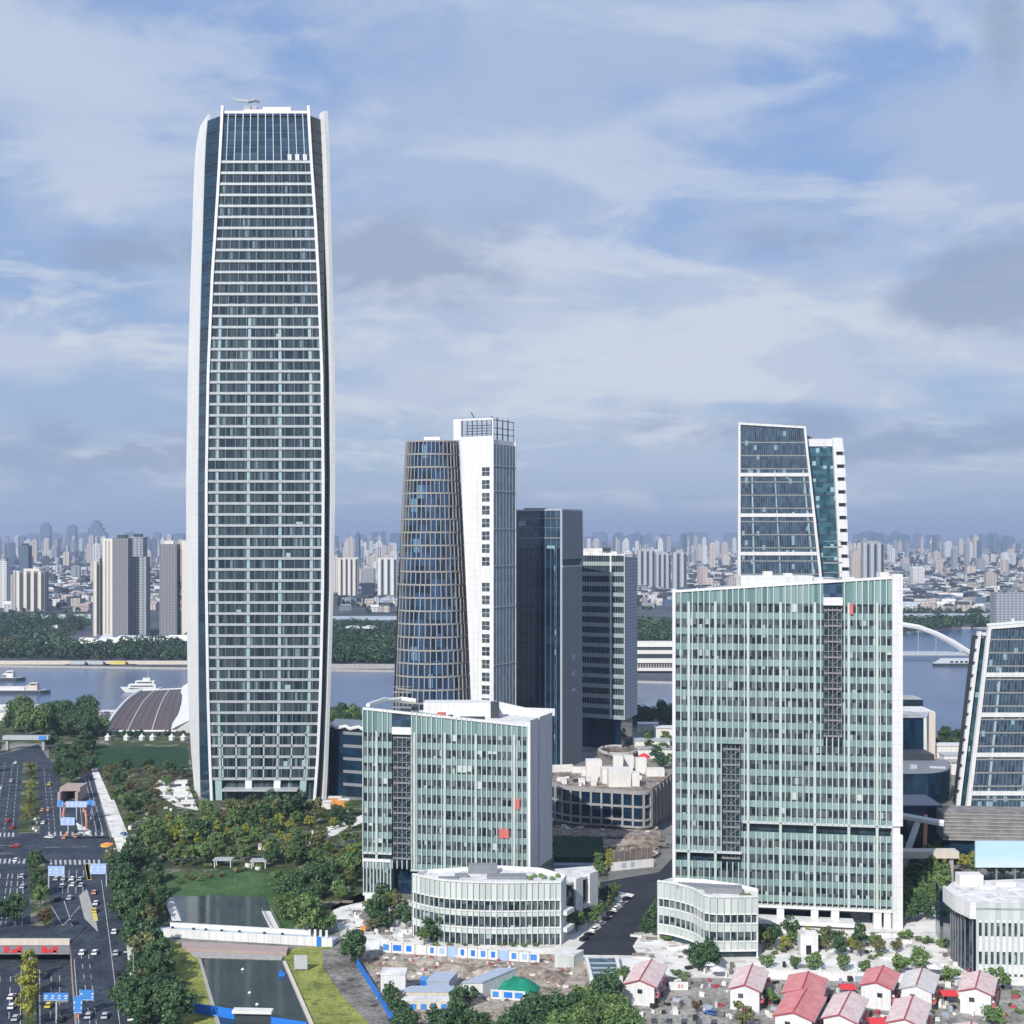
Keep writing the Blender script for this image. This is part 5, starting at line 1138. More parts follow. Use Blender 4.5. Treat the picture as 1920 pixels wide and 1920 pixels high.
# prefab houses
hw_g = 'prefab houses at the bottom right'
def house(label, fx, fy, rx, ry, w, roof, zr=6.9, ze=5.5, side_trim=True, z0=0):
    a, b = at(fx, fy, zr), at(rx, ry, zr); d = (b-a); d.z = 0; Ln = d.length; d.normalize(); n = Vector((d.y, -d.x, 0)); hw = w/2
    t = thing('prefab_house', label, 'house', ((a+b)/2)[:2]+(0,), hw_g)
    A = Vector((a.x, a.y, 0)); q = lambda s, v, z: A+d*s+n*v+Vector((0, 0, z))
    part('wall', 'hutwall', t, lambda m: (m.prism([q(.3, -hw+.3, 0)[:2], q(.3, hw-.3, 0)[:2], q(Ln-.3, hw-.3, 0)[:2], q(Ln-.3, -hw+.3, 0)[:2]], 0, ze), m.hexa([q(.3, -hw+.3, ze), q(.3, hw-.3, ze), q(Ln-.3, hw-.3, ze), q(Ln-.3, -hw+.3, ze), q(.3, -.05, zr-.15), q(.3, .05, zr-.15), q(Ln-.3, .05, zr-.15), q(Ln-.3, -.05, zr-.15)])))
    def rf(m):
        for s in (-1, 1):
            e = [q(0, 0, zr), q(Ln, 0, zr), q(Ln, s*(hw+.35), ze-.15), q(0, s*(hw+.35), ze-.15)]
            if s > 0: e = e[::-1]
            m.hexa(e+[p+Vector((0, 0, .14)) for p in e])
    r = part('roof', roof, t, rf)
    part('ridge', 'redtrim', r, lambda m: m.tube([q(0, 0, zr+.16), q(Ln, 0, zr+.16)], .22, 5))
    def seams(m):
        for k in range(1, int(Ln/1.0)):
            for s in (-1, 1): m.tube([q(k*1.0, s*.2, zr+.1), q(k*1.0, s*(hw+.33), ze+.0)], .05, 3)
    part('seams', roof, r, seams)
    tr = 'redtrim' if roof != 'greyroof' else 'bandgrey'
    part('barge_board', tr, t, lambda m: [m.tube([q(-.02, 0, zr+.02), q(-.02, s*(hw+.35), ze-.1)], .17, 4) for s in (-1, 1)])
    for fl in (0, 1):
        for k in range(max(1, int(Ln/3.6))):
            for s in (-1, 1):
                part('window', 'window', t, lambda m: m.box(q(1.8+k*3.6, s*(hw-.28), 1+fl*2.7), (.12, 1.5, 1.3), math.atan2(d.y, d.x)-math.pi/2))
    part('walkway', 'redband', t, lambda m: m.hexa([q(.5, hw-.25, 2.6), q(.5, hw+.7, 2.6), q(Ln-.5, hw+.7, 2.6), q(Ln-.5, hw-.25, 2.6), q(.5, hw-.25, 2.75), q(.5, hw+.7, 2.75), q(Ln-.5, hw+.7, 2.75), q(Ln-.5, hw-.25, 2.75)]))
    for s in (-1, 1): part('gutter', 'bandgrey', t, lambda m: m.tube([q(0, s*(hw+.38), ze-.12), q(Ln, s*(hw+.38), ze-.12)], .09, 4))
    part('gable_window', 'window', t, lambda m: m.box(q(.26, R.uniform(-1.5, 1.5), 3.4), (1.3, .12, 1.1), math.atan2(d.y, d.x)-math.pi/2))
    for k in range(2): part('air_conditioner', 'offwhite', t, lambda m: m.box(q(3+k*5, hw+.1, 3.1), (.5, .9, .6), math.atan2(d.y, d.x)-math.pi/2))
    part('foundation', 'concrete', t, lambda m: m.prism([q(.1, -hw+.1, 0)[:2], q(.1, hw-.1, 0)[:2], q(Ln-.1, hw-.1, 0)[:2], q(Ln-.1, -hw+.1, 0)[:2]], 0, .3))
    return t, q, Ln, hw
house('pink-roofed white prefab house at the left end, beside the yard', 1199, 1838, 1222, 1799, 8.2, 'pinkroof'); house('pink-roofed prefab house on the right of the yard, with red roof edges', 1396, 1847, 1411, 1808, 8.0, 'pinkroof')
house('bright red-roofed prefab house, nearer of the pair standing end to end', 1487, 1899, 1513, 1854, 9.4, 'redroof'); house('bright red-roofed prefab house, farther of the pair standing end to end', 1504, 1856, 1516, 1822, 9.6, 'redroof', 6.6, 5.3)
house('pale grey and pink roofed prefab house right of the red-roofed pair', 1573, 1903, 1596, 1858, 8.0, 'pinkroof', 6.9, 5.5); house('red-roofed prefab house of the back row with a blank white gable', 1642, 1842, 1657, 1811, 8.0, 'redroof', 7.2, 5.9)
house('light grey roofed prefab house of the back row', 1718, 1848, 1730, 1815, 8.0, 'greyroof', 6.9, 5.6); house('pink-roofed prefab house in the front row below the grey-roofed one', 1696, 1911, 1712, 1867, 8.2, 'pinkroof'); house('pink-roofed prefab house at the right end of the back row', 1829, 1853, 1838, 1820, 8.0, 'pinkroof', 7.1, 5.8)
house('long pink-roofed prefab house lying crosswise at the bottom border', 1158, 1922, 1362, 1926, 7.0, 'pinkroof', 4.4, 3.4); house('pink-roofed prefab house at the bottom border, right', 1818, 1950, 1822, 1916, 8.0, 'pinkroof', 5, 4)
def canopy(label, px, py, w, d, h):
    q = at(px, py, h); t = thing('red_canopy', label, 'canopy', (q.x, q.y), 'red canopies between the houses'); part('top', 'red', t, lambda m: m.hexa([(q.x-w/2, q.y-d/2, h), (q.x+w/2, q.y-d/2, h), (q.x+w/2, q.y+d/2, h+.3), (q.x-w/2, q.y+d/2, h+.3), (q.x-w/2, q.y-d/2, h+.12), (q.x+w/2, q.y-d/2, h+.12), (q.x+w/2, q.y, h+.8), (q.x-w/2, q.y, h+.8)])); part('post', 'steel', t, lambda m: [m.box((q.x+sx*(w/2-.2), q.y+sy*(d/2-.2), 0), (.12, .12, h)) for sx in (-1, 1) for sy in (-1, 1)])
canopy('red canopy left of the blank white gable in the back row', 1588, 1851, 4, 4, 2.8); canopy('red canopy right of the light grey roofed house', 1778, 1863, 4.2, 4, 3); canopy('red canopy at the bottom border between two pink roofs', 1642, 1915, 4, 4, 2.8)
t = thing('yard_sign', 'white sign panel with red characters beside the left prefab house', 'sign', at(1272, 1858)); q = at(1272, 1858); part('panel', 'white', t, lambda m: m.box((q.x, q.y, .2), (5.2, .2, 2.2)))
part('lettering', 'red', t, lambda m: [(m.box((q.x+.2+k*.75, q.y-.14, 1), (.5, .05, .16)), m.box((q.x+.2+k*.75, q.y-.14, 1.5), (.5, .05, .14)), m.box((q.x+.2+k*.75, q.y-.14, .8), (.13, .05, 1.0))) for k in range(2)])
t = hut('gatehouse', 'small white arched gatehouse in front of the large green slab', 1501, 1534, 1790, 5.6, 4, 'white', 'roofpale', 0, 0, 'gatehouse'); part('opening', 'carglass', t, lambda m: m.box((at(1516, 1790).x, at(1516, 1790).y-.05, .1), (1.5, .3, 2.6)))
t = thing('yard_wall', 'long white wall between the prefab houses and the trees', 'wall', at(1560, 1832)); W = Flat(at(1425, 1832), at(1700, 1842)); part('panel', 'hutwall', t, lambda m: m.panel(W, 0, W.L, 0, 2.2, -.25, 0)); part('coping', 'offwhite', t, lambda m: m.panel(W, 0, W.L, 2.2, 2.35, -.32, .07))
for px, py, w, lb in ((1306, 1817, 5, 'white parasol in the yard behind the left prefab house'), (1345, 1832, 4.5, 'white parasol nearest the right-hand yard house'), (1330, 1822, 4, 'white parasol in the middle of the yard'), (1752, 1828, 4.5, 'white parasol beside the round tree in the back row')):
    q = at(px, py); t = thing('white_parasol', lb, 'parasol', q, 'white parasols in the yard'); part('canopy', 'white', t, lambda m: m.lathe((q.x, q.y, 2.2), [(w/2, 0), (w/4, .5), (.1, .95)], 8)); part('pole', 'steel', t, lambda m: m.tube([q, q+Vector((0, 0, 2.4))], .07, 5))

m = MB()
for k in range(260):
    px, py = R.uniform(1165, 1905), R.uniform(1812, 1915); q = at(px, py); m.box((q.x, q.y, .12), (R.uniform(.3, 2.2), R.uniform(.3, 1.6), R.uniform(.3, 1.5)), R.random()*3, R.choice((0, 0, 0, 1, 2, 3, 4)))
stuff('yard_clutter', m, ['offwhite', 'bluesheet', 'brown', 'tyre', 'redtrim'], 'crates, bins, scooters and scraps standing about between the prefab houses', 'clutter')
m = MB()
for k in range(150):
    px, py = R.choice(((R.uniform(1425, 1700), R.uniform(1752, 1800)), (R.uniform(1695, 1820), R.uniform(1740, 1815)), (R.uniform(1190, 1330), R.uniform(1745, 1800)), (R.uniform(640, 780), R.uniform(1690, 1770)))); q = at(px, py); m.box((q.x, q.y, .05), (R.uniform(.4, 4), R.uniform(.4, 1.2), R.uniform(.2, .9)), R.random()*.6-.3, R.choice((0, 0, 1, 1, 2)))
stuff('forecourt_furniture', m, ['offwhite', 'concrete', 'brown'], 'planters, benches and low walls on the pale forecourts', 'planters')
# round shell-roofed hall behind the skyscraper
t = thing('shell_roofed_hall', 'riverside hall with a sloping ribbed dark roof edged in white, left of the skyscraper', 'hall', at(275, 1370))
a, b, c, d = at(193, 1372, 1), at(330, 1372, 1), at(345, 1292, 12), at(264, 1296, 12)
def shell(m):
    n = 12
    for i in range(n):
        for j in range(8):
            f = lambda u, v: a.lerp(b, u).lerp(d.lerp(c, u), v)+Vector((0, 0, 5*math.sin(math.pi*v)*.8))
            m.face([f(i/n, j/8), f((i+1)/n, j/8), f((i+1)/n, (j+1)/8), f(i/n, (j+1)/8)])
f = lambda u, v, o=0: a.lerp(b, u).lerp(d.lerp(c, u), v)+Vector((0, 0, 5*math.sin(math.pi*v)*.8+o))
part('roof', 'skin', t, shell)
for k in range(1, 9): part('rib', 'brown' if k % 3 else 'cream', t, lambda m: m.tube([f(k/9, v/8, .2) for v in range(9)], .38 if k % 3 == 0 else .14, 5))
part('edge', 'white', t, lambda m: (m.tube([f(0, v/8, .4) for v in range(9)], 1.1, 6), m.tube([f(u/8, 0, .2) for u in range(9)], .9, 6), m.tube([f(u/8, 1, .2) for u in range(9)], .8, 6)))
part('white_wall', 'white', t, lambda m: m.hexa([at(322, 1374)+Vector((0, 0, 0)), at(372, 1374), at(372, 1340), at(340, 1340), f(.93, 0, 1.5), b+Vector((10, 0, 8)), c+Vector((6, 0, 6)), f(.96, 1, 2)]))
part('base', 'darkmetal', t, lambda m: m.prism([at(205, 1378)[:2], at(345, 1378)[:2], at(345, 1350)[:2], at(240, 1350)[:2]], 0, 1.2))
q = at(340, 1292, 0)
part('rear_pavilion', 'offwhite', t, lambda m: m.box((pxx(345, 900), 900, 0), (24, 12, 9))); part('rear_windows', 'darkmetal', t, lambda m: [m.box((pxx(325+k*8, 893), 893.8, 5), (1.8, .4, 1.8)) for k in range(4)])
for i, px in enumerate((202, 237, 266, 286, 322, 344)):
    q = at(px, 1388); t = thing('event_tent', 'small white tent along the lawn below the ribbed hall', 'tent', q, 'white tents along the lawn'); part('canopy', 'offwhite', t, lambda m: m.lathe((q.x, q.y, 2.2), [(2, 0), (.8, .8), (.1, 2)], 6)); part('wall', 'white', t, lambda m: m.lathe((q.x, q.y, 0), [(1.8, 0), (1.8, 2.2)], 6))
# plaza structures at the foot of the skyscraper, left
for px, py, w, h, lb in ((300, 1490, 6, 3.2, 'grey stepped block at the left end of the plaza by the skyscraper'), (330, 1474, 11, 2.6, 'flat pale canopy on the plaza by the skyscraper'), (340, 1500, 7, 3.4, 'white twin-legged block on the plaza by the skyscraper'), (352, 1512, 6, 2.6, 'low white block on the plaza, nearest the foot of the skyscraper')):
    q = at(px, py); t = thing('plaza_block', lb, 'plaza structure', q); part('slab', 'offwhite', t, lambda m: m.box((q.x, q.y, h*.6), (w, 5, h*.4), .15)); part('leg', 'offwhite', t, lambda m: [m.box((q.x+s*w*.35, q.y, 0), (w*.16, 3.6, h*.6), .15) for s in (-1, 1)])
t = thing('blue_kiosk', 'small deep blue kiosk beside the skyscraper', 'kiosk', at(344, 1456)); q = at(344, 1456); part('body', 'blue', t, lambda m: m.box((q.x, q.y, 0), (3, 3, 3.4))); part('roof', 'bluesheet', t, lambda m: m.box((q.x, q.y, 3.42), (3.4, 3.4, .3)))
for px, py, w, c, lb in ((628, 1508, 6, 'orange', 'orange kiosk behind the park trees near the green block'), (612, 1516, 5, 'offwhite', 'white archway kiosk at the right foot of the skyscraper'), (645, 1512, 5, 'orange', 'second orange kiosk, next to the green block'), (450, 1562, 3, 'blue', 'small blue information board among the park trees')):
    q = at(px, py); t = thing('park_kiosk', lb, 'kiosk', q); part('body', c, t, lambda m: m.box((q.x, q.y, 0), (w*.8, 3, 3))); part('roof', 'offwhite', t, lambda m: m.box((q.x, q.y, 3.02), (w, 3.6, .4)))
m = MB()
for k in range(70):
    px, py = R.choice(((R.uniform(215, 330), R.uniform(1500, 1620)), (R.uniform(380, 600), R.uniform(1560, 1632)), (R.uniform(560, 676), R.uniform(1510, 1680)), (R.uniform(650, 760), R.uniform(1700, 1760))))
    q = at(px, py); m.box((q.x, q.y, 0), (R.uniform(.6, 2.6), R.uniform(.5, 1.5), R.uniform(.5, 1.6)), R.random()*3, R.choice((0, 0, 0, 1)))
stuff('park_stones', m, ['offwhite', 'bandgrey'], 'pale stones, benches and small slabs dotted through the park', 'stones')
for px, py, w, lb in ((419, 1625, 7, 'small flat grey pavilion behind the pond, left'), (486, 1627, 6, 'small flat grey pavilion behind the pond, right')):
    q = at(px, py); t = thing('park_pavilion', lb, 'pavilion', q); part('roof', 'bandgrey', t, lambda m: m.box((q.x, q.y, 2.6), (w, 4, .5))); part('post', 'offwhite', t, lambda m: [m.box((q.x+s*w*.42, q.y+r*1.5, 0), (.3, .3, 2.6)) for s in (-1, 1) for r in (-1, 1)])
heap('rock_garden', 'grey rock garden left of the curved pavilion', [(672, 1715), (690, 1698), (720, 1700), (738, 1725), (728, 1752), (690, 1750)], 1.8, 'rough', 'rockery', 9)
t = thing('orange_kiosk', 'tiny orange box near the round tree at the corner of the forecourt', 'kiosk', at(681, 1750)); q = at(681, 1750); part('body', 'orange', t, lambda m: m.box((q.x, q.y, 0), (1.4, 1.4, 1.9))); part('roof', 'orange', t, lambda m: m.box((q.x, q.y, 1.92), (1.7, 1.7, .2)))
# ------------------------------------------------------------------ trees: a few kinds built once, then copied
def crown_mesh(name, mat, seed, r, h, z0, nclump, per, leaf, flat=1.0):
    rr = random.Random(seed); m = MB(); cl = []
    for i in range(nclump):
        while True:
            x, y, z = rr.uniform(-1, 1), rr.uniform(-1, 1), rr.uniform(-1, 1)
            if .25 < x*x+y*y+z*z < 1: break
        k = .84 if z > -.2 else .9
        cl.append((Vector((x*r*k, y*r*k, z0+h*.5+z*h*.42)), rr.uniform(.17, .43)*r))
    cl.append((Vector((rr.uniform(-.2, .2)*r, rr.uniform(-.2, .2)*r, z0+h*.48)), r*.55))
    for c, cr in cl:
        for j in range(per):
            d = Vector((rr.gauss(0, 1), rr.gauss(0, 1), rr.gauss(0, 1))).normalized(); p = c+Vector((d.x, d.y, d.z*.8*flat))*cr*rr.uniform(.65, 1.05)
            nrm = (d+Vector((rr.gauss(0, .45), rr.gauss(0, .45), rr.gauss(.3, .45)))).normalized(); a = nrm.orthogonal().normalized(); a.rotate(Matrix.Rotation(rr.random()*6.28, 3, nrm)); b = nrm.cross(a)
            s = leaf*rr.uniform(.6, 1.3); m.face([p-a*s, p-b*s*.55, p+a*s, p+b*s*.55])
    return m.mesh(name, mat)
def trunk_mesh(name, h, r, z1):
    m = MB(); m.tube([(0, 0, -.1), (.05, 0, h*.5), (0, .05, h)], [r, r*.75, r*.5], 7)
    for k in range(5):
        a = k*1.257+.3; m.tube([(0, 0, h*.8), (math.cos(a)*.9, math.sin(a)*.9, h+(z1-h)*.25), (math.cos(a)*1.9, math.sin(a)*1.9, h+(z1-h)*.5)], [r*.5, r*.3, r*.12], 5)
    return m.mesh(name, 'bark')
TK = {}
def kind(k, mat, r, h, z0, ncl, per, leaf, flat=1.0, n=5):
    TK[k] = ([crown_mesh(k+'_crown', mat, 100*len(TK)+i, r, h, z0, ncl, per, leaf, flat) for i in range(n)], trunk_mesh(k+'_trunk', z0+h*.25, .22, z0+h*.6), r)
kind('dark', 'leafdark', 3.6, 6.6, 1.6, 22, 62, .42); kind('mid', 'leafmid', 3.1, 5.8, 1.6, 22, 58, .38); kind('olive', 'leafolive', 2.9, 5.0, 1.8, 17, 50, .34)
kind('yellow', 'leafyellow', 2.5, 4.6, 1.4, 15, 50, .32); kind('rust', 'leafrust', 2.6, 4.2, 1.6, 14, 46, .32, 1.0, 2); kind('big', 'leafmid', 5.6, 8.6, 1.8, 40, 80, .50); kind('bigdark', 'leafdark', 5.8, 8.6, 1.8, 40, 80, .52)
kind('round', 'leafmid', 2.3, 3.6, .9, 22, 60, .25, 1.0, 2); kind('bush', 'leafmid', 1.5, 1.5, .05, 9, 40, .22, .8, 2); kind('oliveb', 'leafolive', 1.4, 1.4, .05, 9, 40, .22, .8, 2)
SPEC = []
def tree(k, px, py, s, label, group=None, name='tree', z=0.0, cat='tree'):
    q = at(px, py, z); SPEC.append((s*TK[k][2]/q.y, k, q, s, label, group, name, cat))
def plant_all():
    """the 290 trees that show largest are things; the small rest is one mass"""
    ts = sorted((x for x in SPEC if x[6] == 'tree'), key=lambda x: -x[0]); big = ts[:290]+[x for x in SPEC if x[6] != 'tree']
    for _, k, q, s, label, group, name, cat in big:
        cs, tr, _r = TK[k]; t = thing(name, label, cat, q, group)
        t.rotation_euler = (0, 0, R.random()*6.28); t.scale = (s*R.uniform(.82, 1.18), s*R.uniform(.82, 1.18), s*R.uniform(.8, 1.35))
        for nm, me in (('crown', R.choice(cs)), ('trunk', tr)):
            o = bpy.data.objects.new(nm, me); COL.objects.link(o); o.parent = t
    m = MB(); mats = ['bark']
    for _, k, q, s, *_r in ts[290:]:
        a = R.random()*6.28; ca, sa = math.cos(a)*s, math.sin(a)*s
        for me in (R.choice(TK[k][0]), TK[k][1]):
            mt = me.materials[0]; 
            if me is not TK[k][1] and mt not in mats: mats.append(mt)
            mi = 0 if me is TK[k][1] else mats.index(mt); b = len(m.v)
            m.v.extend((q.x+v.co.x*ca-v.co.y*sa, q.y+v.co.x*sa+v.co.y*ca, q.z+v.co.z*s) for v in me.vertices); m.f.extend(tuple(b+i for i in p.vertices) for p in me.polygons); m.mi += [mi]*len(me.polygons)
    stuff('small_trees', m, mats, 'small trees filling the gaps of the park, the river bank and the groves', 'trees')
def inside(px, py, poly):
    c = False
    for (x0, y0), (x1, y1) in zip(poly, poly[1:]+poly[:1]):
        if (y0 > py) != (y1 > py) and px < (x1-x0)*(py-y0)/(y1-y0)+x0: c = not c
    return c
def scatter(poly, n, gap, kinds, label, group, s=(.8, 1.2), name='tree', cat='tree'):
    xs, ys = [p[0] for p in poly], [p[1] for p in poly]; pl = []; tries = 0
    while len(pl) < n and tries < n*120:
        tries += 1; px, py = R.uniform(min(xs), max(xs)), R.uniform(min(ys), max(ys))
        if not inside(px, py, poly): continue
        q = at(px, py)
        if any((q-o).length < gap for o in pl): continue
        pl.append(q); k = R.choice(kinds); tree(k, px, py, R.uniform(*s), label[k] if isinstance(label, dict) else label, group, name, 0, cat)
# row beside the avenue (right)
scatter([(205, 1628), (250, 1610), (262, 1690), (290, 1760), (300, 1800), (312, 1850), (300, 1868), (262, 1862), (248, 1800), (224, 1710)], 44, 4.2, ['dark', 'dark', 'dark', 'olive'],
        {'dark': 'dark green tree in the dense row between the avenue and the meadow', 'olive': 'brownish green tree in the dense row between the avenue and the meadow'}, 'trees in the row beside the avenue', (.85, 1.25))
# park
PKL = {'dark': 'dark green tree in the park before the skyscraper', 'mid': 'fresh green tree in the park before the skyscraper', 'olive': 'olive brown tree in the park before the skyscraper', 'yellow': 'yellow-green tree in the park before the skyscraper', 'rust': 'rusty brown tree in the park before the skyscraper'}
scatter([(250, 1592), (330, 1570), (430, 1560), (560, 1560), (676, 1590), (680, 1650), (600, 1630), (480, 1625), (330, 1628), (255, 1632)], 62, 5.0, ['mid', 'dark', 'mid', 'mid', 'yellow', 'olive'], PKL, 'park trees', (.7, 1.1))
scatter([(262, 1572), (330, 1556), (420, 1556), (470, 1575), (440, 1590), (290, 1590)], 28, 4, ['yellow', 'yellow', 'yellow', 'mid'], PKL, 'park trees', (.85, 1.2))
scatter([(385, 1540), (480, 1518), (570, 1530), (672, 1530), (670, 1556), (560, 1560), (400, 1562)], 34, 5, ['olive', 'olive', 'mid', 'yellow', 'dark'], PKL, 'park trees', (.7, 1.1))
scatter([(186, 1446), (350, 1446), (350, 1470), (290, 1490), (300, 1540), (240, 1540), (200, 1490)], 40, 6, ['olive', 'dark', 'olive', 'mid', 'rust'], PKL, 'park trees', (.65, 1.1))
scatter([(236, 1545), (330, 1535), (350, 1560), (262, 1580)], 10, 5, ['mid', 'yellow', 'dark'], PKL, 'park trees', (.7, 1.0))
for poly_, n_ in (([(262, 1552), (676, 1545), (678, 1640), (560, 1640), (270, 1634)], 70), ([(215, 1480), (350, 1470), (372, 1530), (250, 1560)], 26)): scatter(poly_, n_, 2.5, ['bush', 'oliveb'], {'bush': 'small green shrub in the planting beds of the park', 'oliveb': 'small brownish shrub in the planting beds of the park'}, 'shrubs of the park', (.7, 1.5), 'shrub', 'shrub')
scatter([(1430, 1756), (1690, 1776), (1700, 1800), (1440, 1796)], 26, 2.5, ['bush', 'oliveb'], 'low shrub in the beds before the large green slab', 'shrubs before the large green slab', (.5, 1.1), 'shrub', 'shrub')
scatter([(388, 1545), (480, 1530), (600, 1530), (606, 1542), (480, 1548), (390, 1556)], 13, 4.5, ['olive', 'rust', 'olive', 'dark'], {'olive': 'tall olive tree right in front of the skyscraper entrance', 'rust': 'tall rusty tree right in front of the skyscraper entrance', 'dark': 'tall dark tree right in front of the skyscraper entrance'}, 'trees before the skyscraper entrance', (1.1, 1.5))
# dark woods at the far left
scatter([(20, 1366), (60, 1352), (150, 1352), (196, 1366), (186, 1384), (30, 1386)], 20, 8, ['bigdark', 'big'], 'tall dark tree in the domed clump by the river, left', 'trees in the domed clump', (1.1, 1.5))
scatter([(92, 1402), (170, 1396), (172, 1440), (166, 1468), (112, 1470), (92, 1430)], 17, 6, ['bigdark', 'bigdark', 'dark', 'rust'], 'dark tree in the shaded clump right of the footbridge end', 'trees in the shaded clump', (.7, .95))
scatter([(-40, 1390), (10, 1394), (4, 1450), (-40, 1470)], 7, 7, ['bigdark', 'dark'], 'dark tree at the left border beside the avenue', 'trees at the left border', (.7, 1))
scatter([(190, 1384), (350, 1384), (350, 1378), (190, 1378)], 13, 4, ['dark'], 'small dark tree along the front of the ribbed hall', 'trees before the ribbed hall', (.45, .6))
# medians
for i, (k, px, py, s) in enumerate((('olive', 57, 1448, .9), ('rust', 58, 1462, .9), ('yellow', 57, 1482, .95), ('yellow', 56, 1503, .95), ('olive', 55, 1522, 1.), ('yellow', 50, 1530, .9), ('olive', 56, 1548, 1.0))): tree(k, px, py, s, 'yellowing tree on the median of the upper avenue', 'median trees of the upper avenue')
for i, (k, px, py, s) in enumerate((('mid', 68, 1622, .8), ('dark', 68, 1640, .9), ('rust', 70, 1662, .8), ('dark', 74, 1680, 1.0), ('mid', 76, 1700, .9))): tree(k, px, py, s, 'green tree on the median between the cross street and the bridge', 'median trees before the bridge')
tree('rust', 84, 1738, 1.15, 'round rusty brown tree at the bridge end of the median'); tree('dark', 27, 1738, 1.0, 'dark tree at the left end of the bridge', 'trees beside the bridge'); tree('dark', 0, 1740, .9, 'dark tree at the left border above the bridge')
for i, (px, py, s) in enumerate(((55, 1838, 1.3), (52, 1870, 1.4), (54, 1894, 1.2), (50, 1926, 1.3))):
    tree('yellow', px, py, s, ('tall yellow-green tree just below the bridge in the sunken median', 'bright yellow tree second below the bridge in the sunken median', 'yellow-green tree third below the bridge in the sunken median', 'yellow-green tree at the bottom border in the sunken median')[i], 'trees in the sunken median', z=ZS)
# pond side
for px, py, s, k, lb in ((572, 1758, 1.05, 'big', 'large bushy green tree at the right end of the pond, the broadest one'), (540, 1725, .8, 'big', 'bushy green tree at the pond corner, left of the broadest one'), (606, 1752, .8, 'big', 'bushy green tree behind the end of the white footbridge'), (545, 1690, .75, 'bigdark', 'dark green tree on the far right bank of the pond'), (520, 1672, .7, 'big', 'willow-like green tree at the far right corner of the pond'), (575, 1715, .8, 'bigdark', 'dark bushy tree behind the broadest pond tree'), (592, 1668, .7, 'bigdark', 'dark tree between the pond and the smaller green block'),
                        (664, 1808, .88, 'bigdark', 'solitary round dark tree at the right end of the white footbridge'), (655, 1650, .75, 'big', 'tall green tree touching the smaller green block'), (640, 1690, .5, 'big', 'small green tree on the path left of the smaller green block'), (664, 1610, .6, 'big', 'light green tree beside the upper left corner of the park block')):
    tree(k, px, py, s, lb)
scatter([(520, 1650), (640, 1640), (676, 1670), (640, 1690), (560, 1690)], 12, 5, ['dark', 'mid', 'olive'], PKL, 'park trees', (.7, 1.1))
scatter([(270, 1640), (300, 1650), (310, 1730), (290, 1745), (268, 1700)], 9, 4, ['dark', 'olive'], {'dark': 'dark green tree on the left bank of the pond', 'olive': 'brownish tree on the left bank of the pond'}, 'trees on the left bank of the pond', (.7, 1))
scatter([(276, 1648), (420, 1640), (420, 1648), (290, 1680)], 14, 2.5, ['bush', 'oliveb'], 'low shrub on the grassy far bank of the pond', 'shrubs by the pond', (.6, 1.1), 'shrub', 'shrub')
# bottom
scatter([(244, 1900), (300, 1892), (330, 1905), (330, 1950), (250, 1950)], 8, 5, ['bigdark', 'dark'], 'dark tree in the bottom corner between the avenue and the canal', 'trees at the bottom left corner', (.7, .95))
scatter([(1000, 1945), (1050, 1918), (1100, 1895), (1160, 1898), (1165, 1965), (1000, 1975)], 12, 5.5, ['bigdark', 'bigdark', 'big'], 'big dark green tree in the dense clump left of the first prefab house', 'trees in the dense bottom clump', (.75, 1.0))
scatter([(755, 1942), (860, 1936), (985, 1948), (985, 1985), (760, 1985)], 15, 4.5, ['bigdark', 'dark', 'mid'], 'dark green tree along the bottom border below the building site', 'trees along the bottom border', (.65, .9))
for px, py in ((730, 1890), (742, 1905), (856, 1895), (880, 1885)): tree('dark', px, py, .7, 'small dark tree among the sheds of the building site', 'trees among the site sheds')
# between and around the pavilions
scatter([(690, 1700), (770, 1690), (778, 1752), (740, 1770), (690, 1752)], 11, 4, ['olive', 'olive', 'dark'], 'olive brown tree left of the curved pavilion', 'trees left of the curved pavilion', (.7, 1.05)); tree('dark', 812, 1768, 1.1, 'spreading dark tree against the left flank of the curved pavilion'); tree('mid', 795, 1772, .7, 'slim green tree before the left flank of the curved pavilion')
scatter([(770, 1778), (830, 1776), (1010, 1780), (1010, 1774), (830, 1770)], 9, 3, ['bush'], 'trimmed shrub along the foot of the curved pavilion', 'shrubs at the curved pavilion', (.5, .9), 'shrub', 'shrub')
scatter([(1125, 1680), (1165, 1672), (1150, 1700), (1085, 1762), (1070, 1765), (1080, 1740)], 16, 3.2, ['mid', 'dark', 'olive'], 'green tree in the strip between the annex and the parked cars', 'trees along the new dark road', (.5, .8))
scatter([(1200, 1756), (1225, 1725), (1240, 1700), (1228, 1760)], 5, 3, ['dark'], 'dark slender tree at the left corner of the wedge pavilion', 'trees at the wedge pavilion corner', (.5, .8))
scatter([(1120, 1625), (1160, 1600), (1150, 1632), (1120, 1650)], 6, 4, ['mid', 'dark', 'yellow'], 'green tree at the bend of the new road below the rubble', 'trees at the road bend', (.6, .9))
scatter([(1295, 1808), (1330, 1800), (1345, 1815), (1305, 1830)], 5, 3, ['dark'], 'dark leafy tree in front of the wedge pavilion', 'trees before the wedge pavilion', (.75, 1.0)); tree('bush', 1250, 1765, 1.3, 'round shrub bed at the left foot of the wedge pavilion', None, 'shrub', 0, 'shrub'); tree('bush', 1165, 1838, 1.7, 'green shrub beside the glazed ramp roof', None, 'shrub', 0, 'shrub'); tree('mid', 1172, 1840, .6, 'little green tree between the ramp roof and the first prefab house')
GSL = {'olive': 'brownish tree in the planted strip before the large green slab', 'yellow': 'yellowing tree in the planted strip before the large green slab', 'mid': 'green tree in the planted strip before the large green slab', 'dark': 'dark tree in the planted strip before the large green slab'}
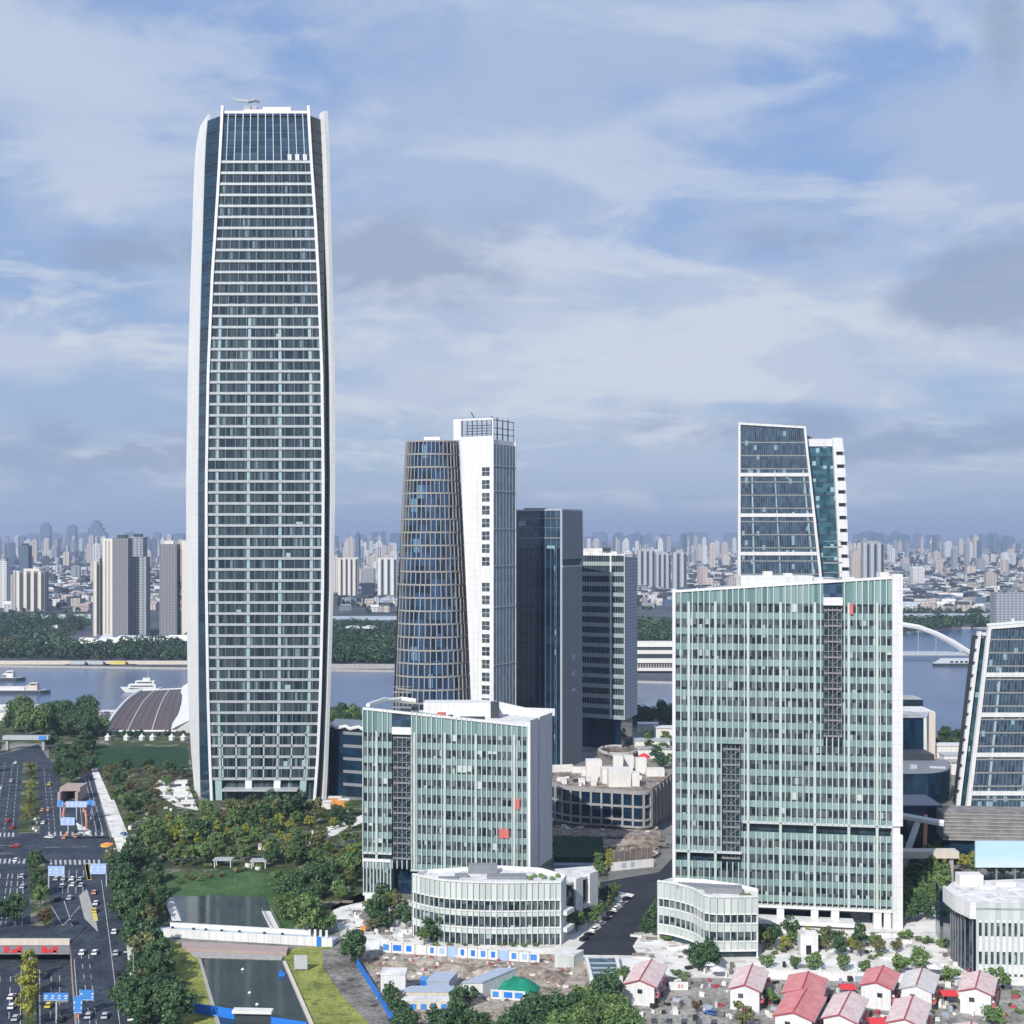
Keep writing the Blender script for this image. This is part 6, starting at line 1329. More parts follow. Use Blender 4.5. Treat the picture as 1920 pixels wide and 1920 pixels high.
scatter([(1425, 1758), (1560, 1766), (1640, 1776), (1690, 1790), (1600, 1800), (1540, 1785), (1430, 1790)], 24, 4, ['olive', 'yellow', 'mid', 'olive', 'dark'], GSL, 'trees before the large green slab', (.6, .9))
scatter([(1694, 1640), (1770, 1640), (1775, 1690), (1760, 1730), (1700, 1735)], 26, 4.5, ['mid', 'dark', 'mid', 'olive'], {'mid': 'green tree in the grove between the large green slab and the prow pavilion', 'dark': 'dark tree in the grove between the large green slab and the prow pavilion', 'olive': 'olive tree in the grove between the large green slab and the prow pavilion'}, 'grove right of the large green slab', (.75, 1.1))
scatter([(1690, 1612), (1830, 1614), (1830, 1632), (1690, 1634)], 13, 4.5, ['yellow', 'mid'], {'yellow': 'yellow-green tree in the row below the beige footbridge', 'mid': 'green tree in the row below the beige footbridge'}, 'trees below the beige footbridge', (.8, 1.1))
for i, px in enumerate((1832, 1858, 1883, 1912)): tree('mid', px, 1648, .95, 'green tree in the row before the pale blue billboard', 'trees before the billboard')
for i, (px, py) in enumerate(((1700, 1762), (1735, 1768), (1790, 1758), (1770, 1776), (1725, 1790), (1800, 1785))): tree('bush', px, py, 1.5, 'low shrub in the striped beds before the prow pavilion', 'shrubs before the prow pavilion', 'shrub', 0, 'shrub')
# round trees among the houses
for px, py, s, lb in ((1438, 1815, .95, 'round green tree right of the second pink house'), (1491, 1818, .9, 'round green tree above the red-roofed pair, left of two'), (1527, 1820, 1.15, 'round green tree above the red-roofed pair, right of two'), (1582, 1822, 1.0, 'round green tree left of the red house in the back row'), (1622, 1826, .9, 'round tree half hidden behind the red house of the back row'), (1688, 1828, 1.1, 'dark round tree between the red and the grey roofs'), (1725, 1818, 1.2, 'flat round tree behind the grey-roofed house'), (1781, 1846, 1.3, 'tall round tree between the grey and pink roofs of the back row'), (1836, 1818, 1.15, 'broad round tree behind the last pink house'), (1872, 1858, 1.4, 'tall dark tree at the right of the last pink house'), (1862, 1925, 1.35, 'round bright green tree at the bottom right'), (1392, 1930, 1.5, 'pale feathery tree before the second pink house'), (1306, 1900, .8, 'thin brown tree in the yard of the prefab houses'), (1440, 1885, 1.2, 'dark narrow tree squeezed left of the red-roofed pair')):
    tree('rust' if 'thin' in lb else ('olive' if 'feathery' in lb else 'round'), px, py, s*(.7 if 'feathery' in lb or 'thin' in lb else 1), lb)
for i, (px, py) in enumerate(((1268, 1830), (1280, 1840), (1290, 1832), (1460, 1880), (1550, 1870), (1600, 1880), (1625, 1905), (1752, 1880), (1740, 1900), (1440, 1870), (1905, 1870), (1910, 1900))): tree('bush', px, py, R.uniform(.8, 1.4), 'low green shrub between the prefab houses', 'shrubs between the houses', 'shrub', 0, 'shrub')
# river bank behind
scatter([(1196, 1366), (1262, 1368), (1262, 1352), (1196, 1350)], 10, 7, ['bigdark'], 'dark tree on the river bank seen between the banded block and the large green slab', 'river bank trees', (.8, 1.1))
scatter([(622, 1360), (678, 1360), (678, 1348), (622, 1346)], 9, 7, ['bigdark', 'big'], 'dark tree on the river bank seen right of the skyscraper', 'river bank trees right of the skyscraper', (.7, 1.)); scatter([(1700, 1400), (1800, 1410), (1800, 1392), (1700, 1386)], 8, 7, ['bigdark'], 'dark tree on the river bank left of the white banded tower', 'river bank trees near the banded tower', (.6, .9))
scatter([(1200, 1384), (1262, 1384), (1262, 1450), (1225, 1440)], 9, 7, ['dark', 'mid'], 'tree among the small roofs behind the gutted stone building', 'trees behind the gutted building', (.8, 1.2))
for i, (px, py, w, h) in enumerate(((1222, 1400, 20, 4), (1250, 1382, 14, 6), (1236, 1420, 24, 5), (1215, 1372, 12, 5), (1790, 1432, 14, 5), (1780, 1420, 16, 7), (1795, 1450, 10, 6), (30, 1346, 30, 8), (8, 1350, 16, 6), (180, 1348, 26, 5))):
    q = at(px, py); t = thing('riverside_shed', ('small pale roof', 'white cube', 'long grey roof', 'tiny white roof', 'pale hut', 'white-roofed hut', 'green-tinted hut', 'long cream riverside shed', 'short cream riverside shed', 'low pale riverside shed')[i]+(' behind the gutted stone building' if i < 4 else ' beside the white banded tower' if i < 7 else ' on the near river bank at the left'), 'shed', q)
    part('wall', 'offwhite', t, lambda m: m.box((q.x, q.y, 0), (w, 8, h))); part('roof', ('bandgrey', 'white', 'roofgrey', 'white')[i % 4], t, lambda m: m.box((q.x, q.y, h+.02), (w+.8, 9, .5)))

plant_all()
# ------------------------------------------------------------------ far bank
def wood(name, label, poly, n, hmax, mats, leaf, seed):
    rr = random.Random(seed); m = MB(); xs, ys = [p[0] for p in poly], [p[1] for p in poly]; k = 0
    while k < n:
        px, py = rr.uniform(min(xs), max(xs)), rr.uniform(min(ys), max(ys))
        if not inside(px, py, poly): continue
        q = at(px, py); k += 1; h = hmax*(.55+.45*rr.random()); r = h*.45
        mi = rr.choice((0, 0, 0, 1))
        for j in range(56):
            d = Vector((rr.gauss(0, 1), rr.gauss(0, 1), rr.gauss(.2, 1))).normalized(); p = q+Vector((d.x*r, d.y*r, h*.55+d.z*h*.45)); s = leaf*rr.uniform(.6, 1.3)
            nrm = (d+Vector((rr.gauss(0, .4), rr.gauss(0, .4), rr.gauss(.3, .4)))).normalized(); a = nrm.orthogonal().normalized(); b = nrm.cross(a); m.face([p-a*s, p-b*s, p+a*s, p+b*s], mi)
    return stuff(name, m, mats, label, 'wood')
wood('riverside_wood', 'dark green riverside wood on the far bank at the left', [(-60, 1236), (350, 1240), (360, 1212), (280, 1208), (150, 1218), (110, 1206), (170, 1176), (160, 1160), (0, 1160), (-60, 1165)], 640, 13, ['leafwood', 'leafdark'], 1.15, 1)
wood('riverside_wood', 'dark green wood on the far bank between the skyscraper and the tapered tower', [(600, 1244), (760, 1248), (760, 1176), (600, 1172)], 480, 13, ['leafwood', 'leafdark'], 1.15, 2)
wood('riverside_wood', 'strip of dark wood on the far bank behind the banded office block', [(1180, 1206), (1280, 1206), (1280, 1170), (1180, 1168)], 180, 13, ['leafwood', 'leafdark'], 1.15, 3)
wood('riverside_wood', 'dark belt of trees beyond the arch bridge', [(1660, 1186), (1930, 1172), (1930, 1155), (1660, 1150)], 260, 14, ['leafwood', 'leafdark'], 1.4, 4)
wood('riverside_wood', 'dark riverside wood on the far bank hidden behind the skyscraper and the middle towers', [(350, 1240), (600, 1244), (600, 1176), (350, 1180)], 200, 13, ['leafwood', 'leafdark'], 1.15, 7)
wood('riverside_wood', 'dark riverside wood on the far bank behind the tapered and dark towers', [(760, 1248), (1180, 1262), (1180, 1180), (760, 1176)], 420, 13, ['leafwood', 'leafdark'], 1.15, 8)
wood('urban_trees', 'dark tree cover between the far city blocks', [(-80, 1152), (1990, 1152), (1990, 1060), (-80, 1060)], 900, 9, ['leafwood', 'leafdark'], 1.5, 5)
# embankment walls, quays
def strip(name, label, cat, px0, px1, py, h, d, mat, z0=0):
    a, b = at(px0, py), at(px1, py); t = MB(); w = Flat(a, b); t.panel(w, 0, w.L, z0, z0+h, -d, 0); return tag(t.build(name, mat, None, Vector((a.x/2+b.x/2, a.y, 0))), label, cat)
strip('embankment', 'cream river embankment on the far bank at the left', 'embankment', -60, 352, 1246, 3.2, 5, 'cream'); strip('embankment', 'grey-white river embankment between the skyscraper and the tapered tower', 'embankment', 610, 745, 1254, 4, 5, 'concrete')
strip('green_roofed_wall', 'long pale green wall on the far bank behind the riverside wood', 'wall', 58, 122, 1160, 6, 8, 'gcol'); strip('green_roofed_wall', 'short pale green wall on the far bank left of the tall grey apartments', 'wall', 138, 170, 1160, 6, 8, 'gcol'); strip('elevated_road', 'pale elevated road on the far bank right of the skyscraper', 'road bridge', 618, 745, 1168, 5, 9, 'bluesheet', 4); strip('elevated_road', 'pale elevated road beyond the arch bridge at the right', 'road bridge', 1690, 1870, 1164, 5, 12, 'bluesheet', 5)
t = thing('ferry_terminal', 'white two-storey river terminal on piles between the banded block and the green slab', 'terminal', at(1230, 1258)); q = at(1230, 1262); W = Flat(at(1180, 1262), at(1300, 1262))
part('upper_deck', 'offwhite', t, lambda m: (m.panel(W, 0, W.L, 17, 20, -12, 0), m.panel(W, 0, W.L, 23, 27, -20, -4))); part('lower_deck', 'offwhite', t, lambda m: (m.panel(W, 0, W.L, 9, 13, -12, 0), m.panel(W, 0, W.L, 2, 4.5, -12, 1))); part('dark_windows', 'darkmetal', t, lambda m: (m.panel(W, 0, W.L, 4.5, 9, -12, -2), m.panel(W, 0, W.L, 13, 17, -12, -1), m.panel(W, 0, W.L, 20, 23, -18, -5))); part('piles', 'concrete', t, lambda m: [m.panel(W, W.L*k/24, W.L*k/24+1, 4.5, 9, -1.9, -1) for k in range(24)])
# low white sheds, tents on far bank
for i in range(26):
    px, py = (R.uniform(158, 340), R.uniform(1200, 1216)) if i < 17 else (R.uniform(64, 116), R.uniform(1176, 1218)); q = at(px, py); m = MB(); w = R.uniform(10, 22) if i < 17 else R.uniform(5, 9); m.hexa([(q.x-w/2, q.y-6, 0), (q.x+w/2, q.y-6, 0), (q.x+w/2, q.y+6, 0), (q.x-w/2, q.y+6, 0), (q.x-w/2, q.y-2, 6), (q.x+w/2, q.y-3, 6), (q.x+w/2, q.y+3, 6), (q.x-w/2, q.y+2, 6)])
    tag(m.build('white_shed', R.choice(('white', 'bluesheet', 'offwhite', 'bluesheet')), None, Vector((q.x, q.y, 0))), 'small white pitched shed at the foot of the grey apartments across the river' if i < 17 else 'little pale roof in a clearing of the wood across the river', 'shed', 'white sheds across the river' if i < 17 else 'pale roofs in the far wood')
strip('salmon_shed', 'low salmon shed at the left border across the river', 'shed', -30, 24, 1210, 7, 8, 'salmon')
for px, lb in ((662, 'pale curved roof in the wood right of the skyscraper, left one'), (692, 'pale curved roof in the wood right of the skyscraper, right one')):
    q = at(px, 1190); m = MB(); m.lathe((q.x, q.y, 8), [(11, 0), (8, 2.5), (2, 3.5)], 10, 0, 1, .6); tag(m.build('curved_roof', 'bandgrey', None, Vector((q.x, q.y, 0))), lb, 'roof')

# nearer apartment towers across the river
def apartment(label, px0, px1, py0, pyb, front, side, w_side=0, strips=0, roofbit=True, cap=None, depth=18):
    q = at((px0+px1)/2, pyb); Y = q.y; t = thing('apartment_tower', label, 'apartment tower', q); x0, x1, zt = pxx(px0, Y), pxx(px1, Y), zz(py0, Y)
    xs = pxx(px0+w_side, Y)
    part('front_wall', front, t, lambda m: m.prism([(xs, Y), (x1, Y), (x1, Y+depth), (xs, Y+depth)], 0, zt))
    if w_side: part('painted_lit_side', side, t, lambda m: m.prism([(x0, Y+depth*.7), (xs-.05, Y-.3), (xs-.05, Y+depth)], 0, zt-.5))  # lighter flank colour has the sunlight on that side put in
    if w_side > 20:
        for f0 in (.3, .62): part('painted_flank_groove', 'steel', t, lambda m: m.panel(Flat((x0, Y+depth*.7), (xs-.05, Y-.3)), f0*math.hypot(xs-x0, depth*.7), (f0+.1)*math.hypot(xs-x0, depth*.7), 3, zt-3, 0, .15))  # raised darker strip; a groove's shade is put into its colour
    for k in range(strips):
        u = xs+(x1-xs)*(k+.5)/strips; ww = (x1-xs)/strips
        part('pilaster', side, t, lambda m: m.box((u-ww*.2, Y-.6, 0), (ww*.42, 1.2, zt+.5))); part('dark_strip', 'darkmetal', t, lambda m: m.box((u+ww*.25, Y-.2, 3), (ww*.32, .5, zt-6)))  # dark strip laid on the wall beside each pilaster
    if roofbit: part('roof_house', cap or 'concrete', t, lambda m: m.box(((xs+x1)/2, Y+depth/2, zt), ((x1-xs)*.55, depth*.5, 4)))
    return t
apartment('tall grey apartment tower with a cream flank coloured sunlit, left of the skyscraper', 186, 240, 1009, 1194, 'nearapt', 'creamapt', 25, 0, True, 'darkmetal'); apartment('narrow grey wing on the left of the tall grey apartment tower', 168, 187, 1054, 1193, 'nearapt', 'creamapt', 8, 1); apartment('lower dark grey apartment block joined to the right of the tall one', 240, 274, 1044, 1192, APT[3], 'creamapt', 3, 0, False); apartment('dark apartment block rising behind the lower grey one', 243, 268, 1007, 1188, APT[3], 'steel', 0, 0, True, 'darkmetal')
apartment('grey gridded apartment tower close to the left edge of the skyscraper', 299, 331, 1020, 1193, 'nearapt', 'creamapt', 0, 0, True, 'creamapt'); apartment('cream-flanked apartment tower half hidden by the skyscraper', 335, 356, 1014, 1192, 'creamapt', 'creamapt', 5, 0, False)
apartment('cream apartment block with five pilasters at the left', 30, 84, 1071, 1146, 'nearapt', 'creamapt', 0, 4, True, 'creamapt'); apartment('narrow tan apartment block left of the pilastered one', 14, 29, 1078, 1144, APT[5], 'creamapt', 6); apartment('dark glass office tower behind the pilastered block', 31, 53, 1023, 1130, APT[4], 'steel', 4, 0, True, 'darkmetal'); apartment('pale office block at the left border', -8, 12, 1052, 1140, APT[1], 'creamapt', 3)
apartment('white apartment tower with four pilasters right of the skyscraper', 634, 671, 1046, 1132, APT[1], 'creamapt', 0, 4); apartment('white apartment tower with pilasters left of the tapered tower', 708, 744, 1046, 1132, APT[1], 'white', 0, 3); apartment('dark low apartment block between the two white pilastered towers', 678, 702, 1066, 1128, APT[3], 'steel', 0, 0); apartment('slender cream tower just right of the skyscraper', 625, 634, 1044, 1128, APT[0], 'creamapt', 0, 0)
apartment('blue-grey pilastered apartment tower behind the banded block, left of three', 1196, 1228, 1032, 1112, APT[3], 'bandgrey', 0, 3); apartment('blue-grey pilastered apartment tower behind the banded block, middle of three', 1230, 1258, 1038, 1114, APT[3], 'bandgrey', 0, 3); apartment('blue-grey pilastered apartment tower behind the banded block, right of three', 1262, 1288, 1036, 1116, APT[3], 'bandgrey', 0, 2)
apartment('pale blue-grey twin tower right of the leaning-edge tower', 1618, 1658, 1018, 1106, APT[3], 'bandgrey', 0, 3); apartment('dark wide block at the right border before the far city', 1866, 1940, 1112, 1186, APT[3], 'steel', 0, 0, False)
# arch bridge
t = thing('arch_bridge', 'white steel arch bridge over the river behind the white banded tower', 'bridge', at(1690, 1262)); Y = 1290
pts = [pt(px, py, Y) for px, py in ((1560, 1226), (1590, 1203), (1625, 1184), (1660, 1174), (1690, 1171), (1722, 1176), (1755, 1188), (1785, 1203), (1822, 1226))]
part('arch', 'white', t, lambda m: (m.tube(pts, 2.6, 6), m.tube([p+Vector((0, 16, 0)) for p in pts], 2.4, 6)))
part('deck', 'bandgrey', t, lambda m: (m.box((pxx(1690, Y), Y+8, zz(1229, Y)), (260, 16, 3)), )); part('lower_deck', 'offwhite', t, lambda m: m.box((pxx(1700, Y-40), Y-40, zz(1252, Y-40)), (200, 10, 2.6)))
part('hanger', 'bandgrey', t, lambda m: [m.tube([p, Vector((p.x, p.y, zz(1228, Y)))], .3, 4) for p in pts[2:7]]); part('pier', 'concrete', t, lambda m: [m.box((pxx(px, Y), Y-20, -3), (6, 10, 3+zz(1252, Y))) for px in (1610, 1690, 1770)])
t = thing('moored_pontoon', 'grey-roofed pontoon moored under the arch bridge', 'pontoon', at(1785, 1252)); Y = 1225
part('hull', 'darkmetal', t, lambda m: m.box((pxx(1790, Y), Y, -2.2), (40, 8, 2.6))); part('cabin', 'bandgrey', t, lambda m: m.hexa([(pxx(1745, Y), Y-4, .4), (pxx(1830, Y), Y-4, .4), (pxx(1830, Y), Y+4, .4), (pxx(1758, Y), Y+4, .4), (pxx(1762, Y), Y-3, 5), (pxx(1830, Y), Y-3, 5), (pxx(1830, Y), Y+3, 5), (pxx(1765, Y), Y+3, 5)])); part('window', 'darkmetal', t, lambda m: [m.box((pxx(1782+k*9, Y), Y-4.05, 1.2), (2.6, .4, 1.6)) for k in range(5)])
# boats
def boat(label, px0, px1, py, hold, cabin, stern=True):
    q = at((px0+px1)/2, py, -2.2); Y = q.y; L0, L1 = pxx(px0, Y), pxx(px1, Y); t = thing('cargo_barge', label, 'barge', (q.x, Y, -2.2)); B = 5
    part('hull', 'darkmetal', t, lambda m: m.prism([(L0, Y-B), (L1-6, Y-B), (L1, Y), (L1-6, Y+B), (L0, Y+B)], -2.2, .4)); part('deck', 'bluesheet', t, lambda m: m.prism([(L0+1, Y-B+.5), (L1-7, Y-B+.5), (L1-2, Y), (L1-7, Y+B-.5), (L0+1, Y+B-.5)], .41, .7))
    part('cargo_hatch', hold, t, lambda m: m.box(((L0+L1)/2-6, Y, .71), ((L1-L0)*.62, B*1.5, 2.4))); part('cabin', cabin, t, lambda m: (m.box((L1-14, Y, .71), (9, B*1.4, 3.4)), m.box((L1-13, Y, 4.2), (6, B, 2)))); part('cabin_window', 'carglass', t, lambda m: m.box((L1-13, Y-B*.5-.05, 4.7), (5, .2, .9)))
boat('cargo barge with a white deckhouse, the farther of two at the left', -60, 48, 1276, 'greymetal', 'offwhite'); boat('long cargo barge with a white cargo cover, the nearer of two at the left', -70, 95, 1300, 'offwhite', 'cream')
t = thing('white_ferry', 'white passenger ferry moored behind the ribbed hall', 'ferry', at(265, 1298)); q = at(266, 1298, -2.2); x, Y = q.x, q.y
part('hull', 'white', t, lambda m: m.hexa([(x-13, Y-1, -2.2), (x+14, Y-4, -2.2), (x+14, Y+4, -2.2), (x-13, Y+1, -2.2), (x-17, Y-1, 2), (x+15, Y-5, 1.4), (x+15, Y+5, 1.4), (x-17, Y+1, 2)])); part('deckhouse', 'white', t, lambda m: (m.box((x+1, Y, 1.6), (22, 7, 2.8)), m.box((x+3, Y, 4.5), (15, 6, 2.6)), m.box((x+4, Y, 7.2), (6, 4, 2)))); part('window', 'darkmetal', t, lambda m: (m.box((x+1, Y-3.55, 2.6), (18, .2, .9)), m.box((x+3, Y-3.05, 5.4), (12, .2, .9)))); part('mast', 'bandgrey', t, lambda m: m.tube([(x+5, Y, 9), (x+5, Y, 15)], .25, 5))
for px, c, lb in ((150, 'darkmetal', 'dark boat moored at the far embankment, left of the yellow one'), (184, 'darkmetal', 'dark flat boat moored at the far embankment, centre'), (226, 'yellow', 'yellow-topped boat moored at the far embankment')):
    q = at(px, 1251, -2.2); t = thing('moored_boat', lb, 'boat', q); part('hull', 'darkmetal', t, lambda m: m.prism([(q.x-14, q.y-3), (q.x+12, q.y-3), (q.x+16, q.y), (q.x+12, q.y+3), (q.x-14, q.y+3)], -2.2, .6)); part('cabin', 'yellow' if c == 'yellow' else 'bandgrey', t, lambda m: m.box((q.x-2, q.y, .61), (14, 4, 3)))

# ------------------------------------------------------------------ far city
def tower_mesh(i, mat, kindno):
    m = MB()
    m.prism([(-.5, -.5), (.5, -.5), (.5, .5), (-.5, .5)], 0, 1)
    if kindno == 0:
        for x in (-.32, 0, .32): m.box((x, -.5, 0), (.16, .12, 1.015))
        m.box((0, 0, 1), (.5, .5, .05))
    elif kindno == 1:
        m.box((0, 0, 1), (.7, .6, .03)); m.box((.1, 0, 1.03), (.3, .3, .05)); m.box((-.25, -.52, 0), (.34, .16, 1.0))
    elif kindno == 2:
        m.hexa([(-.5, -.5, 1), (.5, -.5, 1), (.5, .5, 1), (-.5, .5, 1), (-.3, -.1, 1.06), (.3, -.1, 1.06), (.3, .1, 1.06), (-.3, .1, 1.06)]); m.box((0, -.5, 0), (.2, .2, 1.03))
    else:
        m.box((0, 0, 1), (.8, .8, .06)); m.box((0, 0, 1.06), (.5, .5, .08))
    return m.mesh(('pilastered', 'stepped', 'pitched', 'crowned')[kindno]+'_tower_block', mat)
TM = [[tower_mesh(i, APT[i], k) for k in range(4)] for i in range(6)]
TNAME = ('cream', 'white', 'pinkish', 'grey', 'blue-grey', 'tan')
def region(px):
    return 'at the far left' if px < 170 else 'left of the skyscraper' if px < 480 else 'right of the skyscraper' if px < 780 else 'right of the dark tower' if px < 1450 else 'right of the leaning-edge tower' if px < 1750 else 'at the far right'
def block(px, Y, w, d, zt, ci, ki, name='tower_block', what='tower block', cat='tower block', far=''):
    o = bpy.data.objects.new(name, TM[ci][ki]); COL.objects.link(o); o.location = (pxx(px, Y), Y, 0); o.scale = (w, d, zt); o.rotation_euler = (0, 0, R.uniform(-.25, .25))
    tag(o, f'{TNAME[ci]} {what} {far}{region(px)}', cat, f'distant {cat}s {region(px)}'); return o
VIS = [(-20, 352), (622, 748), (1090, 1386), (1582, 1925)]
def pickpx():
    while True:
        px = R.uniform(-20, 1925)
        if any(a <= px <= b for a, b in VIS): return px
for i in range(90):                                   # mid-distance slabs
    px = pickpx(); Y = R.uniform(2700, 5200); far = 'among low roofs beyond the river '; w = R.uniform(14, 28)
    block(px, Y, w, R.uniform(14, 22), R.uniform(24, 62) if R.random() < .8 else R.uniform(70, 105), R.choice((0, 0, 1, 1, 2, 3, 3, 5)), R.randrange(4), far=far)
for i in range(250):                                   # skyline
    px = pickpx(); Y = R.uniform(5000, 9500); h = R.uniform(45, 104) if R.random() < .8 else R.uniform(100, 124)
    block(px, Y, R.uniform(12, 28), 20, h, R.choice((0, 0, 1, 1, 1, 2, 5, 3, 3, 4, 4)), R.randrange(4), far='on the hazy skyline ', name='skyline_tower', what='tower', cat='skyline tower')
for px, py, w, Y, lb in ((86, 986, 18, 9800, 'blue hazy broad tower on the skyline, farthest left of three'), (135, 987, 17, 9800, 'blue hazy square tower on the skyline, middle of three'), (718, 998, 10, 9900, 'faint blue tower on the skyline right of the skyscraper'), (1648, 1004, 22, 9000, 'blue dome-like tower on the skyline right of the leaning-edge tower'), (1160, 1000, 16, 9000, 'hazy tower on the skyline above the banded block')):
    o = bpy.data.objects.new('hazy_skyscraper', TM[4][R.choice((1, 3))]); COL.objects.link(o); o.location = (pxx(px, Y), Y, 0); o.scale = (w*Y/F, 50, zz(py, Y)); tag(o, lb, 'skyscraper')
m = MB(); Y = 9800; q = lambda px, py: (pxx(px, Y), zz(py, Y))
for a, b, py in ((162, 198, 998), (167, 195, 989), (172, 190, 981), (177, 185, 976)): m.box(((pxx(a, Y)+pxx(b, Y))/2, Y, 0), (pxx(b, Y)-pxx(a, Y), 60-(b-a)*.2+a*.01, zz(py, Y)))
tag(m.build('stepped_skyscraper', APT[4], None, Vector((pxx(180, Y), Y, 0))), 'blue hazy stepped skyscraper on the skyline, right of the other two', 'skyscraper')
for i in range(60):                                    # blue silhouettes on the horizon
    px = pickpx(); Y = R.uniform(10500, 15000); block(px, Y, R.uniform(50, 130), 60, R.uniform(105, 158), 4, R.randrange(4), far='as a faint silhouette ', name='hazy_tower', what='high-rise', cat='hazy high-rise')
# low houses: individually the nearest, the rest as one carpet
def house_mesh(mat, roof):
    m = MB(); m.prism([(-.5, -.5), (.5, -.5), (.5, .5), (-.5, .5)], 0, .7); m.hexa([(-.54, -.54, .7), (.54, -.54, .7), (.54, .54, .7), (-.54, .54, .7), (-.52, -.05, 1), (.52, -.05, 1), (.52, .05, 1), (-.52, .05, 1)], 1); return m.mesh('low_house', [mat, roof])
HM = [house_mesh(a, b) for a, b in ((APT[0], 'roofgrey'), (APT[1], 'roofpale'), (APT[3], 'greymetal'), (APT[2], 'pinkwall'), (APT[1], 'bluesheet'), (APT[5], 'darkmetal'))]
HN = ('cream house with a grey roof', 'white house with a pale roof', 'grey house with a dark roof', 'pinkish house with a brownish roof', 'white house with a blue-grey roof', 'tan house with a black roof')
for i in range(285):
    px = pickpx(); py = R.uniform(1094, 1148); q = at(px, py); k = R.randrange(6); o = bpy.data.objects.new('low_house', HM[k]); COL.objects.link(o); o.location = (q.x, q.y, 0); o.scale = (R.uniform(9, 24), R.uniform(10, 18), R.uniform(7, 17)); o.rotation_euler = (0, 0, R.uniform(-.6, .6)); tag(o, f'low {HN[k]} over the river {region(px)}'.replace(' with a ', ' with '), 'house', f'low houses across the river {region(px)}')
m = MB()
for i in range(24000):
    py = R.uniform(1034, 1136); px = R.uniform(-500, 2500)
    if py > 1128 and not 0 < px < 1950: continue
    q = at(px, py); m.box((q.x, q.y, 0), (R.uniform(7, 22), R.uniform(9, 20), R.uniform(6, 18) if py > 1060 else R.uniform(10, 36)), R.uniform(-.6, .6), R.choice((0, 1, 1, 2, 3, 3, 4, 4, 5, 6, 6, 6, 6, 6, 6, 6, 7)))
stuff('rooftop_carpet', m, APT+['darkmetal', 'white'], 'carpet of low roofs stretching to the horizon beyond the river', 'rooftops')

# ------------------------------------------------------------------ haze, sky, sun, camera
m = MB(); m.hexa([(-40000, -1600, -6.2), (40000, -1600, -6.2), (40000, 41000, -6.2), (-40000, 41000, -6.2), (-40000, -1600, 345), (40000, -1600, 345), (40000, 41000, 345), (-40000, 41000, 345)])
hz = bpy.data.materials.new('haze_air'); hz.use_nodes = True; nt = hz.node_tree; nt.nodes.remove(nt.nodes['Principled BSDF'])
pv = nt.nodes.new('ShaderNodeVolumePrincipled'); pv.inputs['Color'].default_value = (.62, .75, 1, 1); pv.inputs['Density'].default_value = HAZE; pv.inputs['Anisotropy'].default_value = .15
nt.links.new(pv.outputs[0], nt.nodes['Material Output'].inputs['Volume']); M['haze'] = hz
o = m.build('haze', 'haze'); o['kind'] = 'stuff'; tag(o, 'thin bluish haze lying over the river and the distant city', 'haze')

w = bpy.data.worlds.new('World'); scn.world = w; w.use_nodes = True; nt = w.node_tree; N = nt.nodes; LK = nt.links.new; bg = N['Background']
sky = N.new('ShaderNodeTexSky'); sky.sky_type = 'NISHITA'; sky.sun_disc = False; sky.sun_elevation = math.asin(SUN.z); sky.sun_rotation = math.atan2(SUN.x, SUN.y); sky.air_density = 1.0; sky.dust_density = .6; sky.ozone_density = 1.5
def MT(op, a, b=None, c=None):
    n = N.new('ShaderNodeMath'); n.operation = op
    for i, v in enumerate((a, b, c)):
        if v is None: continue
        if isinstance(v, (int, float)): n.inputs[i].default_value = v
        else: LK(v, n.inputs[i])
    return n.outputs[0]
def MX(f, a, b):
    n = N.new('ShaderNodeMix'); n.data_type = 'RGBA'
    for i, v in ((0, f), (6, a), (7, b)):
        if isinstance(v, (int, float)): n.inputs[i].default_value = v
        elif isinstance(v, tuple): n.inputs[i].default_value = (*v, 1)
        else: LK(v, n.inputs[i])
    return n.outputs[2]
def SM(f, lo, hi, a=0., b=1.):
    n = N.new('ShaderNodeMapRange'); n.interpolation_type = 'SMOOTHSTEP'; LK(f, n.inputs[0])
    for i, v in enumerate((lo, hi, a, b)): n.inputs[i+1].default_value = v
    return n.outputs[0]
tc = N.new('ShaderNodeTexCoord'); sp = N.new('ShaderNodeSeparateXYZ'); LK(tc.outputs['Generated'], sp.inputs[0])
dz = MT('ADD', MT('MAXIMUM', sp.outputs[2], 0), .24); cv = N.new('ShaderNodeCombineXYZ'); LK(MT('DIVIDE', sp.outputs[0], dz), cv.inputs[0]); LK(MT('DIVIDE', sp.outputs[1], dz), cv.inputs[1])
def NZ(scale, detail, off, stretch=(1, 1, 1), rough=.55, dist=0., rot=0.):
    mp = N.new('ShaderNodeMapping'); mp.inputs['Location'].default_value = off; mp.inputs['Scale'].default_value = stretch; mp.inputs['Rotation'].default_value = (0, 0, rot); LK(cv.outputs[0], mp.inputs[0])
    n = N.new('ShaderNodeTexNoise'); n.inputs['Scale'].default_value = scale; n.inputs['Detail'].default_value = detail; n.inputs['Roughness'].default_value = rough; n.inputs['Distortion'].default_value = dist; LK(mp.outputs[0], n.inputs[0]); return n.outputs['Fac']
az = MT('DIVIDE', sp.outputs[0], MT('MAXIMUM', sp.outputs[1], .05)); el = MT('DIVIDE', sp.outputs[2], MT('MAXIMUM', sp.outputs[1], .05))
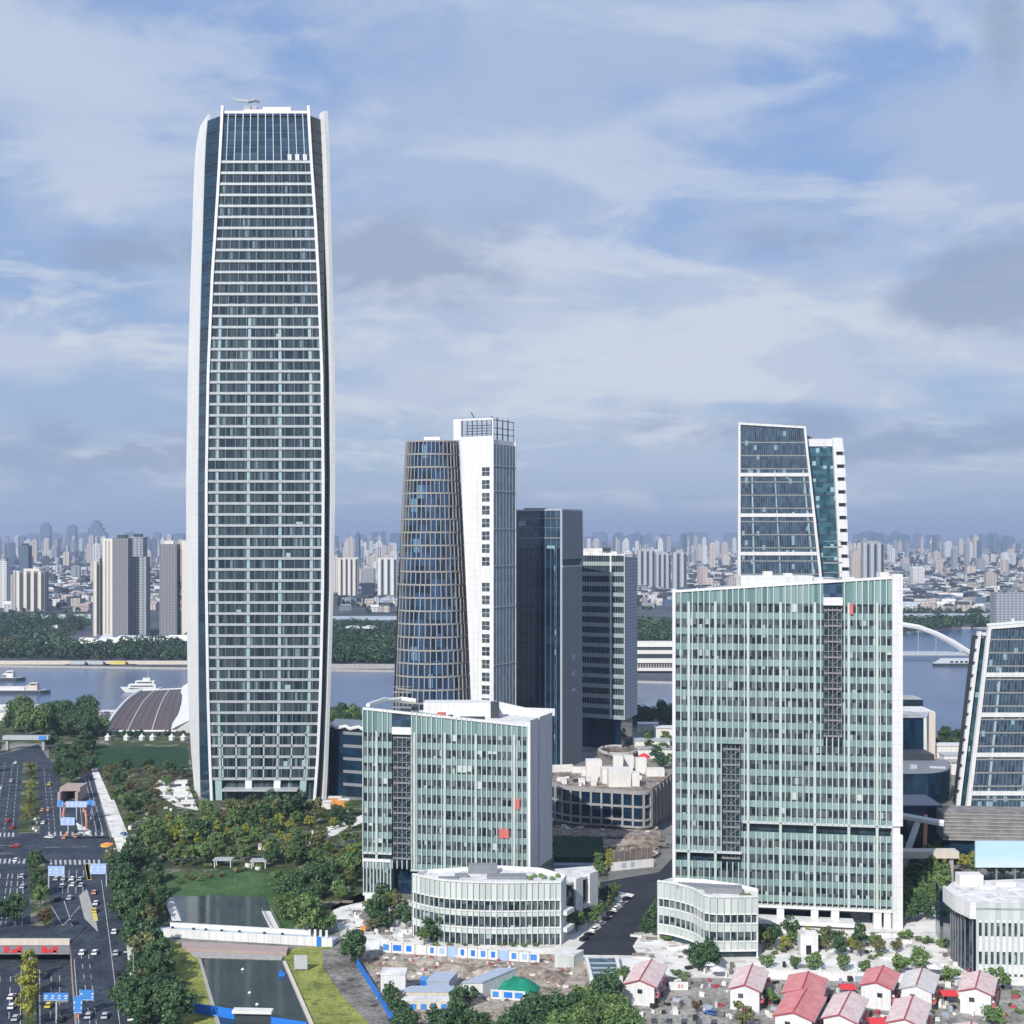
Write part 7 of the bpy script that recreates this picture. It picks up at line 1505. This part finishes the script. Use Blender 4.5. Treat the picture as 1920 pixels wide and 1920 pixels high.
def CLOUD(deg_az, deg_el, w, h):                        # a soft patch of sky around a compass bearing and height
    a = MT('DIVIDE', MT('SUBTRACT', az, math.tan(math.radians(deg_az))), math.tan(math.radians(w))); b = MT('DIVIDE', MT('SUBTRACT', el, math.tan(math.radians(deg_el))), math.tan(math.radians(h)))
    return MT('POWER', 2.718, MT('MULTIPLY', MT('ADD', MT('MULTIPLY', a, a), MT('MULTIPLY', b, b)), -1.0))
def SUMS(l):
    r = l[0]
    for x in l[1:]: r = MT('ADD', r, x)
    return r
veil = NZ(2.0, 9, (3.1, 1.7, 0), (.8, .9, 1), .54, .5, .15)
puff = NZ(4.5, 9, (5.2, 4.1, 0), (1, .8, 1), .56, .3, .3)
streak = NZ(3.2, 9, (7.3, 2.2, 0), (.7, 1.1, 1), .6, .5, -.25)
K = 1/SKY/2**EXPO
def C(r, g, b): return tuple(x*K for x in lin((r, g, b)))
elev = sp.outputs[2]
light = SUMS([CLOUD(-18, 15.5, 5, 2), CLOUD(1, 6.5, 8, 2.2), CLOUD(12, 9.5, 12, 2.5), CLOUD(-2, 17, 9, 2.5), CLOUD(-3, 11, 8, 2), CLOUD(18, 14, 6, 1.6), CLOUD(-19, 20, 4, 2), CLOUD(10, 22, 10, 1.2)])
shade = SUMS([MT('MULTIPLY', CLOUD(20.8, 11.0, 4.2, 2.2), 1.9), CLOUD(-16, 12.5, 4, 1.2), CLOUD(-17, 3.5, 9, 1.8), CLOUD(21, 22, 1.6, 3), CLOUD(13, 13, 3, 1), CLOUD(16, 4.5, 10, 1.4), CLOUD(-5, 12, 7, 2.4)])
base = MX(.85, sky.outputs[0], MX(SM(elev, 0.02, .33), C(160, 181, 213), C(143, 172, 222)))
fine = NZ(9., 8, (2.2, 6.1, 0), (1, .8, 1), .6, .4, .2)
vv_ = MT('ADD', MT('ADD', veil, MT('MULTIPLY', light, .12)), MT('MULTIPLY', MT('SUBTRACT', fine, .5), .16))
cc = MX(SM(elev, .12, .27), MX(SM(elev, .02, .12), C(178, 193, 216), C(197, 208, 227)), C(172, 190, 221))
c1 = MX(SM(vv_, .39, .60, 0, .9), base, cc)
st = MT('ADD', MT('ADD', streak, MT('MULTIPLY', light, .10)), MT('MULTIPLY', MT('SUBTRACT', fine, .5), .14))
c2 = MX(SM(st, .50, .66, 0, .7), c1, MX(SM(elev, .14, .30), C(217, 223, 233), C(198, 210, 230)))
sh = MT('ADD', MT('ADD', MT('MULTIPLY', puff, .6), MT('MULTIPLY', MT('MULTIPLY', shade, MT('ADD', puff, .1)), .52)), MT('MULTIPLY', fine, .16))
c3 = MX(SM(sh, .44, .74, 0, .8), c2, MX(SM(elev, .0, .2), C(150, 168, 198), C(150, 167, 197)))
hzn = MX(SM(elev, 0, .05, .6, 0), c3, C(152, 170, 202))
LK(hzn, bg.inputs['Color']); bg.inputs['Strength'].default_value = SKY
sd = bpy.data.lights.new('sun', 'SUN'); sd.energy = SUNP; sd.angle = math.radians(.5); sd.color = (1, .955, .88); so = bpy.data.objects.new('sun', sd); COL.objects.link(so); so.rotation_euler = SUN.to_track_quat('Z', 'Y').to_euler()
cam = bpy.data.cameras.new('camera'); co = bpy.data.objects.new('camera', cam); COL.objects.link(co); co.location = (0, 0, H); co.rotation_euler = (math.pi/2, 0, 0); cam.sensor_width = 36; cam.lens = F/1920*36; cam.shift_y = (HY-960)/1920; cam.clip_start = 1; cam.clip_end = 60000; scn.camera = co
scn.render.engine = 'CYCLES'; scn.view_settings.view_transform = 'Standard'; scn.view_settings.look = 'None'; scn.view_settings.exposure = EXPO; scn.view_settings.gamma = 1
scn.render.resolution_x = scn.render.resolution_y = 1024
